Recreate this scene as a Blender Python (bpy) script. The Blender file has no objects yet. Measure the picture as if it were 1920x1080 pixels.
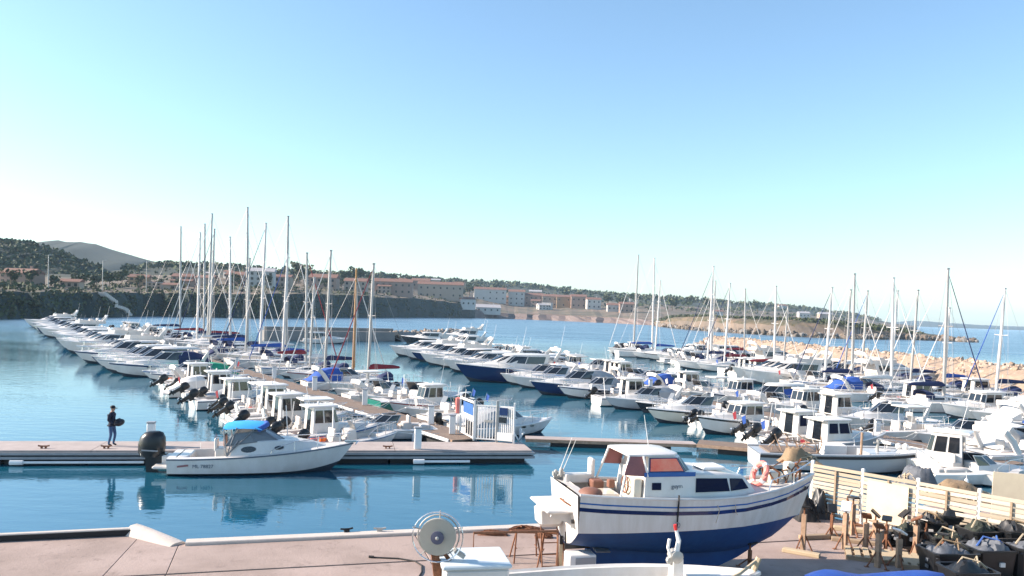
import bpy, math, random
from math import sin, cos, pi, radians as R
from mathutils import Vector, Matrix, Quaternion

random.seed(7)
SC = bpy.context.scene
COL = SC.collection

# ------------------------------------------------------------------ camera
CAM_H, CAM_F, PITCH, ROLL, PCX, PCY = 7.1, 1500.0, R(-2.0), R(2.0), 960.0, 635.4
c_f = Vector((0, cos(PITCH), sin(PITCH)))
c_u0 = Vector((0, -sin(PITCH), cos(PITCH)))
c_r = cos(ROLL) * Vector((1, 0, 0)) + sin(ROLL) * c_u0
c_u = -sin(ROLL) * Vector((1, 0, 0)) + cos(ROLL) * c_u0
cam_data = bpy.data.cameras.new('camera')
cam = bpy.data.objects.new('camera', cam_data)
COL.objects.link(cam)
mw = Matrix((c_r, c_u, -c_f)).transposed().to_4x4()
mw.translation = (0, 0, CAM_H)
cam.matrix_world = mw
cam_data.sensor_width = 36.0
cam_data.lens = 36.0 * CAM_F / 1920.0
cam_data.shift_y = (PCY - 540.0) / 1920.0
cam_data.clip_start = 0.1
cam_data.clip_end = 60000
SC.camera = cam

# ------------------------------------------------------------------ sky, sun, exposure
SUN_AZ, SUN_EL = R(-88.0), R(28.0)
world = bpy.data.worlds.new('World')
SC.world = world
world.use_nodes = True
wn = world.node_tree.nodes
bg = wn['Background']
sky = wn.new('ShaderNodeTexSky')
sky.sky_type = 'NISHITA'
sky.sun_disc = False
sky.sun_elevation = SUN_EL
sky.sun_rotation = SUN_AZ
sky.altitude = 0
sky.air_density = 1.0
sky.dust_density = 0.6
sky.ozone_density = 1.6
tint = wn.new('ShaderNodeMix')          # white balance of the whole sky
tint.data_type = 'RGBA'
tint.blend_type = 'MULTIPLY'
tint.inputs['Factor'].default_value = 1.0
for s_ in tint.inputs:
    if s_.name == 'A' and s_.type == 'RGBA':
        world.node_tree.links.new(sky.outputs[0], s_)
    if s_.name == 'B' and s_.type == 'RGBA':
        s_.default_value = (0.94, 1.06, 1.08, 1)
world.node_tree.links.new([o for o in tint.outputs if o.type == 'RGBA'][0], bg.inputs['Color'])
bg.inputs['Strength'].default_value = 0.108
sun_dir = Vector((sin(SUN_AZ) * cos(SUN_EL), cos(SUN_AZ) * cos(SUN_EL), sin(SUN_EL)))
sd = bpy.data.lights.new('sun', 'SUN')
sd.energy = 5.0
sd.angle = R(0.5)
sd.color = (1.0, 0.85, 0.72)
so = bpy.data.objects.new('sun', sd)
so.rotation_euler = sun_dir.to_track_quat('Z', 'Y').to_euler()
COL.objects.link(so)
SC.view_settings.view_transform = 'Standard'
SC.view_settings.look = 'None'
SC.view_settings.gamma = 1.0
SC.view_settings.exposure = 1.15
SC.render.engine = 'CYCLES'
SC.cycles.max_bounces = 6
SC.cycles.use_denoising = True

# ------------------------------------------------------------------ helpers
def ray(px, py):
    return c_f + (px - PCX) / CAM_F * c_r + (PCY - py) / CAM_F * c_u

def G(px, py, z=0.0):
    """world point at height z seen at a photograph position"""
    v = ray(px, py)
    t = (z - CAM_H) / v.z
    return Vector((v.x * t, v.y * t, z))

def D(px, py, Y):
    v = ray(px, py)
    t = Y / v.y
    return Vector((v.x * t, Y, CAM_H + v.z * t))

class MB:
    def __init__(s):
        s.v, s.f, s.m = [], [], []

    def add(s, vs, fs, mi=0):
        o = len(s.v)
        s.v.extend([tuple(p) for p in vs])
        for f in fs:
            s.f.append([i + o for i in f])
            s.m.append(mi)
        return s

    def box(s, c, d, mi=0, rz=0.0, ry=0.0, rx=0.0, taper=(1, 1)):
        vs = []
        rot = Matrix.Rotation(rz, 3, 'Z') @ Matrix.Rotation(ry, 3, 'Y') @ Matrix.Rotation(rx, 3, 'X')
        for k in (-1, 1):
            tx, ty = taper if k > 0 else (1, 1)
            for i, j in ((-1, -1), (1, -1), (1, 1), (-1, 1)):
                vs.append(Vector(c) + rot @ Vector((i * d[0] / 2 * tx, j * d[1] / 2 * ty, k * d[2] / 2)))
        return s.add(vs, [(0, 3, 2, 1), (4, 5, 6, 7), (0, 1, 5, 4), (1, 2, 6, 5), (2, 3, 7, 6), (3, 0, 4, 7)], mi)

    def rbox(s, c, d, b=0.03, mi=0, rz=0.0, ry=0.0, taper=(1, 1)):
        """box with bevelled top and bottom edges and chamfered corners"""
        rot = Matrix.Rotation(rz, 3, 'Z') @ Matrix.Rotation(ry, 3, 'Y')
        hx, hy, hz = d[0] / 2, d[1] / 2, d[2] / 2
        rings = []
        for (z, ins) in ((-hz, b), (-hz + b, 0), (hz - b, 0), (hz, b)):
            tt = (z + hz) / (2 * hz)
            sx, sy = 1 + (taper[0] - 1) * tt, 1 + (taper[1] - 1) * tt
            x, y = hx * sx - ins, hy * sy - ins
            q = b * 0.8
            rings.append([(x - q, -y, z), (x, -y + q, z), (x, y - q, z), (x - q, y, z),
                          (-x + q, y, z), (-x, y - q, z), (-x, -y + q, z), (-x + q, -y, z)])
        return s.loft([[Vector(c) + rot @ Vector(p) for p in r] for r in rings], mi, closed=True, caps=True)

    def loft(s, rings, mi=0, closed=True, caps=False):
        n = len(rings[0])
        vs = [p for r in rings for p in r]
        fs = []
        for i in range(len(rings) - 1):
            for j in range(n if closed else n - 1):
                k = (j + 1) % n
                fs.append((i * n + j, i * n + k, (i + 1) * n + k, (i + 1) * n + j))
        if caps:
            fs.append(tuple(range(n - 1, -1, -1)))
            o = (len(rings) - 1) * n
            fs.append(tuple(range(o, o + n)))
        return s.add(vs, fs, mi)

    def tube(s, pts, r=0.02, n=6, mi=0, closed=False, flat=1.0):
        pts = [Vector(p) for p in pts]
        m = len(pts)
        rs = r if isinstance(r, (list, tuple)) else [r] * m
        rings = []
        ref = Vector((0.0123, 0.0371, 1.0))
        for i in range(m):
            a = pts[(i - 1) % m] if (closed or i > 0) else pts[i]
            b = pts[(i + 1) % m] if (closed or i < m - 1) else pts[i]
            t = (b - a)
            t = t.normalized() if t.length > 1e-9 else Vector((0, 0, 1))
            rr = ref if abs(t.dot(ref.normalized())) < 0.95 else Vector((1.0, 0.02, 0.03))
            e1 = t.cross(rr).normalized()
            e2 = e1.cross(t).normalized()
            rings.append([pts[i] + rs[i] * (cos(2 * pi * k / n) * e1 + flat * sin(2 * pi * k / n) * e2) for k in range(n)])
        if closed:
            rings.append(rings[0])
        return s.loft(rings, mi, True, not closed)

    def lathe(s, prof, c=(0, 0, 0), n=12, mi=0, axis='z'):
        rings = []
        for (r, h) in prof:
            ring = []
            for k in range(n):
                a = 2 * pi * k / n
                p = Vector((r * cos(a), r * sin(a), h))
                if axis == 'x':
                    p = Vector((p.z, p.x, p.y))
                elif axis == 'y':
                    p = Vector((p.x, p.z, p.y))
                ring.append(Vector(c) + p)
            rings.append(ring)
        return s.loft(rings, mi, True, True)

    def ball(s, c, r, mi=0, n=8, m=5, sq=(1, 1, 1)):
        rings = []
        for i in range(m + 1):
            a = pi * (i / m) - pi / 2
            a = max(-1.45, min(1.45, a))
            rings.append([Vector(c) + Vector((r * sq[0] * cos(a) * cos(2 * pi * k / n), r * sq[1] * cos(a) * sin(2 * pi * k / n), r * sq[2] * sin(a))) for k in range(n)])
        return s.loft(rings, mi, True, True)

    def quadpanel(s, q, th=0.012, mi=0):
        """thin slab on a quad (4 points, CCW from outside)"""
        q = [Vector(p) for p in q]
        nn = (q[1] - q[0]).cross(q[3] - q[0]).normalized() * th
        vs = q + [p + nn for p in q]
        return s.add(vs, [(0, 3, 2, 1), (4, 5, 6, 7), (0, 1, 5, 4), (1, 2, 6, 5), (2, 3, 7, 6), (3, 0, 4, 7)], mi)

    def mesh(s, name, mats, smooth=False):
        me = bpy.data.meshes.new(name)
        me.from_pydata(s.v, [], s.f)
        for m in mats:
            me.materials.append(MAT[m])
        me.polygons.foreach_set('material_index', s.m)
        if smooth:
            me.polygons.foreach_set('use_smooth', [True] * len(s.f))
            me.set_sharp_from_angle(angle=R(smooth if smooth is not True else 40))
        me.update()
        return me

CACHE = {}
def obj(name, data, parent=None, loc=None, rot=None):
    o = bpy.data.objects.new(name, data)
    COL.objects.link(o)
    if parent is not None:
        o.parent = parent
    if loc is not None:
        o.location = loc
    if rot is not None:
        o.rotation_euler = rot
    return o

def part(name, mb, mats, parent=None, smooth=False, key=None, loc=None, rot=None):
    """one mesh object; with a key, alike parts share their mesh. mb may be a function."""
    if isinstance(mats, str):
        mats = [mats]
    if key is not None:
        k = (name, key, tuple(mats))
        if k not in CACHE:
            CACHE[k] = (mb() if callable(mb) else mb).mesh(name, mats, smooth)
        me = CACHE[k]
    else:
        me = (mb() if callable(mb) else mb).mesh(name, mats, smooth)
    return obj(name, me, parent, loc, rot)

def tag(o, label=None, cat=None, group=None, kind=None):
    if label:
        o['label'] = label
    if cat:
        o['category'] = cat
    if group:
        o['group'] = group
    if kind:
        o['kind'] = kind
    return o

def empty(name, loc=(0, 0, 0), rz=0.0, label=None, cat=None, group=None):
    o = obj(name, None, None, loc, (0, 0, rz))
    o.empty_display_size = 0.2
    return tag(o, label, cat, group)

ONES = ['', 'first', 'second', 'third', 'fourth', 'fifth', 'sixth', 'seventh', 'eighth', 'ninth', 'tenth', 'eleventh', 'twelfth',
        'thirteenth', 'fourteenth', 'fifteenth', 'sixteenth', 'seventeenth', 'eighteenth', 'nineteenth', 'twentieth']
TENS = {2: 'twenty', 3: 'thirty', 4: 'forty', 5: 'fifty', 6: 'sixty'}
def ordinal(n):
    if n <= 20:
        return ONES[n]
    if n % 10 == 0:
        return TENS[n // 10][:-1] + 'ieth'
    return TENS[n // 10] + '-' + ONES[n % 10]

def lerp(a, b, t):
    return a + (b - a) * t

def interp(pts, x):
    if x <= pts[0][0]:
        return pts[0][1]
    for (a, b) in zip(pts, pts[1:]):
        if x <= b[0]:
            t = (x - a[0]) / (b[0] - a[0])
            return lerp(a[1], b[1], t)
    return pts[-1][1]

def text_mesh(name, body, size, mat, parent, mtx, depth=0.002):
    cu = bpy.data.curves.new(name, 'FONT')
    cu.body = body
    cu.size = size
    cu.extrude = depth
    t = bpy.data.objects.new(name, cu)
    COL.objects.link(t)
    dg = bpy.context.evaluated_depsgraph_get()
    me = bpy.data.meshes.new_from_object(t.evaluated_get(dg))
    bpy.data.objects.remove(t)
    me.materials.clear()
    me.materials.append(MAT[mat])
    o = obj(name, me, parent)
    o.matrix_local = mtx
    return o

# ------------------------------------------------------------------ materials
MAT = {}
def mat(name, col, rough=0.5, metal=0.0, col2=None, scale=3.0, amt=0.5, bump=0.0, bscale=20.0, spec=0.5, coat=0.0, trans=0.0, detail=5.0, stretch=None):
    m = bpy.data.materials.new(name)
    m.use_nodes = True
    nt = m.node_tree
    b = nt.nodes['Principled BSDF']
    b.inputs['Base Color'].default_value = (*col, 1)
    b.inputs['Roughness'].default_value = rough
    b.inputs['Metallic'].default_value = metal
    b.inputs['Specular IOR Level'].default_value = spec
    b.inputs['Coat Weight'].default_value = coat
    b.inputs['Transmission Weight'].default_value = trans
    geo = None
    if col2 is not None or bump:
        geo = nt.nodes.new('ShaderNodeTexCoord')
        src = geo.outputs['Object']
        if stretch:
            mp = nt.nodes.new('ShaderNodeMapping')
            mp.inputs['Scale'].default_value = stretch
            nt.links.new(src, mp.inputs['Vector'])
            src = mp.outputs[0]
    if col2 is not None:
        n = nt.nodes.new('ShaderNodeTexNoise')
        n.inputs['Scale'].default_value = scale
        n.inputs['Detail'].default_value = detail
        n.inputs['Roughness'].default_value = 0.65
        nt.links.new(src, n.inputs['Vector'])
        rp = nt.nodes.new('ShaderNodeValToRGB')
        rp.color_ramp.elements[0].position = 0.5 - 0.25 / max(amt, 0.05) * 0.5
        rp.color_ramp.elements[1].position = 0.5 + 0.25 / max(amt, 0.05) * 0.5
        rp.color_ramp.elements[0].color = (*col, 1)
        rp.color_ramp.elements[1].color = (*col2, 1)
        nt.links.new(n.outputs['Fac'], rp.inputs['Fac'])
        nt.links.new(rp.outputs[0], b.inputs['Base Color'])
    if bump:
        n2 = nt.nodes.new('ShaderNodeTexNoise')
        n2.inputs['Scale'].default_value = bscale
        n2.inputs['Detail'].default_value = 6
        nt.links.new(src, n2.inputs['Vector'])
        bp = nt.nodes.new('ShaderNodeBump')
        bp.inputs['Strength'].default_value = bump
        bp.inputs['Distance'].default_value = 0.05
        nt.links.new(n2.outputs['Fac'], bp.inputs['Height'])
        nt.links.new(bp.outputs[0], b.inputs['Normal'])
    MAT[name] = m
    return m

mat('gelcoat', (0.75, 0.73, 0.715), 0.30, col2=(0.52, 0.48, 0.42), scale=2.2, amt=0.28, coat=0.15, detail=9, stretch=(1, 1, 0.3))
mat('gelcoat_cream', (0.74, 0.69, 0.58), 0.25, col2=(0.66, 0.60, 0.49), scale=1.3, amt=0.4, coat=0.3)
mat('gelcoat_grey', (0.42, 0.44, 0.46), 0.3, col2=(0.36, 0.38, 0.40), scale=1.3, amt=0.4, coat=0.2)
mat('gelcoat_navy', (0.006, 0.020, 0.085), 0.15, coat=0.5)
mat('gelcoat_black', (0.012, 0.013, 0.016), 0.2, coat=0.4)
mat('gelcoat_green', (0.02, 0.16, 0.13), 0.25, coat=0.3)
mat('gelcoat_blue', (0.03, 0.12, 0.36), 0.25, coat=0.3)
mat('gelcoat_red', (0.30, 0.03, 0.03), 0.25, coat=0.3)
mat('deck', (0.62, 0.60, 0.57), 0.55, col2=(0.48, 0.45, 0.41), scale=2.0, amt=0.4)
mat('teak', (0.30, 0.17, 0.08), 0.6, col2=(0.20, 0.11, 0.06), scale=4.0, stretch=(1, 12, 1))
mat('varnish', (0.42, 0.22, 0.07), 0.3, col2=(0.30, 0.14, 0.05), scale=3.0, stretch=(1, 1, 0.3))
mat('antifoul', (0.02, 0.03, 0.045), 0.7)
mat('antifoul_blue', (0.003, 0.040, 0.16), 0.65, col2=(0.006, 0.062, 0.21), scale=2.2, amt=0.6, bump=0.15, bscale=9)
mat('antifoul_red', (0.16, 0.03, 0.02), 0.7)
mat('glass_dark', (0.010, 0.013, 0.018), 0.06, spec=0.8)
mat('glass_blue', (0.004, 0.008, 0.035), 0.25, spec=0.06)
mat('glass_red', (0.95, 0.12, 0.06), 0.3, col2=(0.98, 0.32, 0.20), scale=2.5, amt=0.8, spec=0.3)
mat('plexi', (0.16, 0.17, 0.18), 0.06, spec=0.8)
mat('alu', (0.62, 0.62, 0.62), 0.35, 0.6)
mat('alu_dark', (0.20, 0.20, 0.21), 0.4, 0.4)
mat('mast_grey', (0.36, 0.35, 0.34), 0.4, 0.25)
mat('mast_white', (0.58, 0.56, 0.54), 0.35)
mat('steel', (0.66, 0.66, 0.66), 0.22, 0.8)
mat('wire', (0.30, 0.30, 0.31), 0.5, 0.3)
mat('cover_blue', (0.02, 0.07, 0.30), 0.85, col2=(0.03, 0.10, 0.38), scale=3)
mat('cover_navy', (0.010, 0.018, 0.07), 0.85, col2=(0.018, 0.03, 0.10), scale=3)
mat('cover_sky', (0.02, 0.28, 0.62), 0.8, col2=(0.03, 0.36, 0.72), scale=3)
mat('cover_green', (0.01, 0.30, 0.17), 0.85, col2=(0.02, 0.22, 0.13), scale=3)
mat('cover_grey', (0.34, 0.35, 0.36), 0.85, col2=(0.26, 0.27, 0.29), scale=3)
mat('cover_white', (0.72, 0.71, 0.69), 0.85, col2=(0.62, 0.61, 0.58), scale=3)
mat('cover_red', (0.28, 0.02, 0.03), 0.85, col2=(0.20, 0.02, 0.03), scale=3)
mat('cover_black', (0.015, 0.015, 0.018), 0.8)
mat('cover_maroon', (0.30, 0.12, 0.12), 0.8, col2=(0.22, 0.09, 0.09), scale=4)
mat('vinyl', (0.62, 0.58, 0.54), 0.6, col2=(0.52, 0.48, 0.44), scale=4)
mat('vinyl_brown', (0.20, 0.09, 0.06), 0.6)
mat('black_plastic', (0.012, 0.012, 0.013), 0.32)
mat('black_rubber', (0.014, 0.014, 0.015), 0.75)
mat('grey_plastic', (0.30, 0.31, 0.33), 0.4)
mat('white_plastic', (0.78, 0.78, 0.77), 0.4, col2=(0.70, 0.69, 0.66), scale=3)
mat('white_paint', (0.80, 0.79, 0.77), 0.45, col2=(0.68, 0.66, 0.62), scale=2.5, amt=0.5)
mat('hypalon', (0.24, 0.25, 0.27), 0.6, col2=(0.20, 0.21, 0.23), scale=3)
mat('hypalon_black', (0.02, 0.02, 0.022), 0.6)
mat('orange', (0.72, 0.16, 0.03), 0.5)
mat('pink_buoy', (0.80, 0.26, 0.22), 0.5, col2=(0.70, 0.18, 0.15), scale=4)
mat('red_paint', (0.50, 0.03, 0.03), 0.45)
mat('sign_blue', (0.05, 0.16, 0.40), 0.4, col2=(0.03, 0.09, 0.28), scale=4)
mat('rust', (0.14, 0.06, 0.03), 0.85, 0.1, col2=(0.24, 0.10, 0.05), scale=9, amt=0.7, bump=0.2, bscale=40)
mat('rust_pale', (0.42, 0.29, 0.20), 0.85, 0.0, col2=(0.26, 0.16, 0.10), scale=6, amt=0.6)
mat('galv', (0.46, 0.45, 0.42), 0.5, 0.4, col2=(0.34, 0.33, 0.31), scale=5)
mat('rope', (0.50, 0.42, 0.30), 0.9, col2=(0.36, 0.28, 0.19), scale=20)
mat('rope_white', (0.68, 0.66, 0.62), 0.9)
mat('rope_blue', (0.05, 0.12, 0.35), 0.9)
mat('net', (0.22, 0.15, 0.09), 0.95, col2=(0.32, 0.23, 0.14), scale=14, bump=0.8, bscale=45)
mat('net_dark', (0.05, 0.06, 0.045), 0.95, col2=(0.02, 0.025, 0.02), scale=14, bump=0.8, bscale=45)
mat('tarp_grey', (0.15, 0.165, 0.19), 0.7, col2=(0.05, 0.055, 0.065), scale=5)
mat('tarp_black', (0.010, 0.011, 0.013), 0.42)
mat('tarp_blue', (0.015, 0.05, 0.26), 0.6, col2=(0.02, 0.08, 0.34), scale=4)
mat('timber', (0.36, 0.27, 0.18), 0.85, col2=(0.26, 0.19, 0.13), scale=3, stretch=(1, 9, 9))
mat('timber_pale', (0.52, 0.42, 0.28), 0.8, col2=(0.40, 0.31, 0.20), scale=3, stretch=(1, 9, 9))
mat('slat_b', (0.42, 0.36, 0.28), 0.85, col2=(0.34, 0.28, 0.20), scale=2.5, stretch=(0.7, 8, 8))
mat('slat_c', (0.56, 0.51, 0.43), 0.8, col2=(0.50, 0.44, 0.35), scale=2.5, stretch=(0.7, 8, 8))
mat('hull_worn', (0.76, 0.74, 0.725), 0.35, col2=(0.50, 0.45, 0.39), scale=3.0, amt=0.32, coat=0.1, detail=10, stretch=(1.6, 1.6, 0.22))
mat('plywood', (0.64, 0.56, 0.42), 0.8, col2=(0.54, 0.46, 0.34), scale=2.5)
mat('slat', (0.50, 0.44, 0.36), 0.8, col2=(0.42, 0.36, 0.27), scale=2.5, stretch=(0.7, 8, 8))
mat('decking', (0.15, 0.105, 0.08), 0.85, col2=(0.22, 0.165, 0.125), scale=2.5, amt=0.6, stretch=(1, 3, 1))
mat('pontoon_deck', (0.42, 0.36, 0.335), 0.88, col2=(0.30, 0.255, 0.235), scale=1.6, amt=0.5, bump=0.12, bscale=25)
mat('pontoon_side', (0.10, 0.11, 0.12), 0.8, col2=(0.06, 0.07, 0.08), scale=3, amt=0.6)
mat('pontoon_rail', (0.30, 0.31, 0.32), 0.6, col2=(0.22, 0.23, 0.24), scale=3)
mat('float_dark', (0.012, 0.014, 0.016), 0.7)
def concrete_material(name, c0, c1, c2):
    m = bpy.data.materials.new(name)
    m.use_nodes = True
    nt = m.node_tree
    b = nt.nodes['Principled BSDF']
    b.inputs['Roughness'].default_value = 0.9
    tc = nt.nodes.new('ShaderNodeTexCoord')
    def noise(scale, det, rough=0.6):
        n = nt.nodes.new('ShaderNodeTexNoise')
        n.inputs['Scale'].default_value = scale
        n.inputs['Detail'].default_value = det
        n.inputs['Roughness'].default_value = rough
        nt.links.new(tc.outputs['Object'], n.inputs['Vector'])
        return n.outputs['Fac']
    def ramp(src, p0, p1):
        r = nt.nodes.new('ShaderNodeMapRange')
        r.inputs['From Min'].default_value = p0
        r.inputs['From Max'].default_value = p1
        nt.links.new(src, r.inputs['Value'])
        return r.outputs[0]
    def mix(fac, a, c):
        x = nt.nodes.new('ShaderNodeMix')
        x.data_type = 'RGBA'
        nt.links.new(fac, x.inputs[0])
        if isinstance(a, tuple):
            x.inputs[6].default_value = (*a, 1)
        else:
            nt.links.new(a, x.inputs[6])
        x.inputs[7].default_value = (*c, 1)
        return x.outputs[2]
    col = mix(ramp(noise(0.55, 7), 0.40, 0.62), c0, c1)
    col = mix(ramp(noise(1.7, 9, 0.7), 0.56, 0.70), col, c2)
    col = mix(ramp(noise(6.0, 6, 0.7), 0.64, 0.74), col, tuple(v * 0.55 for v in c2))
    wv = nt.nodes.new('ShaderNodeTexVoronoi')
    wv.feature = 'DISTANCE_TO_EDGE'
    wv.inputs['Scale'].default_value = 0.42
    ds = nt.nodes.new('ShaderNodeVectorMath'); ds.operation = 'ADD'
    nz = nt.nodes.new('ShaderNodeTexNoise'); nz.inputs['Scale'].default_value = 1.6; nz.inputs['Detail'].default_value = 6
    nt.links.new(tc.outputs['Object'], nz.inputs['Vector'])
    nt.links.new(tc.outputs['Object'], ds.inputs[0]); nt.links.new(nz.outputs['Color'], ds.inputs[1])
    nt.links.new(ds.outputs[0], wv.inputs['Vector'])
    ck = nt.nodes.new('ShaderNodeMath'); ck.operation = 'MULTIPLY'
    nt.links.new(ramp(wv.outputs['Distance'], 0.006, 0.001), ck.inputs[0])
    nt.links.new(ramp(noise(0.3, 2), 0.54, 0.62), ck.inputs[1])
    col = mix(ck.outputs[0], col, (0.20, 0.155, 0.125))
    nt.links.new(col, b.inputs['Base Color'])
    bp = nt.nodes.new('ShaderNodeBump')
    bp.inputs['Strength'].default_value = 0.35
    bp.inputs['Distance'].default_value = 0.04
    nt.links.new(noise(13, 8, 0.7), bp.inputs['Height'])
    nt.links.new(bp.outputs[0], b.inputs['Normal'])
    MAT[name] = m
concrete_material('concrete', (0.37, 0.285, 0.25), (0.29, 0.22, 0.19), (0.215, 0.165, 0.14))
concrete_material('concrete_b', (0.35, 0.27, 0.235), (0.275, 0.21, 0.18), (0.205, 0.155, 0.135))
mat('concrete_pale', (0.56, 0.50, 0.45), 0.9, col2=(0.46, 0.41, 0.36), scale=2.0, amt=0.5, bump=0.2, bscale=18)
mat('asphalt_joint', (0.07, 0.055, 0.045), 0.95)
mat('rock_a', (0.42, 0.31, 0.225), 0.92, col2=(0.27, 0.195, 0.14), scale=2.5, amt=0.7, bump=0.4, bscale=5)
mat('rock_b', (0.40, 0.31, 0.24), 0.92, col2=(0.28, 0.21, 0.16), scale=1.2, amt=0.7, bump=0.4, bscale=5)
mat('rock_c', (0.54, 0.43, 0.33), 0.92, col2=(0.38, 0.28, 0.21), scale=2.5, amt=0.7, bump=0.4, bscale=5)
mat('rock_grey', (0.26, 0.24, 0.22), 0.92, col2=(0.17, 0.16, 0.15), scale=1.2, amt=0.7, bump=0.4, bscale=5)
mat('jetty_concrete', (0.25, 0.235, 0.22), 0.9, col2=(0.18, 0.17, 0.16), scale=0.6)
mat('cliff', (0.016, 0.036, 0.034), 0.95, col2=(0.045, 0.048, 0.042), scale=0.06, amt=0.7, detail=8)
mat('cliff_dark', (0.012, 0.030, 0.028), 0.95, col2=(0.03, 0.042, 0.035), scale=0.05, amt=0.7, detail=8)
mat('scrub', (0.07, 0.07, 0.042), 0.95, col2=(0.20, 0.145, 0.11), scale=0.035, amt=0.8, detail=8)
mat('hill_green', (0.022, 0.032, 0.02), 0.95, col2=(0.036, 0.042, 0.026), scale=0.03, amt=0.8, detail=8)
mat('sand_earth', (0.17, 0.12, 0.08), 0.95, col2=(0.045, 0.052, 0.026), scale=0.11, amt=0.9, detail=8)
mat('rock_shore', (0.20, 0.15, 0.11), 0.95, col2=(0.10, 0.085, 0.07), scale=0.06, amt=0.7, detail=8)
mat('beach_wall', (0.13, 0.10, 0.095), 0.9, col2=(0.20, 0.15, 0.13), scale=0.05)
mat('foliage', (0.035, 0.055, 0.022), 0.85, col2=(0.06, 0.08, 0.032), scale=0.5, amt=0.7)
mat('foliage_b', (0.055, 0.07, 0.03), 0.85, col2=(0.09, 0.09, 0.045), scale=0.5, amt=0.7)
mat('bark', (0.12, 0.09, 0.06), 0.9)
mat('wall_pink', (0.36, 0.25, 0.20), 0.9, col2=(0.30, 0.21, 0.165), scale=0.2)
mat('wall_cream', (0.40, 0.32, 0.25), 0.9, col2=(0.33, 0.265, 0.21), scale=0.2)
mat('wall_white', (0.52, 0.50, 0.47), 0.9, col2=(0.44, 0.42, 0.39), scale=0.2)
mat('wall_ochre', (0.36, 0.24, 0.145), 0.9, col2=(0.30, 0.20, 0.12), scale=0.2)
mat('roof_tile', (0.22, 0.115, 0.085), 0.9, col2=(0.155, 0.085, 0.065), scale=0.6)
mat('roof_grey', (0.36, 0.35, 0.36), 0.8)
mat('window_dark', (0.025, 0.028, 0.034), 0.15)
mat('denim', (0.035, 0.075, 0.16), 0.9, col2=(0.05, 0.10, 0.20), scale=9)
mat('jacket', (0.008, 0.012, 0.030), 0.85)
mat('cap', (0.007, 0.008, 0.014), 0.8)
mat('bag', (0.006, 0.007, 0.014), 0.7)
mat('skin', (0.42, 0.24, 0.16), 0.6)
mat('shoe', (0.02, 0.018, 0.016), 0.6)
mat('hair', (0.02, 0.014, 0.01), 0.8)
mat('dial_beige', (0.46, 0.42, 0.35), 0.5, col2=(0.38, 0.34, 0.28), scale=3)
mat('dial_hub', (0.10, 0.10, 0.15), 0.5)
mat('ice_blue', (0.62, 0.68, 0.70), 0.4, col2=(0.54, 0.60, 0.62), scale=2)
mat('lettering', (0.06, 0.09, 0.13), 0.5)

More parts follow.
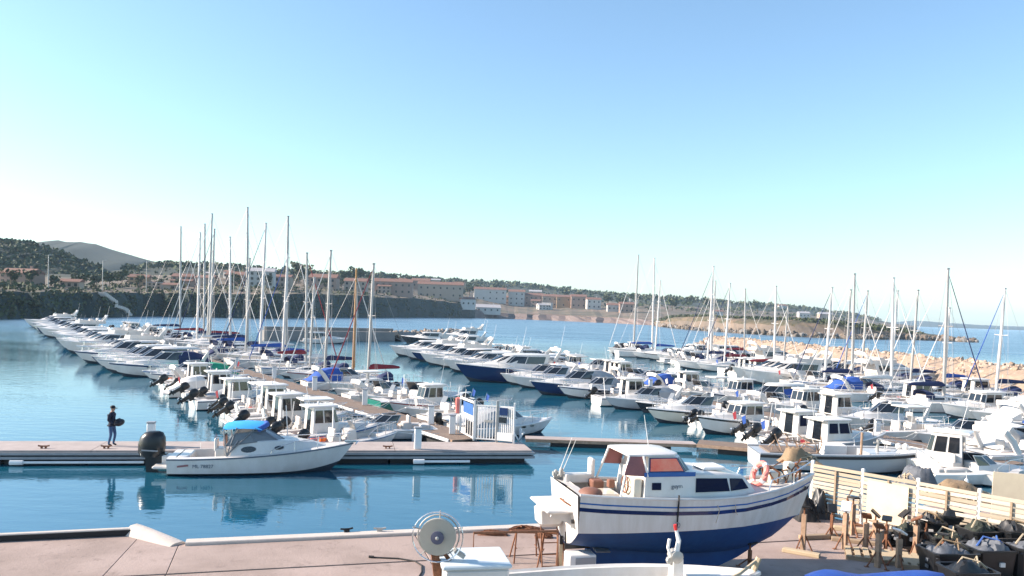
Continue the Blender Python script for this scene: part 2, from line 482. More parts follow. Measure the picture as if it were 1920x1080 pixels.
def water_material():
    m = bpy.data.materials.new('sea_water')
    m.use_nodes = True
    nt = m.node_tree
    nt.nodes.clear()
    out = nt.nodes.new('ShaderNodeOutputMaterial')
    dif = nt.nodes.new('ShaderNodeBsdfDiffuse')
    dif.inputs['Color'].default_value = (0.007, 0.080, 0.130, 1)
    gl = nt.nodes.new('ShaderNodeBsdfGlossy')
    gl.inputs['Roughness'].default_value = 0.035
    gl.inputs['Color'].default_value = (0.93, 0.98, 1.0, 1)
    fr = nt.nodes.new('ShaderNodeFresnel')
    fr.inputs['IOR'].default_value = 2.9
    mix = nt.nodes.new('ShaderNodeMixShader')
    tc = nt.nodes.new('ShaderNodeTexCoord')
    def noise(sx, sy, scale, det):
        mp = nt.nodes.new('ShaderNodeMapping')
        mp.inputs['Scale'].default_value = (sx, sy, 1)
        mp.inputs['Rotation'].default_value = (0, 0, R(12))
        n = nt.nodes.new('ShaderNodeTexNoise')
        n.inputs['Scale'].default_value = scale
        n.inputs['Detail'].default_value = det
        nt.links.new(tc.outputs['Object'], mp.inputs['Vector'])
        nt.links.new(mp.outputs[0], n.inputs['Vector'])
        return n.outputs['Fac']
    # open water outside the basin is ruffled by the wind
    sx = nt.nodes.new('ShaderNodeSeparateXYZ')
    nt.links.new(tc.outputs['Object'], sx.inputs[0])
    far = nt.nodes.new('ShaderNodeMapRange')
    far.inputs['From Min'].default_value = 95; far.inputs['From Max'].default_value = 230
    far.inputs['To Min'].default_value = 0.0; far.inputs['To Max'].default_value = 1.0
    nt.links.new(sx.outputs['Y'], far.inputs['Value'])
    rg = nt.nodes.new('ShaderNodeMapRange')
    rg.inputs['To Min'].default_value = 0.035; rg.inputs['To Max'].default_value = 0.28
    nt.links.new(far.outputs[0], rg.inputs['Value'])
    nt.links.new(rg.outputs[0], gl.inputs['Roughness'])
    bs = nt.nodes.new('ShaderNodeMapRange')
    bs.inputs['To Min'].default_value = 0.5; bs.inputs['To Max'].default_value = 1.0
    nt.links.new(far.outputs[0], bs.inputs['Value'])
    bd = nt.nodes.new('ShaderNodeMapRange')
    bd.inputs['To Min'].default_value = 0.05; bd.inputs['To Max'].default_value = 0.45
    nt.links.new(far.outputs[0], bd.inputs['Value'])
    a = noise(0.6, 1.3, 1.1, 3)
    b = noise(0.8, 1.6, 5.0, 2)
    patch = noise(0.25, 0.6, 0.12, 2)
    m1 = nt.nodes.new('ShaderNodeMath'); m1.operation = 'MULTIPLY'
    nt.links.new(a, m1.inputs[0]); m1.inputs[1].default_value = 0.8
    m2 = nt.nodes.new('ShaderNodeMath'); m2.operation = 'MULTIPLY'
    nt.links.new(b, m2.inputs[0]); m2.inputs[1].default_value = 0.16
    m3 = nt.nodes.new('ShaderNodeMath'); m3.operation = 'ADD'
    nt.links.new(m1.outputs[0], m3.inputs[0]); nt.links.new(m2.outputs[0], m3.inputs[1])
    mr = nt.nodes.new('ShaderNodeMapRange')
    mr.inputs['From Min'].default_value = 0.35; mr.inputs['From Max'].default_value = 0.65
    mr.inputs['To Min'].default_value = 0.45; mr.inputs['To Max'].default_value = 1.0
    nt.links.new(patch, mr.inputs['Value'])
    m4 = nt.nodes.new('ShaderNodeMath'); m4.operation = 'MULTIPLY'
    nt.links.new(m3.outputs[0], m4.inputs[0]); nt.links.new(mr.outputs[0], m4.inputs[1])
    bp = nt.nodes.new('ShaderNodeBump')
    bp.inputs['Strength'].default_value = 0.5
    bp.inputs['Distance'].default_value = 0.05
    nt.links.new(m4.outputs[0], bp.inputs['Height'])
    nt.links.new(bs.outputs[0], bp.inputs['Strength'])
    nt.links.new(bd.outputs[0], bp.inputs['Distance'])
    for sh in (gl, fr):
        nt.links.new(bp.outputs[0], sh.inputs['Normal'])
    nt.links.new(fr.outputs[0], mix.inputs[0])
    nt.links.new(dif.outputs[0], mix.inputs[1])
    nt.links.new(gl.outputs[0], mix.inputs[2])
    nt.links.new(mix.outputs[0], out.inputs['Surface'])
    MAT['sea_water'] = m
water_material()

# ================================================================== SETTING
wb = MB()
wb.add([(-40000, -300, 0), (40000, -300, 0), (40000, 45000, 0), (-40000, 45000, 0)], [(0, 1, 2, 3)])
tag(part('sea', wb, 'sea_water'), kind='structure')

def jit(a):
    return random.uniform(-a, a)

# ---- mainland: shore, cliff, plateau, ridge
SHORE = [(-500, 190), (-200, 200), (0, 212), (170, 262), (300, 318), (420, 335), (500, 345), (600, 420), (700, 484), (860, 640), (960, 705), (1100, 665),
         (1230, 600), (1330, 640), (1500, 760), (1660, 900), (1720, 980)]
CLIFF = [(-500, 546), (0, 547), (170, 548), (300, 550), (480, 551), (560, 551), (640, 553), (720, 557), (800, 562), (850, 567), (875, 574), (900, 583), (960, 588),
         (1100, 594), (1230, 600), (1400, 604), (1600, 610), (1720, 614)]
PLAT = [(-500, 536), (0, 530), (170, 535), (300, 535), (480, 534), (640, 538), (800, 548), (900, 560), (960, 570), (1100, 578), (1230, 585), (1400, 592), (1600, 603), (1720, 612)]
RIDGE = [(-500, 500), (0, 505), (200, 510), (270, 500), (330, 496), (420, 500), (520, 510), (600, 513), (680, 515), (760, 521), (870, 528), (960, 531),
         (1040, 540), (1120, 549), (1200, 556), (1300, 562), (1400, 570), (1450, 573), (1500, 577), (1560, 585), (1620, 594), (1660, 604), (1720, 612)]
ml = MB()
cols = list(range(-500, 1721, 12))
rows = []
for px in cols:
    Ys = interp(SHORE, px)
    n1, n2 = jit(1), jit(1)
    Ys2 = Ys * (1 + 0.008 * sin(px * 0.05) + 0.006 * n1)
    s0 = D(px, 560, Ys2); s0.z = -0.8
    b0 = D(px, 560, Ys2 + 2.5 + n2); b0.z = 0.6
    Yc = Ys2 + 10 + 3 * n2
    c0 = D(px, interp(CLIFF, px) + jit(1.2), Yc)
    cm = b0.lerp(c0, 0.5) + Vector((jit(1.5), jit(2.0), jit(0.8)))
    p0 = D(px, interp(PLAT, px) + jit(1.0), Ys * 1.22 + 10)
    q0 = D(px, (interp(PLAT, px) + interp(RIDGE, px)) / 2 + jit(1.2), Ys * 1.45 + 20)
    r0 = D(px, interp(RIDGE, px) + jit(0.8), Ys * 1.7 + 30)
    e0 = r0 + Vector((0, 250, -r0.z - 2))
    rows.append([s0, b0, cm, c0, p0, q0, r0, e0])
nn = len(rows[0])
vs = [p for r in rows for p in r]
for i in range(len(rows) - 1):
    px = cols[i]
    for j in range(nn - 1):
        a = i * nn + j
        mi = (1 if px < 560 else 0) if j < 3 else (2 if j < 5 else 3)
        if j < 3 and px > 880:
            mi = 4
        ml.f.append([a, a + 1, a + nn + 1, a + nn][::-1])
        ml.m.append(mi)
ml.v = [tuple(p) for p in vs]
tag(part('terrain', ml, ['cliff', 'cliff_dark', 'scrub', 'hill_green', 'beach_wall']), kind='structure')

def hill(name, prof, Y, depth, mats, step=14, rough=1.0):
    mb = MB()
    x0, x1 = prof[0][0], prof[-1][0]
    n = int((x1 - x0) / step)
    R_ = []
    for i in range(n + 1):
        px = x0 + (x1 - x0) * i / n
        top = D(px, interp(prof, px) + jit(rough), Y)
        h = max(top.z, 1)
        row = [Vector((top.x, Y - depth, -2))]
        for k in range(1, 5):
            t = k / 5
            row.append(Vector((top.x + jit(depth * 0.02), Y - depth * (1 - t), h * (t ** 0.8) + jit(h * 0.03))))
        row.append(top)
        row.append(Vector((top.x, Y + depth, -2)))
        R_.append(row)
    mb.loft(R_, 0, closed=False)
    mb.f = [f[::-1] for f in mb.f]
    return tag(part(name, mb, mats, smooth=80), kind='structure')

hill('wooded_hill', [(-560, 520), (-300, 480), (-120, 456), (-40, 450), (30, 449), (62, 455), (100, 468), (150, 485), (200, 505), (240, 527), (275, 545)], 460, 170, 'hill_green', rough=0.7)
DH = hill('distant_hill', [(-500, 500), (-100, 475), (60, 457), (95, 451), (112, 450), (124, 454), (150, 453), (180, 458), (220, 471), (260, 483), (300, 493), (350, 500), (430, 512), (520, 530)], 1150, 350, 'hill_green', rough=0.5)
hill('far_headland', [(1560, 612), (1640, 609.5), (1680, 605), (1710, 601), (1740, 602.5), (1790, 606), (1850, 610), (1900, 612), (2000, 615), (2300, 627), (2600, 640)], 4200, 500, 'hill_green', rough=0.4)

# ---- rocky point in front of the mainland
rp = MB()
PT_W = [(1230, 612), (1300, 619), (1400, 626), (1500, 632), (1600, 636), (1700, 637), (1780, 640), (1822, 642)]
PT_T = [(1230, 604), (1270, 594), (1330, 592), (1400, 597), (1450, 598), (1520, 600), (1580, 604), (1630, 611), (1680, 617), (1730, 624), (1780, 630), (1810, 637), (1822, 641)]
RR = []
for i in range(0, 75):
    px = 1230 + 8 * i
    w = G(px, interp(PT_W, px), 0)
    n = jit(1)
    zt = D(px, interp(PT_T, px) + jit(0.9), w.y + 28)
    w0 = Vector((w.x, w.y, -0.6))
    w1 = w + Vector((0, 3 + n, 0.8 + jit(0.5)))
    w2 = w + Vector((jit(1), 9 + 2 * n, max(1.0, zt.z * 0.62) + jit(0.5)))
    w3 = w + Vector((jit(1), 17, max(1.2, zt.z * 0.85) + jit(0.3)))
    back = zt + Vector((2, 40, -0.3))
    end = zt + Vector((4, 75, -zt.z - 1))
    RR.append([w0, w1, w2, w3, zt, back, end])
rp.loft(RR, 1, closed=False)
rp.f = [f[::-1] for f in rp.f]
rp.m = [0 if (i % 6) < 2 else 1 for i in range(len(rp.f))]
rpo = tag(part('rocky_point', rp, ['rock_shore', 'sand_earth'], smooth=70), kind='structure')

# ---- leaf clumps
def clump_mesh(mb, c, r, n, mi=0, flat=0.8):
    for _ in range(n):
        d = Vector((jit(1), jit(1), jit(1)))
        if d.length > 1:
            d.normalize()
        p = Vector(c) + Vector((d.x * r, d.y * r, d.z * r * flat))
        s = r * random.uniform(0.28, 0.5)
        a = Vector((jit(1), jit(1), jit(1))).normalized()
        b = a.orthogonal().normalized()
        cc = a.cross(b)
        mb.add([p - b * s - cc * s * 0.6, p + b * s - cc * s * 0.6, p + b * s * 0.8 + cc * s * 0.7, p - b * s * 0.7 + cc * s * 0.8], [(0, 1, 2, 3)], mi)

def terrain_z(px, frac):
    """point on the mainland: frac 0 cliff top .. 1 plateau .. 2 mid .. 3 ridge"""
    i = max(0, min(len(rows) - 2, int((px - cols[0]) / 12)))
    t = (px - cols[i]) / 12
    j = 3 + int(min(2, frac)); u = frac - int(min(2, frac))
    a = rows[i][j].lerp(rows[i][j + 1], u)
    b = rows[i + 1][j].lerp(rows[i + 1][j + 1], u)
    return a.lerp(b, t)

# woods that read as one mass
wd = MB()
for _ in range(1800):
    px = random.uniform(-200, 250)
    t = random.uniform(0.25, 1.0)
    top = D(px, interp([(-560, 520), (-300, 480), (-120, 456), (-40, 450), (30, 449), (62, 455), (100, 468), (150, 485), (200, 505), (240, 527), (275, 545)], px), 460)
    p = Vector((top.x, 460 - 170 * (1 - t), max(top.z, 1) * t ** 0.8))
    clump_mesh(wd, p + Vector((0, 0, -0.6)), random.uniform(1.8, 3.0), 14, random.choice((0, 0, 1)))
tag(part('pine_wood', wd, ['foliage', 'foliage_b']), 'dense dark pine wood covering the rounded hill above the shore', 'wood', kind='stuff')
sc = MB()
for _ in range(1500):
    px = random.uniform(230, 1650)
    fr = random.choice((random.uniform(2.6, 3.0), random.uniform(1.2, 3.0), random.uniform(2.8, 3.0)))
    p = terrain_z(px, fr)
    clump_mesh(sc, p + Vector((0, 0, 0.8)), random.uniform(1.6, 4.0) * (p.y / 700) ** 0.5, 9, random.choice((0, 1)))
for _ in range(500):
    px = random.uniform(-150, 900)
    p = terrain_z(px, random.uniform(0, 0.9))
    clump_mesh(sc, p + Vector((0, 0, 0.3)), random.uniform(0.8, 1.8), 8, random.choice((0, 1)))
for _ in range(1300):
    px = random.uniform(-180, 872)
    j = (px - cols[0]) / 12
    i0 = int(j); f_ = j - i0
    v = random.random() * 2
    q = [rows[i0][k].lerp(rows[i0 + 1][k], f_) for k in (1, 2, 3)]
    p = q[0].lerp(q[1], v) if v < 1 else q[1].lerp(q[2], v - 1)
    clump_mesh(sc, p + Vector((0, -0.4, 0)), random.uniform(0.5, 1.5), 7, random.choice((0, 0, 1)))
for _ in range(2200):
    px = random.uniform(1240, 1700)
    w = G(px, interp(PT_W, px), 0)
    zt = D(px, interp(PT_T, px), w.y + 28)
    clump_mesh(sc, zt + Vector((jit(2), random.uniform(-14, 30), random.uniform(-1.2, 0.1))), random.uniform(0.5, 1.5), 7, random.choice((0, 1)))
tag(part('scrub', sc, ['foliage', 'foliage_b']), 'low green scrub and hedges spread over the coast and ridge', 'scrub', kind='stuff')

# single trees
def tree(px, fr, h, rad, round_top, label, group, base=None):
    p = base if base is not None else terrain_z(px, fr)
    t = empty('tree', p, random.uniform(0, 6), label, 'tree', group)
    def trunk():
        mb = MB()
        mb.tube([(0, 0, -0.5), (0.15, 0, h * 0.35), (0.1, 0.1, h * 0.75)], [h * 0.035, h * 0.026, h * 0.012], 6)
        for k in range(4):
            a = k * 1.6 + 0.3
            mb.tube([(0.12, 0.05, h * (0.35 + 0.08 * k)), (rad * 0.55 * cos(a), rad * 0.55 * sin(a), h * (0.6 + 0.06 * k))], [h * 0.014, h * 0.005], 4)
        return mb
    def crown():
        mb = MB()
        for k in range(9):
            a = random.uniform(0, 6.28)
            rr = rad * random.uniform(0.15, 0.75)
            clump_mesh(mb, (rr * cos(a), rr * sin(a), h * random.uniform(0.5, 0.95) if round_top else h * random.uniform(0.25, 0.95)), rad * random.uniform(0.35, 0.55), 16, random.choice((0, 1)), 0.7)
        return mb
    key = (round(h), round(rad, 1), round_top, random.randint(0, 2))
    part('trunk', trunk, 'bark', t, key=key)
    part('crown', crown, ['foliage', 'foliage_b'], t, key=key)
    return t
TREES = [(534, 1.0, 11, 3), (560, 1.3, 14, 6), (578, 1.3, 12, 5), (640, 1.0, 10, 5), (655, 1.2, 13, 6), (672, 1.2, 12, 6), (690, 0.9, 10, 4), (735, 1.5, 11, 5), (760, 1.4, 10, 5),
         (20, 0.6, 5, 2.5), (60, 0.7, 5, 2.5), (105, 0.5, 4, 2.2), (150, 0.6, 5, 3), (180, 0.7, 5, 3), (206, 0.8, 6, 3.5), (228, 0.8, 6, 3), (262, 0.8, 5, 2.5), (300, 0.6, 4, 2), (335, 0.6, 4, 2),
         (440, 0.8, 7, 3), (500, 0.7, 6, 3), (610, 0.5, 6, 3), (880, 1.1, 13, 6), (897, 1.2, 14, 6), (930, 1.6, 13, 6), (946, 1.6, 12, 5), (1060, 1.7, 12, 6), (1085, 1.7, 11, 5),
         (1140, 1.2, 12, 6), (1165, 1.2, 12, 6), (1190, 1.5, 13, 6), (1260, 1.2, 13, 7), (1290, 1.5, 14, 7), (1330, 1.4, 14, 7), (1420, 1.6, 14, 7)]
for (px, fr, h, rad) in TREES:
    tree(px, fr, h, rad, True, 'dark rounded tree on the far shore, ' + ordinal(1 + sorted(q[0] for q in TREES).index(px)) + ' counted from the dark wooded hill', 'single trees along the far shore')

# ---- buildings on the far shore
def building(p, w, d, h, wall, roof, label, wins=(2, 4), rz=0.0, flat=False, cat='building', name='house', gable_x=True):
    t = empty(name, p, rz, label, cat)
    wl = part('wall', MB().box((0, 0, h / 2 - 1), (w, d, h + 2)), wall, t)
    nr, nc = wins
    for r in range(nr):
        for c in range(nc):
            if random.random() < 0.12:
                continue
            x = -w / 2 + w * (c + 0.5) / nc
            z = h * (r + 0.5) / max(nr, 1)
            ww, wh = min(1.3, w / nc * 0.45), min(1.5, h / nr * 0.5)
            wi = part('window', lambda ww=ww, wh=wh: MB().box((0, 0, 0), (ww, 0.12, wh)), 'window_dark', wl, key=(round(ww, 2), round(wh, 2)), loc=(x, -d / 2 - 0.05, z))
    for r in range(nr):
        z = h * (r + 0.5) / max(nr, 1)
        part('window', lambda: MB().box((0, 0, 0), (0.12, 1.2, 1.3)), 'window_dark', wl, key='side', loc=(-w / 2 - 0.05, 0, z))
    if flat:
        part('roof', MB().box((0, 0, h + 0.15), (w + 0.5, d + 0.5, 0.3)), roof, t)
    else:
        o, rh = 0.5, d * 0.22
        mb = MB()
        W, Dp = w / 2 + o, d / 2 + o
        mb.add([(-W, -Dp, h - 0.05), (W, -Dp, h - 0.05), (W, Dp, h - 0.05), (-W, Dp, h - 0.05), (-W, 0, h + rh), (W, 0, h + rh)],
               [(0, 1, 5, 4), (2, 3, 4, 5), (0, 4, 3), (1, 2, 5), (0, 3, 2, 1)])
        rf = part('roof', mb, roof, t)
        if w > 9:
            part('chimney', MB().box((w * 0.25, d * 0.1, h + rh + 0.3), (0.7, 0.6, 1.3)), wall, rf)
    return t

HOUSES = [
    # px, frac on land, width px, height px, wall, roof, windows, label
    (42, 0.9, 60, 20, 'wall_pink', 'roof_tile', (2, 5), 'pink house half hidden on the dark hillside', -0.1),
    (135, 0.5, 34, 12, 'wall_cream', 'roof_tile', (1, 3), 'low cream house below the dark hill beside a pole', 0.1),
    (262, 1.0, 34, 16, 'wall_ochre', 'roof_tile', (2, 3), 'ochre house at the foot of the dark wooded hill', 0.2),
    (296, 0.7, 16, 8, 'wall_white', 'roof_tile', (1, 2), 'tiny white house on the plateau under the blue hill', 0.0),
    (345, 1.1, 36, 14, 'wall_pink', 'roof_tile', (2, 4), 'pink house behind the leftmost tall masts', 0.1),
    (388, 0.9, 34, 14, 'wall_cream', 'roof_tile', (2, 3), 'cream house seen between the tallest masts', -0.1),
    (448, 1.0, 40, 18, 'wall_pink', 'roof_tile', (2, 4), 'pink tiled house behind the middle of the mast cluster', 0.0),
    (492, 0.8, 44, 28, 'wall_white', 'roof_grey', (3, 4), 'tall pale apartment house left of the red mast', 0.15),
    (532, 0.7, 30, 20, 'wall_cream', 'roof_tile', (2, 3), 'cream house beside the pale apartment house', 0.0),
    (608, 0.7, 50, 20, 'wall_pink', 'roof_tile', (2, 4), 'pink house between the red mast and wooden mast', 0.0),
    (668, 0.5, 40, 18, 'wall_cream', 'roof_tile', (2, 4), 'cream house behind the wooden mast', 0.0),
    (738, 0.4, 70, 24, 'wall_pink', 'roof_tile', (2, 6), 'long pink house on the cliff edge left of the terrace', 0.05),
    (826, 0.3, 84, 26, 'wall_cream', 'roof_tile', (2, 7), 'long cream terrace with many small windows above the cliff', 0.05),
    (784, 1.3, 44, 16, 'wall_pink', 'roof_tile', (1, 4), 'pink house above the cliff terrace', 0.0),
    (918, 0.9, 60, 22, 'wall_white', 'roof_tile', (2, 5), 'white house with a broad red tiled roof above the beach', 0.1),
    (968, 0.8, 30, 26, 'wall_white', 'roof_tile', (3, 3), 'tall white house standing above the beach', 0.0),
    (1000, 0.9, 34, 20, 'wall_pink', 'roof_tile', (2, 4), 'pink house right of the tall white house', 0.0),
    (1030, 0.9, 28, 20, 'wall_cream', 'roof_tile', (2, 3), 'cream house in the middle of the beach row', 0.0),
    (1056, 0.9, 26, 20, 'wall_ochre', 'roof_tile', (2, 3), 'ochre house in the beach row', 0.0),
    (1084, 0.9, 28, 22, 'wall_pink', 'roof_tile', (2, 3), 'pink house second from the end of the beach row', 0.0),
    (1112, 0.9, 26, 18, 'wall_white', 'roof_tile', (2, 3), 'white house at the end of the beach row', 0.1),
    (1150, 0.7, 24, 12, 'wall_white', 'roof_tile', (1, 3), 'small white house among trees right of the beach row', 0.0),
    (1174, 0.7, 26, 16, 'wall_pink', 'roof_tile', (2, 3), 'pink house partly behind the leaning masts', 0.0),
    (1345, 0.8, 18, 8, 'wall_white', 'roof_tile', (1, 2), 'small white house low on the wooded slope', 0.0),
    (1466, 2.5, 14, 6, 'wall_white', 'roof_tile', (1, 2), 'tiny white house high on the far slope', 0.0),
    (1506, 1.2, 20, 9, 'wall_white', 'roof_grey', (1, 3), 'white house beyond the orange rocky point', 0.0),
    (1545, 1.2, 22, 9, 'wall_cream', 'roof_grey', (1, 3), 'cream house beyond the rocky point near its end', 0.0),
]
for (px, fr, wpx, hpx, wall, roof, wins, label, rz) in HOUSES:
    p = terrain_z(px, fr)
    k = p.y / CAM_F
    building(p, wpx * k, min(11, wpx * k * 0.7), hpx * k, wall, roof, label, wins, rz)
rh = random.Random(21)
SMALL = sorted(rh.uniform(290, 1190) for _ in range(30))
for i, px in enumerate(SMALL):
    p = terrain_z(px, rh.uniform(0.3, 1.9))
    k = p.y / CAM_F
    wpx, hpx = rh.uniform(12, 26), rh.uniform(8, 15)
    o = building(p, wpx * k, min(9, wpx * k * 0.7), hpx * k, rh.choice(('wall_pink', 'wall_cream', 'wall_white', 'wall_ochre', 'wall_cream')), rh.choice(('roof_tile', 'roof_tile', 'roof_grey')),
             'small plain house behind the shore front, ' + ordinal(i + 1) + ' of its kind from the dark hill', (rh.choice((1, 2)), rh.choice((2, 3))), rh.uniform(-0.4, 0.4), flat=rh.random() < 0.2)
    o['group'] = 'small houses behind the shore front'
pb = terrain_z(874, 0.0) + Vector((0, -2, -1.2)); k = pb.y / CAM_F
building(pb, 30 * k, 9, 15 * k, 'wall_white', 'roof_tile', 'small bright white boathouse at the foot of the cliff', (1, 3), 0.5, name='boathouse')
pb = terrain_z(914, 0.0) + Vector((0, -2, -0.8)); k = pb.y / CAM_F
building(pb, 46 * k, 12, 9 * k, 'wall_white', 'roof_grey', 'long grey roofed shed beside the white boathouse', (1, 4), 0.15, name='shed')

# promenade wall along the beach
pw = MB()
prev = None
RW = []
for px in range(870, 1240, 10):
    Ys = interp(SHORE, px) + 16
    b = D(px, 590, Ys); b.z = 0.2
    zt = max(2.2, D(px, interp([(870, 586), (960, 586), (1100, 592), (1240, 601)], px), Ys).z)
    RW.append([b, Vector((b.x, b.y, zt)), Vector((b.x, b.y + 1.2, zt)), Vector((b.x, b.y + 1.2, 0.2))])
pw.loft(RW, 0, closed=True, caps=True)
tag(part('sea_wall', pw, 'beach_wall'), 'long pinkish stone sea wall above the far beach', 'wall')

# street lamps on the cliff top
for i, (px, py, fr) in enumerate(((90, 478, 0.15), (192, 488, 0.15), (274, 488, 0.15), (438, 500, 0.2), (588, 520, 0.2))):
    b = terrain_z(px, fr)
    h = max(6.5, D(px, py, b.y).z - b.z)
    l = empty('street_lamp', b, 0, 'thin pale street lamp on the far cliff, ' + ordinal(i + 1) + ' counted from the dark hill', 'lamp', 'street lamps on the cliff')
    part('pole', MB().tube([(0, 0, -1), (0, 0, h)], [0.17, 0.11], 6), 'galv', l)
    part('lamp_head', MB().box((0.5, 0, h), (1.3, 0.35, 0.18)), 'galv', l)

# stairs on the cliff
st = MB()
for i in range(26):
    u = i / 25
    j = (192 + 50 * u - cols[0]) / 12
    i0 = int(j); f_ = j - i0
    rr_ = [rows[i0][k].lerp(rows[i0 + 1][k], f_) for k in (1, 2, 3)]
    v = 1.85 * (1 - u)
    p = rr_[0].lerp(rr_[1], v) if v < 1 else rr_[1].lerp(rr_[2], v - 1)
    st.box((p.x, p.y - 0.7, p.z + 0.2), (2.2, 2.4, 0.9), 0)
tag(part('stairway', st, 'concrete_pale'), 'pale concrete stairway descending the dark cliff', 'stairs')

# ---- breakwater and boulders
def rock_mesh(seed, m):
    rnd = random.Random(seed)
    mb = MB()
    import itertools
    t = (1 + 5 ** 0.5) / 2
    vs = [Vector(p).normalized() for p in ((-1, t, 0), (1, t, 0), (-1, -t, 0), (1, -t, 0), (0, -1, t), (0, 1, t), (0, -1, -t), (0, 1, -t), (t, 0, -1), (t, 0, 1), (-t, 0, -1), (-t, 0, 1))]
    fs = [(0, 11, 5), (0, 5, 1), (0, 1, 7), (0, 7, 10), (0, 10, 11), (1, 5, 9), (5, 11, 4), (11, 10, 2), (10, 7, 6), (7, 1, 8), (3, 9, 4), (3, 4, 2), (3, 2, 6), (3, 6, 8), (3, 8, 9), (4, 9, 5), (2, 4, 11), (6, 2, 10), (8, 6, 7), (9, 8, 1)]
    vs = [Vector((v.x * rnd.uniform(0.6, 1.35), v.y * rnd.uniform(0.6, 1.35), v.z * rnd.uniform(0.5, 1.1))) for v in vs]
    mb.add(vs, fs)
    return mb
ROCKS = {}
for m in ('rock_a', 'rock_b', 'rock_c', 'rock_grey'):
    ROCKS[m] = [rock_mesh(i * 7 + 1, m).mesh('boulder', [m]) for i in range(4)]

BW = [Vector((72, 28, 0)), Vector((63, 55, 0)), Vector((54.8, 85, 0)), Vector((53.6, 107, 0)), Vector((48.6, 147, 0)), Vector((46, 166, 0)), Vector((44, 176, 0))]
def path_pts(P, step):
    out = []
    for a, b in zip(P, P[1:]):
        L = (b - a).length
        n = max(1, int(L / step))
        for i in range(n):
            out.append((a.lerp(b, i / n), (b - a).normalized()))
    out.append((P[-1], (P[-1] - P[-2]).normalized()))
    return out
def mound(P, h, half, name, mats, cap=0.0):
    mb = MB()
    RG = []
    pts = path_pts(P, 3.0)
    for i, (p, d) in enumerate(pts):
        nrm = Vector((d.y, -d.x, 0))
        e = 0.35 if i in (0, len(pts) - 1) else 1.0
        RG.append([p - nrm * (half + 1) + Vector((0, 0, -1)), p - nrm * (half - 0.3) + Vector((jit(.3), jit(.3), 0.5 * e)),
                   p - nrm * half * 0.45 + Vector((jit(.3), jit(.3), h * 0.72 * e + jit(.2))), p - nrm * half * 0.15 + Vector((0, 0, h * e + jit(.15))),
                   p + nrm * half * 0.2 + Vector((0, 0, h * e + jit(.15))), p + nrm * (half + 2) + Vector((0, 0, -1))])
    mb.loft(RG, 0, closed=False, caps=False)
    mb.f = [f for f in mb.f]
    return part(name, mb, mats), pts
bw, bpts = mound(BW, 2.9, 6.5, 'breakwater', 'rock_a')
tag(bw, 'long rubble breakwater of pale orange boulders behind the moored boats', 'breakwater')
cand = []
for p, d in path_pts(BW, 0.55):
    nrm = Vector((d.y, -d.x, 0))
    for k in range(18):
        t = random.uniform(-1.0, 0.35)
        h = 2.9 * (1 - abs(t) ** 1.3) if t < 0 else 2.9
        q = p + nrm * 6.5 * t + Vector((jit(0.3), jit(0.3), h - 0.10 + jit(0.15)))
        cand.append((q, random.uniform(0.14, 0.36) if random.random() < 0.85 else random.uniform(0.36, 0.62)))
cand_v = [c for c in cand if 0 < 960 + 1500 * c[0].x / c[0].y < 1940]
cand_v.sort(key=lambda c: -c[1] / c[0].y)
big = cand_v[:290]
bigset = set(id(c) for c in big)
for q, s in big:
    m = random.choice(('rock_a', 'rock_b', 'rock_c', 'rock_c'))
    o = obj('boulder', random.choice(ROCKS[m]), bw, q, (jit(3), jit(3), jit(3)))
    o.scale = (s, s * random.uniform(0.7, 1.1), s * random.uniform(0.6, 0.9))
def rubble(mb, q, s, mi):
    src = ROCKS['rock_a'][random.randint(0, 3)]
    rot = Matrix.Rotation(jit(3), 3, 'Z') @ Matrix.Rotation(jit(3), 3, 'X')
    mb.add([q + rot @ (v.co * s) for v in src.vertices], [list(f.vertices) for f in src.polygons], mi)
rb = MB()
for c in cand:
    if id(c) not in bigset:
        rubble(rb, c[0], c[1], random.choice((0, 1, 2)))
tag(part('rubble', rb, ['rock_a', 'rock_b', 'rock_c'], bw), kind='stuff')

rs = MB()
for _ in range(900):
    px = random.uniform(1245, 1830)
    w = G(px, interp(PT_W, px), 0)
    s_ = random.uniform(0.5, 1.7)
    rubble(rs, w + Vector((jit(1.5), random.uniform(-1.0, 9.0), random.uniform(0.0, 1.6))), s_, random.choice((0, 0, 1)))
tag(part('shore_rocks', rs, ['rock_shore', 'rock_grey'], rpo), kind='stuff')

# grey inner jetty
JT = [Vector((-47, 150, 0)), Vector((-25, 166, 0)), Vector((-11, 206, 0))]
jt, jpts = mound(JT[1:], 1.7, 3.2, 'jetty', 'rock_grey')
tag(jt, 'low grey jetty of concrete and rocks at the harbour mouth', 'jetty')
jm = MB()
dd = (JT[1] - JT[0]); ang = math.atan2(dd.y, dd.x); mid = JT[0].lerp(JT[1], 0.5)
jm.box((mid.x, mid.y, 0.7), (dd.length, 3.0, 2.4), 0, ang)
jm.box((mid.x, mid.y + 1.4, 2.2), (dd.length, 0.5, 0.7), 0, ang)
part('quay_wall', jm, 'jetty_concrete', jt)
jr = MB()
cj = []
for p, d in path_pts(JT, 0.8):
    nrm = Vector((d.y, -d.x, 0))
    for k in range(4):
        t = random.uniform(-1.0, 0.6)
        cj.append((p + nrm * 3.2 * t + Vector((jit(.3), jit(.3), 1.75 * (1 - abs(t) ** 1.5) + jit(.2))), random.uniform(0.35, 0.8)))
for i, (q, s) in enumerate(cj):
    if q.x > -26:
        rubble(jr, q, s, random.choice((0, 0, 1)))
tag(part('rubble', jr, ['rock_grey', 'rock_b'], jt), kind='stuff')

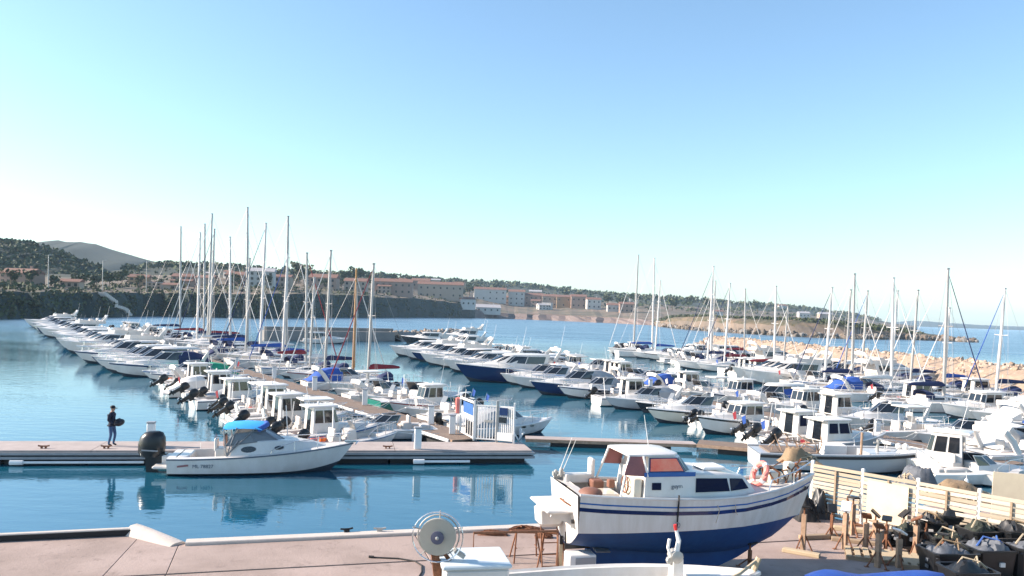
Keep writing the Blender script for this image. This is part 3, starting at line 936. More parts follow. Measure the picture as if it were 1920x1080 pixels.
# ---- the quay in the foreground
ED = [Vector((-40, 9.9, 0)), Vector((-12.06, 18.95, 0)), Vector((-9.1, 19.92, 0)), Vector((-7.9, 19.25, 0)), Vector((0.76, 21.7, 0)), Vector((9.3, 24.35, 0))]
FA, FB = Vector((9.35, 24.4, 0)), Vector((15.6, 17.55, 0))
QZ = 1.2
qb = MB()
poly = [(p.x, p.y) for p in ED] + [(FA.x + 0.2, FA.y), (FB.x + 0.2, FB.y), (22, 10), (22, -20), (-40, -20)]
n = len(poly)
qb.add([(x, y, QZ - 0.02) for x, y in poly] + [(x, y, -1.5) for x, y in poly],
       [tuple(range(n - 1, -1, -1))] + [(i, (i + 1) % n, (i + 1) % n + n, i + n) for i in range(n)])
quay = tag(part('quay', qb, 'asphalt_joint'), kind='structure')
e_dir = Vector((0.961, 0.277, 0)); e_n = Vector((0.277, -0.961, 0))
def edge_y(x):
    return interp([(p.x, p.y) for p in ED], x)
def slab(quad, mi):
    c = sum((Vector(p) for p in quad), Vector()) / 4
    q = []
    for p in quad:
        p = Vector(p)
        q.append(p + (c - p).normalized() * 0.012)
    dz = QZ + random.uniform(0.0, 0.006)
    mb = MB()
    low = [(p.x, p.y, QZ - 0.06) for p in q]
    mid = [(p.x, p.y, dz - 0.006) for p in q]
    top = [((p + (c - p).normalized() * 0.012).x, (p + (c - p).normalized() * 0.012).y, dz) for p in q]
    mb.loft([low, mid, top], 0, True, True)
    return part('slab', mb, mi, quay)
rowsW = [0.0, 2.35, 6.2, 10.2]
xs = [-40, -33, -26, -19.5, -13.2, -9.1, -7.9, -2.4, 3.2, 9.1]
for r in range(3):
    for i in range(len(xs) - 1):
        xa, xb = xs[i], xs[i + 1]
        def pt(x, w):
            if w == 0:
                return Vector((x, edge_y(x), 0))
            return Vector((x, 19.25 + 0.288 * (x + 7.9), 0)) + e_n * w
        if r and i == 4:
            continue
        if r and i == 5:
            xa = -13.2
        w0 = rowsW[r] + (0.07 if r else 0.0)
        slab([pt(xa, w0), pt(xb, w0), pt(xb, rowsW[r + 1]), pt(xa, rowsW[r + 1])][::-1], 'concrete' if (i + r) % 2 else 'concrete_b')
# slabs of the right-hand corner
cn = [Vector((9.1, edge_y(9.1), 0)), FA, FA.lerp(FB, 0.5), FB]
inn = [Vector((9.1, edge_y(9.1) if w == 0 else 19.25 + 0.288 * 17.0, 0)) + e_n * w for w in rowsW]
slab([inn[0], FA, FA.lerp(FB, 0.33), inn[1]][::-1], 'concrete')
slab([inn[1], FA.lerp(FB, 0.33), FA.lerp(FB, 0.66), inn[2]][::-1], 'concrete_b')
slab([inn[2], FA.lerp(FB, 0.66), FB, inn[3]][::-1], 'concrete')

def kerb(name, a, b, w, h, mats, face=None):
    d = (b - a).normalized(); nr = Vector((d.y, -d.x, 0))
    mb = MB()
    rings = []
    for p in (a, b):
        rings.append([p + Vector((0, 0, QZ - 0.01)) + nr * 0.0, p + Vector((0, 0, QZ + h - 0.02)), p - nr * 0.0 + Vector((0, 0, QZ + h)) + nr * 0.02,
                      p + nr * (w - 0.02) + Vector((0, 0, QZ + h)), p + nr * w + Vector((0, 0, QZ + h - 0.02)), p + nr * w + Vector((0, 0, QZ - 0.01))])
    mb.loft(rings, 0, True, True)
    o = part(name, mb, mats, quay)
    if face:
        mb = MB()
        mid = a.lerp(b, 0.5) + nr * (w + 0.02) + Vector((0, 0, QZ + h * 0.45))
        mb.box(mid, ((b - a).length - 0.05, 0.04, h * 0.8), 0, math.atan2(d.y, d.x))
        part('kerb_shade_strip', mb, face, quay)  # black strip paints in the shade on the kerb's inner face
    return o
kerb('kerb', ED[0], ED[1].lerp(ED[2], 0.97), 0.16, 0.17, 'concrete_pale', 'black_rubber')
kerb('kerb', ED[3] + Vector((0.15, 0.05, 0)), ED[5], 0.34, 0.08, 'concrete_pale')
# the sloping concrete step between the two kerbs
sm = MB()
a, b = ED[2], ED[3]
d = (b - a).normalized(); nr = Vector((d.y, -d.x, 0))
RG = []
for i in range(9):
    t = i / 8
    p = a.lerp(b, -0.12 + 1.22 * t)
    hh = 0.17 * (1 - t ** 1.5) + 0.06
    RG.append([p - nr * 0.1 + Vector((0, 0, QZ - .02)), p + nr * 0.0 + Vector((0, 0, QZ + hh * 0.8)), p + nr * 0.06 + Vector((0, 0, QZ + hh)),
               p + nr * 0.24 + Vector((0, 0, QZ + hh * 0.95)), p + nr * 0.33 + Vector((0, 0, QZ + hh * 0.6)), p + nr * 0.42 + Vector((0, 0, QZ - .02))])
sm.loft(RG, 0, True, True)
part('step', sm, 'concrete_pale', quay, smooth=50)

# ---- haze over the far shore
hz = MB().box((0, 2600, 48), (9000, 5400, 98))
m = bpy.data.materials.new('haze')
m.use_nodes = True
m.node_tree.nodes.clear()
ho = m.node_tree.nodes.new('ShaderNodeOutputMaterial')
pv = m.node_tree.nodes.new('ShaderNodeVolumePrincipled')
pv.inputs['Color'].default_value = (0.55, 0.78, 1.0, 1)
pv.inputs['Density'].default_value = 0.00013
pv.inputs['Anisotropy'].default_value = 0.0
m.node_tree.links.new(pv.outputs[0], ho.inputs['Volume'])
MAT['haze'] = m
tag(part('haze', hz, 'haze'), kind='stuff')

# ================================================================== BOATS
class Hull:
    """hull lines: x forward (stern at -L/2), y to port, z up from the waterline"""
    def __init__(s, L, B, fs, fb, dr=0.35, tr=0.85, tm=0.4, rake=0.9, flare=0.25, sag=0.0, pw=2.3, zch=0.08, trake=0.0):
        s.__dict__.update(locals())
    def w(s, t):
        if t > s.tm:
            return max(0.02, s.B / 2 * (1 - ((t - s.tm) / (1 - s.tm)) ** s.pw))
        return s.B / 2 * (1 - (1 - s.tr) * ((s.tm - t) / s.tm) ** 2)
    def zs(s, t):
        return lerp(s.fs, s.fb, t ** 1.8) - s.sag * sin(pi * t)
    def zk(s, t):
        return -s.dr * (1 - max(0, (t - 0.55) / 0.45) ** 2)
    def x(s, t):
        return -s.L / 2 + t * s.L
    def sec(s, t):
        w, zs, zk = s.w(t), s.zs(t), s.zk(t)
        zc = max(zk + 0.02, s.zch + 0.28 * s.fb * max(0, (t - 0.6) / 0.4) ** 2)
        f = s.flare * t * t
        pts = [(0.0, zk), (w * (0.90 - f * 1.5), zc), (w * (0.965 - f * 0.9), lerp(zc, zs, 0.45)), (w * (0.99 - f * 0.3), lerp(zc, zs, 0.8)), (w, zs)]
        out = []
        for (y, z) in pts:
            v = (z - zk) / max(zs - zk, 0.01)
            x = s.x(t) - s.rake * (t ** 5) * (1 - v) ** 1.2 - s.trake * max(0, 1 - t * 8) * (1 - v)
            out.append((x, max(y, 0.012 if t >= 0.999 else 0.0), z))
        return out
    def mesh(s, N=14, strip=None):
        mb = MB()
        ts = [i / N for i in range(N + 1)]
        ts = [1 - (1 - t) ** 1.25 for t in ts]
        for side in (1, -1):
            rings = [[(x, y * side, z) for (x, y, z) in s.sec(t)] for t in ts]
            o = len(mb.f)
            mb.loft(rings, 0, closed=False)
            k = 4
            for i in range(o, len(mb.f)):
                if (i - o) % k == 0:
                    mb.m[i] = 1
                elif (i - o) % k == 3 and strip:
                    mb.m[i] = 2
                if side == 1:
                    mb.f[i] = mb.f[i][::-1]
        a = [(x, y, z) for (x, y, z) in s.sec(0)]
        ring = a + [(x, -y, z) for (x, y, z) in a[::-1]][:-1]
        mb.add(ring, [tuple(range(len(ring)))], 0)
        return mb
    def rub(s, r=0.035, dz=-0.03, N=14, t0=0.0):
        mb = MB()
        pts = []
        ts = [t0 + (1 - t0) * i / N for i in range(N + 1)]
        for t in ts:
            pts.append((s.x(t), s.w(t) + 0.005, s.zs(t) + dz))
        full = pts + [(x, -y, z) for (x, y, z) in pts[::-1]]
        mb.tube(full, r, 5)
        return mb
    def deck(s, c0, c1, wk=0.72, floor=0.2, cam=0.04, lip=0.0, N=14):
        """deck with a sunk cockpit between c0 and c1 (fractions of the length)"""
        ts = sorted(set([i / N for i in range(N + 1)] + [c0, c1]))
        mb = MB()
        def inner(t):
            return min(s.w(t) - 0.06, s.w(t) * wk)
        for a, b in zip(ts, ts[1:]):
            ins = a >= c0 - 1e-6 and b <= c1 + 1e-6
            for side in (1, -1):
                q = [(s.x(a), side * s.w(a), s.zs(a)), (s.x(b), side * s.w(b), s.zs(b)), (s.x(b), side * inner(b), s.zs(b) + cam), (s.x(a), side * inner(a), s.zs(a) + cam)]
                mb.add(q if side == -1 else q[::-1], [(0, 1, 2, 3)], 0)
                if ins:
                    q = [(s.x(a), side * inner(a), s.zs(a) + cam), (s.x(b), side * inner(b), s.zs(b) + cam), (s.x(b), side * inner(b), floor), (s.x(a), side * inner(a), floor)]
                    mb.add(q if side == -1 else q[::-1], [(0, 1, 2, 3)], 0)
            if ins:
                mb.add([(s.x(a), -inner(a), floor), (s.x(b), -inner(b), floor), (s.x(b), inner(b), floor), (s.x(a), inner(a), floor)], [(0, 1, 2, 3)], 1)
            else:
                mb.add([(s.x(a), -inner(a), s.zs(a) + cam), (s.x(b), -inner(b), s.zs(b) + cam), (s.x(b), inner(b), s.zs(b) + cam), (s.x(a), inner(a), s.zs(a) + cam)], [(0, 1, 2, 3)], 0)
        for t, rv in ((c0, False), (c1, True)):
            q = [(s.x(t), -inner(t), floor), (s.x(t), inner(t), floor), (s.x(t), inner(t), s.zs(t) + cam), (s.x(t), -inner(t), s.zs(t) + cam)]
            mb.add(q[::-1] if rv else q, [(0, 1, 2, 3)], 0)
        return mb
    def bow_rail(s, t0=0.55, h=0.5, r=0.016, ins=0.08, N=7):
        mb = MB()
        top = []
        for i in range(N + 1):
            t = t0 + (0.985 - t0) * i / N
            hh = h * min(1, 0.35 + i * 0.4) if i < 2 else h
            top.append((s.x(t), max(s.w(t) - ins, 0.03), s.zs(t) + hh))
        full = top + [(x, -y, z) for (x, y, z) in top[::-1]]
        mb.tube(full, r, 5)
        for i in range(0, N + 1, 2):
            x, y, z = top[i]
            t = t0 + (0.985 - t0) * i / N
            for sd in (1, -1):
                mb.tube([(x, sd * y, z), (x, sd * (y + 0.01), s.zs(t))], r * 0.9, 4)
        return mb

def house(mb, base, top, z0, z1, mi=0, crown=0.05, roof_mi=None):
    """cabin: base and top outlines as (x, half-width) from stern to bow, mirrored"""
    def outline(pts, z):
        zz = z if isinstance(z, (list, tuple)) else [z] * len(pts)
        a = [Vector((x, y, q)) for (x, y), q in zip(pts, zz)]
        b = [Vector((x, -y, q)) for (x, y), q in zip(pts, zz)]
        return b + a[::-1]
    lo = outline(base, z0)
    hi = outline(top, z1)
    c = sum(hi, Vector()) / len(hi)
    rim = [p.lerp(c, 0.06) + Vector((0, 0, crown * 0.7)) for p in hi]
    cen = [p.lerp(c, 0.45) + Vector((0, 0, crown)) for p in hi]
    mb.loft([lo, hi], mi, True, False)
    o = len(mb.f)
    mb.loft([hi, rim, cen], mi if roof_mi is None else roof_mi, True, False)
    mb.add(cen, [tuple(range(len(cen)))], mi if roof_mi is None else roof_mi)
    return lo, hi

def side_panel(lo, hi, i, u0, u1, v0, v1, off=0.004, th=0.012, inset=0.0):
    n = len(lo)
    a, b, c, d = lo[i], lo[(i + 1) % n], hi[(i + 1) % n], hi[i]
    def pt(u, v):
        return a.lerp(b, u).lerp(d.lerp(c, u), v)
    q = [pt(u0, v0), pt(u1, v0), pt(u1 - inset, v1), pt(u0 + inset, v1)]
    nn = (q[1] - q[0]).cross(q[3] - q[0]).normalized()
    return MB().quadpanel([p + nn * off for p in q], th)

def outboard(parent, x, y, z, tilt=0.0, s=1.0, cowl='black_plastic', band=None):
    rot = Matrix.Rotation(tilt, 3, 'Y')
    def T(mb):
        mb.v = [tuple(Vector((x, y, z)) + rot @ (Vector(p) * s)) for p in mb.v]
        return mb
    def cw():
        mb = MB()
        rings = []
        for (h, l, w, ox) in ((0.02, 0.44, 0.30, -0.32), (0.10, 0.58, 0.38, -0.32), (0.30, 0.60, 0.39, -0.31), (0.46, 0.54, 0.35, -0.29), (0.56, 0.40, 0.26, -0.27), (0.59, 0.22, 0.14, -0.26)):
            rings.append([(ox + l / 2 * cos(a) * (1 if abs(cos(a)) < 0.8 else 0.97), w / 2 * sin(a), h) for a in [2 * pi * k / 12 for k in range(12)]])
        mb.loft(rings, 0, True, True)
        return T(mb)
    key = (round(x, 2), round(y, 2), round(z, 2), round(tilt, 2), s)
    c = part('outboard', cw, cowl, parent, smooth=50, key=key)
    def leg():
        mb = MB()
        mb.box((-0.30, 0, -0.30), (0.20, 0.14, 0.66), taper=(1.3, 1.2))
        mb.box((-0.34, 0, -0.50), (0.42, 0.20, 0.02))
        mb.tube([(-0.12, 0, -0.66), (-0.30, 0, -0.66), (-0.52, 0, -0.66)], [0.03, 0.065, 0.045], 8)
        mb.box((-0.32, 0, -0.80), (0.14, 0.02, 0.26), ry=-0.25)
        mb.box((-0.10, 0, -0.05), (0.22, 0.22, 0.3))
        return T(mb)
    part('leg', leg, 'black_plastic' if cowl != 'white_plastic' else 'grey_plastic', c, key=key)
    def prop():
        mb = MB()
        for k in range(3):
            a = 2 * pi * k / 3
            mb.quadpanel([(-0.56, 0.02 * cos(a), -0.66 + 0.02 * sin(a)), (-0.54, 0.14 * cos(a - .4), -0.66 + 0.14 * sin(a - .4)), (-0.58, 0.16 * cos(a + .2), -0.66 + 0.16 * sin(a + .2)), (-0.58, 0.05 * cos(a + .5), -0.66 + 0.05 * sin(a + .5))], 0.008)
        return T(mb)
    part('propeller', prop, 'steel', c, key=key)
    return c

def fender(parent, x, y, z, mat_='white_plastic', key=None):
    def f():
        mb = MB()
        mb.lathe([(0.02, -0.34), (0.08, -0.28), (0.10, -0.1), (0.10, 0.1), (0.08, 0.22), (0.02, 0.28)], (x, y, z), 8)
        mb.tube([(x, y, z + 0.26), (x, y - 0.06 * (1 if y > 0 else -1), z + 0.6)], 0.012, 4)
        return mb
    return part('fender', f, mat_, parent, smooth=True, key=key)

def b_common(t, h, key, hullm, strip, bottom, deckm, floorm, c0, c1, wk, floor, lod, rubm='white_plastic', rail=True, cam=0.04, rail_t=0.55):
    hl = part('hull', lambda: h.mesh(strip=strip is not None), [hullm, bottom, strip or hullm], t, smooth=40, key=key)
    part('deck', lambda: h.deck(c0, c1, wk, floor, cam), [deckm, floorm], t, key=key)
    part('rub_rail', lambda: h.rub(), rubm, t, key=key)
    if rail and lod < 2:
        part('bow_rail', lambda: h.bow_rail(rail_t, r=0.018 if lod == 0 else 0.03), 'steel', t, key=(key, lod))
    return hl

def cruiser(t, L=9.0, hullm='gelcoat', strip=None, cover=None, cov_mat='cover_navy', arch=True, lod=0, bottom='antifoul', hard=False):
    B = L * 0.31
    key = ('cr', L)
    h = Hull(L, B, L * 0.095, L * 0.135, dr=0.4, tr=0.9, tm=0.38, rake=L * 0.13, flare=0.3)
    hl = b_common(t, h, key, hullm, strip, bottom, 'gelcoat', 'teak', 0.07, 0.40, 0.76, 0.35, lod)
    zd = h.zs(0.55)
    xw, xf = h.x(0.46), h.x(0.90)
    base = [(h.x(0.40), B * 0.38), (h.x(0.60), B * 0.36), (h.x(0.76), B * 0.25), (xf, B * 0.08)]
    top = [(h.x(0.40) + 0.05, B * 0.32), (h.x(0.59), B * 0.29), (h.x(0.73), B * 0.19), (xf - L * 0.05, B * 0.05)]
    zb = [h.zs(0.4), h.zs(0.6), h.zs(0.76), h.zs(0.9)]
    zt = [zd + L * 0.055, zd + L * 0.052, zd + L * 0.042, zd + L * 0.03]
    store = {}
    def cab():
        mb = MB()
        house(mb, base, top, zb, zt, 0, 0.05)
        return mb
    cb = part('coachroof', cab, 'gelcoat', t, smooth=35, key=key)
    z0 = zd + L * 0.05
    hw, wh = B * 0.33, L * 0.075
    P0 = [Vector((h.x(0.40), hw, z0)), Vector((h.x(0.52), hw * 0.92, z0)), Vector((h.x(0.62), hw * 0.5, z0)), Vector((h.x(0.645), 0, z0))]
    P1 = [Vector((h.x(0.36), hw * 0.92, z0 + wh * 1.05)), Vector((h.x(0.44), hw * 0.84, z0 + wh)), Vector((h.x(0.515), hw * 0.45, z0 + wh)), Vector((h.x(0.535), 0, z0 + wh))]
    def ws():
        mb = MB()
        A = P0 + [Vector((p.x, -p.y, p.z)) for p in P0[-2::-1]]
        C = P1 + [Vector((p.x, -p.y, p.z)) for p in P1[-2::-1]]
        mb.loft([A, C], 0, closed=False)
        mb.loft([[p - Vector((0.02, 0, 0)) for p in C], [p - Vector((0.02, 0, 0)) for p in A]], 0, closed=False)
        return mb
    w = part('windshield', ws, 'glass_dark', t, key=key)
    def wf():
        mb = MB()
        C = P1 + [Vector((p.x, -p.y, p.z)) for p in P1[-2::-1]]
        mb.tube(C, 0.03 if lod else 0.022, 5)
        for p, q in list(zip(P0, P1)) + [(Vector((a.x, -a.y, a.z)), Vector((b.x, -b.y, b.z))) for a, b in zip(P0[:3], P1[:3])]:
            mb.tube([p + Vector((0.01, 0, 0)), q + Vector((0.01, 0, 0))], 0.024 if lod else 0.016, 4)
        return mb
    part('frame', wf, 'alu', w, key=(key, lod > 0))
    if arch:
        def ar():
            mb = MB()
            xa = h.x(0.16); hb = B * 0.44
            pts = [(xa + 0.5, hb, h.zs(0.16)), (xa + 0.1, hb * 0.98, h.zs(0.16) + L * 0.08), (xa - 0.25, hb * 0.86, h.zs(0.16) + L * 0.135), (xa - 0.3, 0, h.zs(0.16) + L * 0.145)]
            pts = pts + [(x, -y, z) for (x, y, z) in pts[-2::-1]]
            mb.tube(pts, 0.10, 6, flat=1.9)
            return mb
        part('radar_arch', ar, 'gelcoat', t, smooth=45, key=key)
    if hard:
        def hd():
            mb = MB()
            zz = z0 + wh
            house(mb, [(h.x(0.12), B * 0.36), (h.x(0.3), B * 0.37), (h.x(0.46), B * 0.3), (h.x(0.54), B * 0.1)],
                  [(h.x(0.13), B * 0.33), (h.x(0.3), B * 0.34), (h.x(0.45), B * 0.27), (h.x(0.52), B * 0.08)], zz, zz + 0.12, 0, 0.08)
            return mb
        part('hard_top', hd, 'gelcoat', t, smooth=35, key=key)
        def sg():
            mb = MB()
            for s in (1, -1):
                q = [Vector((h.x(0.2), s * hw * 1.02, z0 + 0.02)), Vector((h.x(0.42), s * hw * 0.98, z0 + 0.02)), Vector((h.x(0.37), s * hw * 0.94, z0 + wh)), Vector((h.x(0.24), s * hw * 0.96, z0 + wh))]
                mb.quadpanel(q if s < 0 else q[::-1], 0.015)
            return mb
        part('side_window', sg, 'glass_dark', t, key=key)
    if cover:
        def cv():
            mb = MB()
            rings = []
            zt_ = z0 + wh
            prof = ((0.40, 0.92, zt_ - 0.02), (0.33, 0.95, zt_ + 0.06), (0.24, 0.96, zt_ - 0.02), (0.15, 0.95, zt_ - L * 0.035), (0.06, 0.9, h.zs(0) + L * 0.03), (0.01, 0.86, h.zs(0) + 0.06))
            for (tt, k, zz) in prof:
                hb = B * 0.42 * k
                zl = h.zs(tt) + 0.05
                zl = min(zl, zz - 0.02)
                rings.append([(h.x(tt), -hb, zl), (h.x(tt), -hb * 0.93, lerp(zl, zz, 0.65)), (h.x(tt), -hb * 0.6, zz), (h.x(tt), 0, zz + 0.05), (h.x(tt), hb * 0.6, zz), (h.x(tt), hb * 0.93, lerp(zl, zz, 0.65)), (h.x(tt), hb, zl)])
            mb.loft(rings, 0, closed=False)
            mb.f = [f[::-1] for f in mb.f]
            return mb
        part('cockpit_cover', cv, cov_mat, t, smooth=28, key=key)
    else:
        def seats():
            mb = MB()
            mb.rbox((h.x(0.11), 0, 0.55), (0.55, B * 0.6, 0.42), 0.06)
            mb.rbox((h.x(0.30), B * 0.17, 0.65), (0.5, 0.55, 0.6), 0.06)
            mb.rbox((h.x(0.28), B * 0.17, 1.05), (0.14, 0.55, 0.5), 0.05)
            mb.rbox((h.x(0.22), -B * 0.2, 0.55), (1.2, 0.5, 0.42), 0.06)
            return mb
        part('cockpit_seat', seats, 'vinyl', t, smooth=35, key=key)
    part('swim_platform', lambda: MB().rbox((h.x(0) - L * 0.03, 0, 0.32), (L * 0.075, B * 0.8, 0.09), 0.03), 'gelcoat', t, key=key)
    if lod < 2:
        for i, tt in enumerate((0.56, 0.67)):
            for s in (1, -1):
                def port(tt=tt, s=s):
                    x, y, z = h.sec(tt)[3]
                    x2, y2, z2 = h.sec(tt + 0.04)[3]
                    a = math.atan2(y2 - y, x2 - x)
                    mb = MB()
                    ring0 = [(x + 0.17 * cos(k * pi / 5) * cos(a), s * (y + 0.17 * cos(k * pi / 5) * sin(a) + 0.0), z - 0.03 + 0.055 * sin(k * pi / 5)) for k in range(10)]
                    ring1 = [(p[0], p[1] + s * 0.035, p[2]) for p in ring0]
                    mb.loft([ring0, ring1], 0, True, True)
                    return mb
                part('porthole', port, 'glass_dark', hl, key=(key, tt, s))
        if lod == 0:
            for tt in (0.25, 0.5):
                for s in (1, -1):
                    x, y, z = h.sec(tt)[4]
                    fender(t, x, s * (y + 0.12), z - 0.42, key=(key, tt, s))
    return h

def flybridge(t, L=12.0, hullm='gelcoat', lod=0, strip=None, bottom='antifoul', fly=True, white_low=True):
    B = L * 0.31
    key = ('fb', L, fly)
    h = Hull(L, B, L * 0.10, L * 0.155, dr=0.5, tr=0.92, tm=0.4, rake=L * 0.13, flare=0.32)
    hl = b_common(t, h, key, hullm, strip, bottom, 'gelcoat', 'teak', 0.05, 0.24, 0.78, 0.5, lod)
    zd = h.zs(0.5)
    zb = [h.zs(0.24), h.zs(0.45), h.zs(0.64), h.zs(0.74), h.zs(0.86)]
    base = [(h.x(0.24), B * 0.40), (h.x(0.45), B * 0.41), (h.x(0.62), B * 0.34), (h.x(0.72), B * 0.22), (h.x(0.76), B * 0.08)]
    top = [(h.x(0.20), B * 0.36), (h.x(0.40), B * 0.37), (h.x(0.50), B * 0.31), (h.x(0.55), B * 0.20), (h.x(0.57), B * 0.07)]
    hh = L * 0.105
    zt = zd + hh + 0.1
    LO, HI = house(MB(), base, top, zb, zt)
    def cab():
        mb = MB()
        house(mb, base, top, zb, zt, 0, 0.06)
        return mb
    cb = part('cabin', cab, 'gelcoat', t, smooth=35, key=key)
    # window panes: port side indices, starboard side indices and front
    n = len(LO)
    for i in range(n - 1):
        if i == 4:
            vv = (0.35, 0.9)
        else:
            vv = (0.38, 0.88)
        uu = (0.18, 0.98) if i in (0,) else ((0.02, 0.82) if i == n - 2 else (0.03, 0.97))
        part('window', lambda i=i, uu=uu, vv=vv: side_panel(LO, HI, i, uu[0], uu[1], vv[0], vv[1]), 'glass_dark', cb, key=(key, i))
    def fore():
        mb = MB()
        house(mb, [(h.x(0.62), B * 0.33), (h.x(0.78), B * 0.24), (h.x(0.92), B * 0.07)], [(h.x(0.62), B * 0.28), (h.x(0.77), B * 0.19), (h.x(0.88), B * 0.05)],
              [h.zs(0.62), h.zs(0.78), h.zs(0.92)], [h.zs(0.62) + 0.28, h.zs(0.78) + 0.16, h.zs(0.9) + 0.06], 0, 0.04)
        return mb
    part('foredeck_trunk', fore, 'gelcoat', t, smooth=35, key=key)
    if fly:
        def fl():
            mb = MB()
            b2 = [(h.x(0.10), B * 0.36), (h.x(0.36), B * 0.37), (h.x(0.47), B * 0.28), (h.x(0.52), B * 0.08)]
            t2 = [(h.x(0.11), B * 0.37), (h.x(0.36), B * 0.38), (h.x(0.46), B * 0.29), (h.x(0.505), B * 0.09)]
            lo = [Vector((x, -y, zt + 0.02)) for x, y in b2] + [Vector((x, y, zt + 0.02)) for x, y in b2[::-1]]
            hi = [Vector((x, -y, zt + 0.5 - 0.12 * (i < 1))) for i, (x, y) in enumerate(t2)] + [Vector((x, y, zt + 0.5 - 0.12 * (i < 1))) for i, (x, y) in list(enumerate(t2))[::-1]]
            c = sum(hi, Vector()) / len(hi)
            hi2 = [p.lerp(c, 0.08) for p in hi]
            lo2 = [Vector((p.x, p.y, zt + 0.08)).lerp(Vector((c.x, c.y, zt + 0.08)), 0.08) for p in hi]
            mb.loft([lo, hi, hi2, lo2], 0, True, True)
            return mb
        part('flybridge', fl, 'gelcoat', t, smooth=35, key=key)
        part('flybridge_seat', lambda: MB().rbox((h.x(0.30), 0, zt + 0.42), (0.6, B * 0.5, 0.6), 0.06).rbox((h.x(0.16), 0, zt + 0.3), (0.6, B * 0.6, 0.4), 0.06), 'vinyl', t, key=key)
        part('wind_screen', lambda: MB().quadpanel([(h.x(0.49), -B * 0.2, zt + 0.5), (h.x(0.49), B * 0.2, zt + 0.5), (h.x(0.47), B * 0.18, zt + 0.75), (h.x(0.47), -B * 0.18, zt + 0.75)], 0.02), 'plexi', t, key=key)
    def ar():
        mb = MB()
        xa = h.x(0.12); hb = B * 0.38
        za = zt + (0.1 if fly else -0.5)
        pts = [(xa + 0.5, hb, za - 0.1), (xa, hb * 0.96, za + 0.6), (xa - 0.3, hb * 0.8, za + 1.0), (xa - 0.35, 0, za + 1.05)]
        pts = pts + [(x, -y, z) for (x, y, z) in pts[-2::-1]]
        mb.tube(pts, 0.11, 6, flat=2.0)
        return mb
    ra = part('radar_arch', ar, 'gelcoat', t, smooth=45, key=key)
    part('radar_dome', lambda: MB().lathe([(0.05, 0), (0.26, 0.03), (0.28, 0.12), (0.2, 0.22), (0.04, 0.25)], (h.x(0.12) - 0.35, 0, zt + (1.2 if fly else 0.6)), 10), 'white_plastic', ra, smooth=True, key=key)
    part('antenna', lambda: MB().tube([(h.x(0.12) - 0.3, B * 0.3, zt + 0.9), (h.x(0.12) - 0.7, B * 0.3, zt + 3.0)], [0.02, 0.012], 4), 'white_plastic', ra, key=key)
    part('swim_platform', lambda: MB().rbox((h.x(0) - L * 0.035, 0, 0.35), (L * 0.08, B * 0.85, 0.1), 0.03), 'gelcoat', t, key=key)
    if lod < 2:
        for s in (1, -1):
            def port(s=s):
                mb = MB()
                a, b = h.sec(0.48), h.sec(0.66)
                q = [Vector((a[2][0], s * (a[2][1] + 0.012), lerp(a[2][2], a[4][2], 0.2))), Vector((b[2][0], s * (b[2][1] + 0.03), lerp(b[2][2], b[4][2], 0.25))),
                     Vector((b[3][0] - 0.3, s * (b[3][1] + 0.02), lerp(b[2][2], b[4][2], 0.5))), Vector((a[3][0] + 0.2, s * (a[3][1] + 0.012), lerp(a[2][2], a[4][2], 0.5)))]
                return mb.quadpanel(q if s < 0 else q[::-1], 0.012)
            part('hull_window', port, 'glass_dark', hl, key=(key, s))
    return h

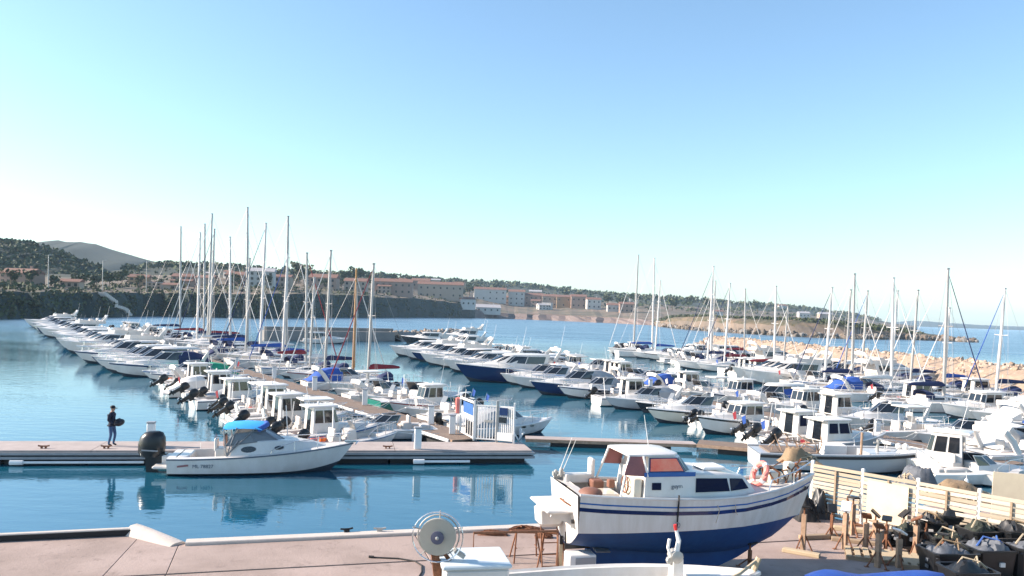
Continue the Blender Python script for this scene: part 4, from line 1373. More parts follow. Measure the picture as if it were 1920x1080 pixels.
def pilothouse(t, L=6.5, hullm='gelcoat', strip=None, lod=0, ob=True, tilt=0.0, roofm='gelcoat', glass='glass_dark', bottom='antifoul', tall=1.0, cowl='black_plastic', aft_open=True, fwd=0.0):
    B = L * 0.36
    key = ('ph', L, tall, fwd)
    h = Hull(L, B, L * 0.105, L * 0.165, dr=0.3, tr=0.88, tm=0.42, rake=L * 0.10, flare=0.25)
    hl = b_common(t, h, key, hullm, strip, bottom, 'deck', 'deck', 0.06, 0.42, 0.76, 0.22, lod)
    z0 = 0.25
    xa, xb = h.x(0.36 + fwd), h.x(0.62 + fwd)
    hw = B * 0.34
    zt = 0.22 + 1.85 * tall
    base = [(xa, hw), (xb - 0.2, hw), (xb + 0.1, hw * 0.75)]
    top = [(xa + 0.08, hw * 0.9), (xb - 0.45, hw * 0.9), (xb - 0.25, hw * 0.68)]
    LO, HI = house(MB(), base, top, h.zs(0.45) - 0.05, zt)
    def cab():
        mb = MB()
        house(mb, base, top, h.zs(0.45) - 0.05, zt, 0, 0.03)
        return mb
    cb = part('wheelhouse', cab, 'gelcoat', t, smooth=30, key=key)
    for i, segs in ((0, ((0.08, 0.46), (0.54, 0.95))), (1, ((0.08, 0.92),)), (2, ((0.05, 0.47), (0.53, 0.95))), (3, ((0.08, 0.92),)), (4, ((0.05, 0.46), (0.54, 0.92)))):
        for (u0, u1) in segs:
            part('window', lambda i=i, u0=u0, u1=u1: side_panel(LO, HI, i, u0, u1, 0.42, 0.9), glass, cb, key=(key, i, u0))
    part('door', lambda: side_panel(LO, HI, 5, 0.3, 0.7, 0.05, 0.92), 'glass_dark', cb, key=(key, 'd'))
    def rf():
        mb = MB()
        xs_ = [(xa - 0.25, hw * 0.95), (xb - 0.35, hw * 0.96), (xb - 0.08, hw * 0.72)]
        house(mb, xs_, xs_, zt + 0.01, zt + 0.07, 0, 0.04)
        return mb
    rfo = part('roof', rf, roofm, t, smooth=30, key=key)
    part('antenna', lambda: MB().tube([(xa + 0.2, hw * 0.6, zt + 0.05), (xa - 0.1, hw * 0.6, zt + 1.5)], [0.016, 0.01], 4).lathe([(0.02, 0), (0.05, 0.02), (0.05, 0.14), (0.01, 0.18)], (xa + 0.5, 0, zt + 0.1), 6), 'white_plastic', rfo, key=key)
    def fore():
        mb = MB()
        house(mb, [(xb - 0.2, hw * 0.95), (h.x(0.78), hw * 0.6), (h.x(0.88), hw * 0.15)], [(xb - 0.2, hw * 0.8), (h.x(0.76), hw * 0.46), (h.x(0.85), hw * 0.1)],
              [h.zs(0.62), h.zs(0.78), h.zs(0.88)], [h.zs(0.62) + 0.3, h.zs(0.78) + 0.2, h.zs(0.88) + 0.08], 0, 0.04)
        return mb
    part('foredeck_trunk', fore, 'gelcoat', t, smooth=35, key=key)
    part('cockpit_bench', lambda: MB().rbox((h.x(0.12), 0, 0.42), (0.5, B * 0.55, 0.38), 0.05), 'vinyl', t, key=key)
    if ob:
        outboard(t, h.x(0) - 0.02, 0, h.fs + 0.0, tilt, 1.0 + (L - 6) * 0.05, cowl)
    if lod == 0:
        for tt in (0.3, 0.55):
            for s in (1, -1):
                x, y, z = h.sec(tt)[4]
                fender(t, x, s * (y + 0.12), z - 0.4, key=(key, tt, s))
    return h

def console(t, L=5.5, hullm='gelcoat', strip=None, lod=0, tilt=0.0, ttop=None, cover=None, bottom='antifoul', cowl='black_plastic', twin=False):
    B = L * 0.38
    key = ('cc', L)
    h = Hull(L, B, L * 0.105, L * 0.155, dr=0.28, tr=0.9, tm=0.4, rake=L * 0.11, flare=0.28)
    b_common(t, h, key, hullm, strip, bottom, 'deck', 'deck', 0.05, 0.76, 0.82, 0.18, lod, rail_t=0.6)
    if cover:
        def cv():
            mb = MB()
            rings = []
            for tt, zz in ((0.02, 0.15), (0.2, 0.35), (0.42, 0.75), (0.55, 0.7), (0.75, 0.25), (0.93, 0.1)):
                w = h.w(tt) + 0.02
                z = h.zs(tt)
                rings.append([(h.x(tt), -w, z - 0.08), (h.x(tt), -w * 0.96, z + 0.05), (h.x(tt), -w * 0.4, z + zz * 0.8), (h.x(tt), 0, z + zz), (h.x(tt), w * 0.4, z + zz * 0.8), (h.x(tt), w * 0.96, z + 0.05), (h.x(tt), w, z - 0.08)])
            mb.loft(rings, 0, False)
            mb.f = [f[::-1] for f in mb.f]
            return mb
        part('boat_cover', cv, cover, t, smooth=50, key=key)
    else:
        cs = part('console', lambda: MB().rbox((h.x(0.47), 0, 0.62), (0.62, 0.72, 0.9), 0.06, taper=(0.7, 0.9)), 'gelcoat', t, smooth=35, key=key)
        part('windscreen', lambda: MB().quadpanel([(h.x(0.47) + 0.2, -0.33, 1.05), (h.x(0.47) + 0.2, 0.33, 1.05), (h.x(0.47) - 0.02, 0.29, 1.45), (h.x(0.47) - 0.02, -0.29, 1.45)], 0.015), 'plexi', cs, key=key)
        def wheel():
            mb = MB()
            mb.tube([(h.x(0.47) - 0.38, 0.19 * cos(k * pi / 5), 0.92 + 0.19 * sin(k * pi / 5)) for k in range(10)], 0.018, 4, closed=True)
            return mb
        part('steering_wheel', wheel, 'black_plastic', cs, key=key)
        part('helm_seat', lambda: MB().rbox((h.x(0.31), 0, 0.5), (0.45, 0.75, 0.62), 0.05).rbox((h.x(0.29), 0, 0.95), (0.12, 0.75, 0.4), 0.04), 'vinyl', t, smooth=35, key=key)
        part('bow_cushion', lambda: MB().rbox((h.x(0.70), 0, 0.36), (0.9, B * 0.5, 0.3), 0.05), 'vinyl', t, smooth=35, key=key)
    if ttop:
        def tt_():
            mb = MB()
            for sx in (0.40, 0.54):
                for s in (1, -1):
                    mb.tube([(h.x(sx), s * 0.55, 0.2), (h.x(sx) + 0.05, s * 0.55, 2.0)], 0.025, 5)
                mb.tube([(h.x(sx) + 0.05, -0.6, 1.97), (h.x(sx) + 0.05, 0.6, 1.97)], 0.02, 5)
            for s in (1, -1):
                mb.tube([(h.x(0.38), s * 0.55, 1.975), (h.x(0.57), s * 0.55, 1.975)], 0.02, 5)
            return mb
        part('top_frame', tt_, 'alu', t, key=key)
        part('top', lambda: MB().rbox((h.x(0.46), 0, 2.05), (1.7, 1.4, 0.09), 0.03), ttop, t, key=key)
    if twin:
        outboard(t, h.x(0) - 0.02, 0.3, h.fs, tilt, 0.9, cowl)
        outboard(t, h.x(0) - 0.02, -0.3, h.fs, tilt, 0.9, cowl)
    else:
        outboard(t, h.x(0) - 0.02, 0, h.fs, tilt, 0.95, cowl)
    return h

def rib(t, L=5.2, tubem='hypalon', lod=0, tilt=0.0):
    key = ('rib', L)
    B = L * 0.42
    def tb():
        mb = MB()
        pts = []
        for i in range(9):
            tt = i / 8
            pts.append((-L / 2 + tt * L * 0.97, (B / 2 - 0.24) * (1 - max(0, (tt - 0.55) / 0.45) ** 2.2), 0.38 + 0.22 * tt ** 2))
        full = pts + [(x, -y, z) for (x, y, z) in pts[-2::-1]]
        r = [0.12, 0.22] + [0.25] * (len(full) - 4) + [0.22, 0.12]
        mb.tube(full, r, 10)
        return mb
    part('tube', tb, tubem, t, smooth=True, key=key)
    h = Hull(L * 0.94, B * 0.72, 0.35, 0.5, dr=0.3, tr=0.9, rake=0.4)
    part('hull', lambda: h.mesh(), ['gelcoat', 'gelcoat', 'gelcoat'], t, smooth=40, key=key)
    part('floor', lambda: MB().box((-0.2, 0, 0.22), (L * 0.8, B * 0.55, 0.05)), 'deck', t, key=key)
    cs = part('console', lambda: MB().rbox((0.1, 0, 0.62), (0.55, 0.62, 0.85), 0.06, taper=(0.7, 0.9)), 'gelcoat', t, smooth=35, key=key)
    part('windscreen', lambda: MB().quadpanel([(0.28, -0.28, 1.02), (0.28, 0.28, 1.02), (0.12, 0.25, 1.32), (0.12, -0.25, 1.32)], 0.015), 'plexi', cs, key=key)
    part('seat', lambda: MB().rbox((-0.75, 0, 0.5), (0.7, 0.55, 0.55), 0.06).rbox((-1.05, 0, 0.9), (0.12, 0.55, 0.35), 0.04), 'vinyl', t, smooth=35, key=key)
    outboard(t, -L / 2 + 0.05, 0, 0.55, tilt, 0.9)
    return h

def sailboat(t, L=9.5, mast=13.0, hullm='gelcoat', strip=None, cov='cover_blue', lod=0, mastm='mast_grey', jib='cover_white', bottom='antifoul', rake=0.0, spray='cover_navy'):
    B = L * 0.32
    key = ('sb', L)
    h = Hull(L, B, L * 0.088, L * 0.115, dr=0.45, tr=0.72, tm=0.45, rake=L * 0.09, flare=0.12, sag=0.05, zch=0.06, trake=-0.25)
    hl = b_common(t, h, key, hullm, strip, bottom, 'deck', 'teak', 0.05, 0.36, 0.52, 0.35, lod, rail=False)
    zd = h.zs(0.5)
    base = [(h.x(0.36), B * 0.30), (h.x(0.55), B * 0.28), (h.x(0.70), B * 0.18), (h.x(0.78), B * 0.07)]
    top = [(h.x(0.37), B * 0.25), (h.x(0.55), B * 0.23), (h.x(0.68), B * 0.14), (h.x(0.75), B * 0.05)]
    zt = [zd + 0.46, zd + 0.42, zd + 0.32, zd + 0.22]
    zb = [h.zs(0.36), h.zs(0.55), h.zs(0.70), h.zs(0.78)]
    LO, HI = house(MB(), base, top, zb, zt)
    def cab():
        mb = MB()
        house(mb, base, top, zb, zt, 0, 0.05)
        return mb
    cb = part('coachroof', cab, 'gelcoat', t, smooth=35, key=key)
    if lod < 2:
        for i in (0, 1, len(LO) - 3, len(LO) - 2):
            part('window', lambda i=i: side_panel(LO, HI, i, 0.12, 0.88, 0.35, 0.75), 'glass_dark', cb, key=(key, i))
    xm = h.x(0.58)
    zm = zd + 0.42
    tip = Vector((xm - rake, 0, mast))
    rm = 0.115 + 0.004 * (mast - 10)
    rm *= (1.0 if lod == 0 else 1.15)
    part('mast', lambda: MB().tube([(xm, 0, zm - 0.2), (xm - rake * 0.5, 0, mast * 0.5), tip], [rm, rm, rm * 0.72], 8).box((xm - rake, 0, mast + 0.05), (0.25, 0.12, 0.12)), mastm, t, smooth=True, key=(key, mast, mastm, lod > 0, rake))
    def spr():
        mb = MB()
        for f in ((0.42, 0.70) if mast > 12.5 else (0.55,)):
            z = lerp(zm, mast, f)
            w = B * 0.36 * (1.1 - f * 0.5)
            mb.tube([(xm - 0.2, -w, z + 0.05), (xm - rake * f, 0, z), (xm - 0.2, w, z + 0.05)], 0.035 if lod else 0.025, 4)
        return mb
    part('spreader', spr, mastm, t, key=(key, mast, lod > 0, mastm, rake))
    def rig():
        mb = MB()
        r = 0.008 if lod == 0 else 0.012
        for s in (1, -1):
            zsp = lerp(zm, mast, 0.6)
            w = B * 0.28
            mb.tube([(xm - 0.15, s * B * 0.46, zd), (xm - 0.2, s * w, zsp), tip], r, 3)
            mb.tube([(xm - 0.5, s * B * 0.46, zd), (xm - rake * .5, 0, zsp)], r, 3)
        mb.tube([(h.x(0.0), 0, h.zs(0)), tip], r, 3)
        return mb
    part('rigging', rig, 'wire', t, key=(key, mast, lod > 0, rake))
    def jb():
        mb = MB()
        a = Vector((h.x(0.985), 0, h.zs(1) + 0.25)); b = Vector((xm - rake + 0.05, 0, mast * 0.97))
        mb.tube([a, a.lerp(b, 0.05), a.lerp(b, 0.35), a.lerp(b, 0.9), b], [0.02, 0.055, 0.045, 0.03, 0.015], 5)
        return mb
    part('furled_jib', jb, jib, t, smooth=True, key=(key, mast, rake))
    zbm = zd + 1.25
    xe = xm - L * 0.36
    bm = part('boom', lambda: MB().tube([(xm - 0.1, 0, zbm), (xe, 0, zbm + 0.05)], 0.06, 6), mastm, t, key=(key, mastm))
    if cov:
        def sc_():
            mb = MB()
            rings = []
            for i in range(7):
                u = i / 6
                x = lerp(xm - 0.02, xe + 0.1, u)
                hh = lerp(0.42, 0.16, u) * (0.6 if i in (0, 6) else 1)
                ww = lerp(0.16, 0.11, u)
                z = zbm + 0.02 + 0.05 * u
                rings.append([(x, -ww, z - 0.02), (x, -ww * 0.9, z + hh * 0.5), (x, 0, z + hh), (x, ww * 0.9, z + hh * 0.5), (x, ww, z - 0.02), (x, 0, z - 0.1)])
            mb.loft(rings, 0, True, True)
            return mb
        part('sail_cover', sc_, cov, bm, smooth=60, key=key)
    if spray:
        def sh():
            mb = MB()
            rings = []
            x0 = h.x(0.38)
            for (dx, k, zz) in ((0.75, 0.75, 0.02), (0.45, 0.95, 0.42), (0.0, 1.0, 0.58), (-0.35, 1.0, 0.60)):
                w = B * 0.29 * k
                zl = zd + 0.30
                rings.append([(x0 + dx, -w, zl), (x0 + dx, -w * 0.9, zl + zz * 0.8), (x0 + dx, 0, zl + zz + 0.08), (x0 + dx, w * 0.9, zl + zz * 0.8), (x0 + dx, w, zl)])
            mb.loft(rings, 0, False)
            return mb
        part('spray_hood', sh, spray, t, smooth=50, key=key)
    def rails():
        mb = MB()
        r = 0.016 if lod == 0 else 0.022
        for s in (1, -1):
            prev = None
            for tt in (0.01, 0.18, 0.36, 0.54, 0.72, 0.88, 0.97):
                x, y, z = h.x(tt), max(0.03, h.w(tt) - 0.06), h.zs(tt)
                mb.tube([(x, s * y, z), (x, s * y, z + 0.6)], r, 4)
                if prev:
                    mb.tube([prev, (x, s * y, z + 0.6)], r * 0.6, 3)
                prev = (x, s * y, z + 0.6)
        x, y, z = h.x(0.97), h.w(0.97), h.zs(0.97)
        mb.tube([(x, y - 0.03, z + 0.6), (h.x(1.0), 0, z + 0.65), (x, -y + 0.03, z + 0.6)], r, 4)
        mb.tube([(h.x(0.01), h.w(0) - 0.06, h.zs(0) + 0.6), (h.x(0.01), -h.w(0) + 0.06, h.zs(0) + 0.6)], r, 4)
        return mb
    if lod < 2:
        part('guard_rail', rails, 'steel', t, key=(key, lod))
        def whl():
            mb = MB()
            x = h.x(0.13)
            mb.tube([(x, 0.4 * cos(k * pi / 6), 1.05 + 0.4 * sin(k * pi / 6)) for k in range(12)], 0.02, 4, closed=True)
            for k in range(3):
                mb.tube([(x, 0.4 * cos(k * pi / 3), 1.05 + 0.4 * sin(k * pi / 3)), (x, -0.4 * cos(k * pi / 3), 1.05 - 0.4 * sin(k * pi / 3))], 0.01, 3)
            mb.box((x + 0.12, 0, 0.7), (0.16, 0.2, 0.75))
            return mb
        part('steering_wheel', whl, 'steel', t, key=key)
    return h

def pointu(t, L=7.0, mast=10.5):
    """traditional double-ended wooden fishing boat with a varnished mast"""
    B = L * 0.34
    key = ('pt', L)
    h = Hull(L, B, 0.75, 1.0, dr=0.4, tr=0.10, tm=0.5, rake=0.25, flare=0.1, sag=0.12, pw=2.2)
    part('hull', lambda: h.mesh(strip=True), ['gelcoat', 'antifoul_red', 'varnish'], t, smooth=40, key=key)
    part('deck', lambda: h.deck(0.15, 0.6, 0.7, 0.3, 0.04), ['varnish', 'teak'], t, key=key)
    part('rub_rail', lambda: h.rub(), 'varnish', t, key=key)
    xm = h.x(0.56)
    part('mast', lambda: MB().tube([(xm, 0, 0.3), (xm, 0, mast)], [0.13, 0.08], 8), 'varnish', t, smooth=True, key=key)
    part('yard', lambda: MB().tube([(xm + 0.15, 0.18, 1.6), (xm + 0.1, 0.16, mast * 0.9)], [0.09, 0.06], 6), 'varnish', t, smooth=True, key=key)
    part('furled_sail', lambda: MB().tube([(xm + 0.17, 0.2, 1.8), (xm + 0.2, 0.22, mast * 0.45), (xm + 0.12, 0.17, mast * 0.85)], [0.09, 0.13, 0.06], 6), 'cover_white', t, smooth=True, key=key)
    def rig():
        mb = MB()
        tip = (xm, 0, mast * 0.93)
        mb.tube([(h.x(0.99), 0, 1.0), tip], 0.045, 4)
        mb.tube([(h.x(0.02), 0, 0.8), tip], 0.012, 3)
        for s in (1, -1):
            mb.tube([(xm - 0.5, s * B * 0.48, 0.8), tip], 0.014, 3)
            mb.tube([(xm + 0.3, s * B * 0.46, 0.8), tip], 0.014, 3)
        return mb
    part('rigging', rig, 'rope_white', t, key=key)
    part('thwart', lambda: MB().box((h.x(0.3), 0, 0.62), (0.28, B * 0.66, 0.05)).box((h.x(0.48), 0, 0.66), (0.28, B * 0.68, 0.05)), 'varnish', t, key=key)
    return h

BUILD = {'cruiser': cruiser, 'flybridge': flybridge, 'pilothouse': pilothouse, 'console': console, 'rib': rib, 'sail': sailboat, 'pointu': pointu}
NAMES = {'cruiser': ('motor_cruiser', 'motor boat'), 'flybridge': ('flybridge_yacht', 'yacht'), 'pilothouse': ('pilothouse_boat', 'fishing boat'),
         'console': ('open_motorboat', 'motorboat'), 'rib': ('inflatable_boat', 'inflatable boat'), 'sail': ('sailboat', 'sailboat'), 'pointu': ('wooden_fishing_boat', 'fishing boat')}
COLN = {'gelcoat': 'white', 'gelcoat_cream': 'cream', 'gelcoat_grey': 'grey', 'gelcoat_navy': 'navy', 'gelcoat_black': 'black', 'gelcoat_green': 'green', 'gelcoat_blue': 'blue',
        'gelcoat_red': 'red', 'hypalon': 'grey', 'hypalon_black': 'black', 'cover_blue': 'blue', 'cover_navy': 'navy', 'cover_sky': 'light blue', 'cover_green': 'green', 'cover_grey': 'grey', 'cover_white': 'white',
        'cover_red': 'red', 'cover_black': 'black'}
def describe(kind, kw):
    c = COLN[kw.get('hullm', 'gelcoat')]
    if kind == 'cruiser':
        s = c + ' motor cruiser'
        if kw.get('cover'):
            s += ' with ' + COLN[kw.get('cov_mat', 'cover_navy')] + ' cockpit cover'
        elif kw.get('hard'):
            s += ' with hard top'
        else:
            s += ' with open cockpit'
        return s
    if kind == 'flybridge':
        return c + (' flybridge yacht' if kw.get('fly', True) else ' long sports yacht')
    if kind == 'pilothouse':
        return c + ' fishing boat with wheelhouse'
    if kind == 'console':
        if kw.get('cover'):
            return c + ' motorboat under ' + COLN[kw['cover']] + ' cover'
        return c + ' open motorboat' + (' with ' + COLN[kw['ttop']] + ' top' if kw.get('ttop') else '')
    if kind == 'rib':
        return COLN[kw.get('tubem', 'hypalon')] + ' inflatable boat'
    if kind == 'sail':
        return c + ' sailboat' + (', ' + COLN[kw['cov']] + ' sail cover' if kw.get('cov') else '')
    return 'wooden fishing boat with varnished mast'

def crumple(L, w, h, seed, nx=12, ny=9, rough=0.35, base=0.0):
    """crumpled sheet or heap: a bumpy closed mound"""
    rr = random.Random(seed)
    pk = [(rr.uniform(0.15, 0.85), rr.uniform(0.15, 0.85), rr.uniform(0.4, 1.0), rr.uniform(0.08, 0.22)) for _ in range(7)]
    mb = MB()
    G_ = []
    for i in range(nx + 1):
        row = []
        for j in range(ny + 1):
            u, v = i / nx, j / ny
            e = min(1, 6 * min(u, 1 - u, v, 1 - v))
            z = sum(a * math.exp(-((u - x) ** 2 + (v - y) ** 2) / (2 * s * s)) for x, y, a, s in pk)
            z = h * min(1.1, 0.25 + 0.5 * z) * e + rr.uniform(-1, 1) * rough * h * 0.25 * e
            k = 1.0 if 0 < i < nx and 0 < j < ny else 1.0
            row.append((L * (u - 0.5) + rr.uniform(-1, 1) * L / nx * 0.25, w * (v - 0.5) + rr.uniform(-1, 1) * w / ny * 0.25, base + max(0.0, z)))
        G_.append(row)
    mb.loft(G_, 0, closed=False)
    return mb

def clutter(t, h, lod):
    """loose gear lying in the cockpit"""
    for q in range(5 if lod == 0 else 3):
        x = h.x(random.uniform(0.08, 0.36)); y = random.uniform(-0.27, 0.27) * h.B
        s = random.uniform(0.8, 1.5)
        c = random.randint(0, 3)
        if c == 0:
            o = part('gear_box', lambda: MB().rbox((0, 0, 0.17), (0.42, 0.3, 0.34), 0.03), random.choice(('white_plastic', 'vinyl', 'cover_blue', 'cover_white')), t, key='g')
        elif c == 1:
            o = part('bucket', lambda: MB().lathe([(0.10, 0), (0.14, 0.3), (0.12, 0.31), (0.10, 0.05)], (0, 0, 0), 9), random.choice(('white_plastic', 'pink_buoy', 'cover_navy', 'orange')), t, key='g')
        elif c == 2:
            o = part('bag', lambda: crumple(0.6, 0.45, 0.36, 5, 6, 5), random.choice(('cover_white', 'vinyl_brown', 'cover_navy', 'vinyl', 'cover_red')), t, key='g', smooth=40)
        else:
            o = part('rod', lambda: MB().tube([(0, 0, 0), (0.15, 0, 1.3)], 0.02, 4), 'white_plastic', t, key='g')
        o.location = (x, y, 0.22 if h.L < 6.9 else 0.36)
        o.rotation_euler = (0, 0, random.uniform(0, 6))
        o.scale = (s, s, s)
    if random.random() < 0.5:
        part('flag_staff', lambda: MB().tube([(h.x(0.02), h.B * 0.3, h.fs), (h.x(0.0) - 0.2, h.B * 0.3, h.fs + 1.1)], 0.016, 4).add([(h.x(0.0) - 0.19, h.B * 0.3, h.fs + 1.05), (h.x(0.0) - 0.12, h.B * 0.3, h.fs + 0.6), (h.x(0.0) - 0.18, h.B * 0.3 + 0.16, h.fs + 0.5), (h.x(0.0) - 0.27, h.B * 0.3 + 0.22, h.fs + 0.9)], [(0, 1, 2, 3)], 1), ['steel', random.choice(('cover_red', 'cover_blue', 'cover_white'))], t, key=(h.L, h.B))

def mooring(t, h, out, gap, lod):
    s = 1 if out else -1
    for q in (1, -1):
        def f():
            r = 0.014 if lod == 0 else 0.02
            x = -s * h.L / 2
            tt = 0.03 if out else 0.96
            y = q * max(0.1, h.w(tt) - 0.1)
            a = Vector((x * 0.97, y, h.zs(tt))); b = Vector((x - s * (gap - 0.6), y * 0.8 + q * 0.3, 0.58))
            return MB().tube([a, a.lerp(b, 0.5) - Vector((0, 0, 0.12)), b], r, 4)
        part('mooring_line', f, 'rope_white', t, key=(h.L, h.B, out, round(gap, 2), lod, q))

class Row:
    """boats moored side by side along one edge of a pontoon"""
    def __init__(s, base, u, n, where, group):
        s.base, s.u, s.n, s.where, s.group = Vector(base), Vector(u).normalized(), Vector(n).normalized(), where, group
        s.items = []
    def put(s, pos, kind, out=True, gap=1.6, skew=None, **kw):
        s.items.append((pos, kind, out, gap, skew, kw))
    def build(s):
        s.items.sort(key=lambda i: i[0])
        for k, (pos, kind, out, gap, skew, kw) in enumerate(s.items):
            L = kw.get('L', {'cruiser': 9.0, 'flybridge': 12.0, 'pilothouse': 6.5, 'console': 5.5, 'rib': 5.2, 'sail': 9.5, 'pointu': 7.0}[kind])
            c = s.base + s.u * pos + s.n * (gap + L / 2)
            d = s.n if out else -s.n
            a = math.atan2(d.y, d.x) + (skew if skew is not None else jit(0.08))
            lod = 0 if c.y < 62 else (1 if c.y < 105 else 2)
            if kind in ('pointu', 'rib'):
                pass
            nm, cat = NAMES[kind]
            lab = describe(kind, kw) + ', ' + ordinal(k + 1) + ' ' + s.where
            t = empty(nm, (c.x, c.y, 0), a, lab, cat, s.group)
            t.rotation_euler = (jit(0.012), jit(0.006), a)
            kw2 = dict(kw)
            if kind in ('cruiser', 'pilothouse', 'console', 'sail') and 'strip' not in kw and kw.get('hullm', 'gelcoat') == 'gelcoat' and random.random() < 0.35:
                kw2['strip'] = random.choice(('gelcoat_navy', 'gelcoat_blue', 'gelcoat_grey', 'gelcoat_cream', 'gelcoat_navy', 'gelcoat_red'))
            if kind != 'pointu':
                kw2['lod'] = lod
            hh = BUILD[kind](t, **kw2)
            if kind not in ('sail', 'pointu', 'flybridge') and lod < 2 and not kw.get('cover'):
                clutter(t, hh, lod)
            if lod < 2:
                mooring(t, hh, out, gap, lod)

# ================================================================== PONTOONS
def pontoon(name, a, b, w, z, label, th=0.35, floats=True, deckm='decking', bays=6.0):
    a, b = Vector((*a, 0)), Vector((*b, 0))
    d = (b - a); L = d.length; ang = math.atan2(d.y, d.x)
    t = empty(name, (a.x, a.y, 0), ang, label, 'pontoon')
    nb = max(1, int(L / bays))
    bl = L / nb
    for i in range(nb):
        part('deck_section', lambda: MB().box((bl / 2, 0, z - 0.03), (bl - 0.03, w, 0.06)), deckm, t, key=(name, round(bl, 3), w, z), loc=(bl * i, 0, 0))
    mb = MB()
    for s in (1, -1):
        mb.box((L / 2, s * (w / 2 + 0.03), z - 0.09), (L, 0.06, 0.16))
    part('side_rail', mb, 'rust_pale', t)
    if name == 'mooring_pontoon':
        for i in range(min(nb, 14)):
            part('sunlit_edge_strip', lambda: MB().rbox((bl / 2, 0, 0), (bl - 0.4, 0.12, 0.2), 0.05), 'white_plastic', t, key=round(bl, 3), loc=(bl * i, w / 2 + 0.13, z - 0.06), smooth=35)  # white strip paints the pontoon's left side as sunlit
    mb = MB()
    for i in range(nb):
        mb.box((bl * (i + 0.5), 0, z - 0.06 - th / 2 - 0.12), (bl * 0.7, w * 0.85, th + 0.3))
    part('float', mb, 'float_dark', t)
    return t
A0 = Vector((-1.98, 40.28, 0)); Au = Vector((-0.555, 0.832, 0)); An = Vector((0.832, 0.555, 0))
B0 = Vector((22.3, 44.0, 0)); Bu = Vector((-0.36, 0.933, 0)); Bn = Vector((0.933, 0.36, 0))
C0 = Vector((43.0, 57.0, 0)); Cu = Vector((-0.16, 0.987, 0)); Cn = Vector((0.987, 0.16, 0))
e = A0 + Au * 172
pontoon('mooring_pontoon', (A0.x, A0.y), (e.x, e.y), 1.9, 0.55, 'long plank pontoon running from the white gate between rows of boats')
s0, e = B0 - Bu * 6, B0 + Bu * 84
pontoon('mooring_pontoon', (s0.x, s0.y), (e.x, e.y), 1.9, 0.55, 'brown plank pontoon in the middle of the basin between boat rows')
s0, e = C0 - Cu * 14, C0 + Cu * 100
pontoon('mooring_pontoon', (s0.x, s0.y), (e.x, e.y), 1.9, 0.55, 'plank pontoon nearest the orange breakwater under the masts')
wk0, wk1, wk2 = (0.9, 42.6), (10.0, 42.7), (24.0, 38.2)
pontoon('floating_walkway', wk0, wk1, 1.0, 0.38, 'narrow floating walkway crossing open water right of the white gate', th=0.2, deckm='pontoon_deck')
pontoon('floating_walkway', (10.15, 42.65), wk2, 1.6, 0.45, 'brown plank walkway behind the grey workboat', th=0.2)

# service posts on the pontoon
def service_post(p, i, label, group=None, h=1.0, z=0.55, rz=0.0):
    t = empty('service_post', (p.x, p.y, z), rz, label, 'service post', group)
    part('cabinet', lambda: MB().rbox((0, 0, h / 2), (0.32, 0.26, h), 0.03), 'white_plastic', t, key=h)
    part('cap', lambda: MB().rbox((0, 0, h + 0.04), (0.36, 0.30, 0.08), 0.02), 'grey_plastic', t, key=h)
    part('socket_panel', lambda: MB().box((-0.165, 0, h * 0.65), (0.02, 0.18, 0.28)), 'grey_plastic', t, key=h)
    return t
for i, s in enumerate((5.2, 14.5, 24, 34, 46, 60, 76, 94)):
    service_post(A0 + Au * s + An * 0.55, i, 'white service post on the long pontoon, ' + ordinal(i + 1) + ' from the gate', 'service posts on the long pontoon')
for i, s in enumerate((2, 14, 27, 42)):
    service_post(B0 + Bu * s - Bn * 0.5, i, 'white service post on the middle pontoon, ' + ordinal(i + 1) + ' from its near end', 'service posts on the middle pontoon')

# ---- rows of boats
AL = Row(A0, Au, -An, 'from gate, long pontoon, open water side', 'boats on the open water side of the long pontoon')
AR = Row(A0, Au, An, 'from gate, long pontoon, basin side', 'boats on the basin side of the long pontoon')
BL = Row(B0, Bu, -Bn, 'from near end, middle pontoon, gate side', 'boats on the gate side of the middle pontoon')
BR = Row(B0, Bu, Bn, 'from near end, middle pontoon, breakwater side', 'boats on the breakwater side of the middle pontoon')
CL = Row(C0, Cu, -Cn, 'from near end, breakwater pontoon, basin side', 'boats on the basin side of the breakwater pontoon')
CR = Row(C0, Cu, Cn, 'from near end, breakwater pontoon, boulder side', 'boats on the boulder side of the breakwater pontoon')

# open water side of the long pontoon: small boats near the gate, sterns out with tilted outboards, then bigger cruisers
near = [('console', 5.0, dict(tilt=0.9)), ('pilothouse', 5.6, dict(tilt=1.0, strip='gelcoat_blue', tall=0.92)), ('console', 5.2, dict(tilt=1.0, ttop='gelcoat')), ('pilothouse', 6.0, dict(tilt=0.9, tall=1.0)),
        ('cruiser', 6.0, dict(arch=False)), ('pilothouse', 5.6, dict(tilt=1.0, tall=1.03, hullm='gelcoat_cream', fwd=0.06)), ('console', 5.4, dict(tilt=0.95, ttop='cover_white')), ('rib', 5.0, dict(tilt=0.9)),
        ('pilothouse', 6.2, dict(tilt=1.0, tall=0.9, fwd=0.05)), ('console', 5.0, dict(cover='cover_grey', tilt=0.9)), ('pilothouse', 5.8, dict(tilt=1.05, tall=0.96)), ('cruiser', 6.4, dict(cover=True, cov_mat='cover_white', arch=False)),
        ('console', 5.4, dict(tilt=1.0)), ('pilothouse', 6.0, dict(tilt=1.0, fwd=0.03))]
pos = 2.2
for kd, L, kw in near:
    if kd == 'pilothouse':
        kw['fwd'] = kw.get('fwd', 0) - 0.07
    AL.put(pos, kd, out=False, L=L, gap=2.9, **kw)
    pos += {'console': 0.38, 'pilothouse': 0.36, 'rib': 0.42, 'cruiser': 0.31}[kd] * L + 0.22
AL.put(pos, 'cruiser', out=False, L=7.0, cover=False); pos += 2.5
AL.put(pos, 'cruiser', out=True, L=7.4, cover=True, cov_mat='cover_green'); pos += 2.6
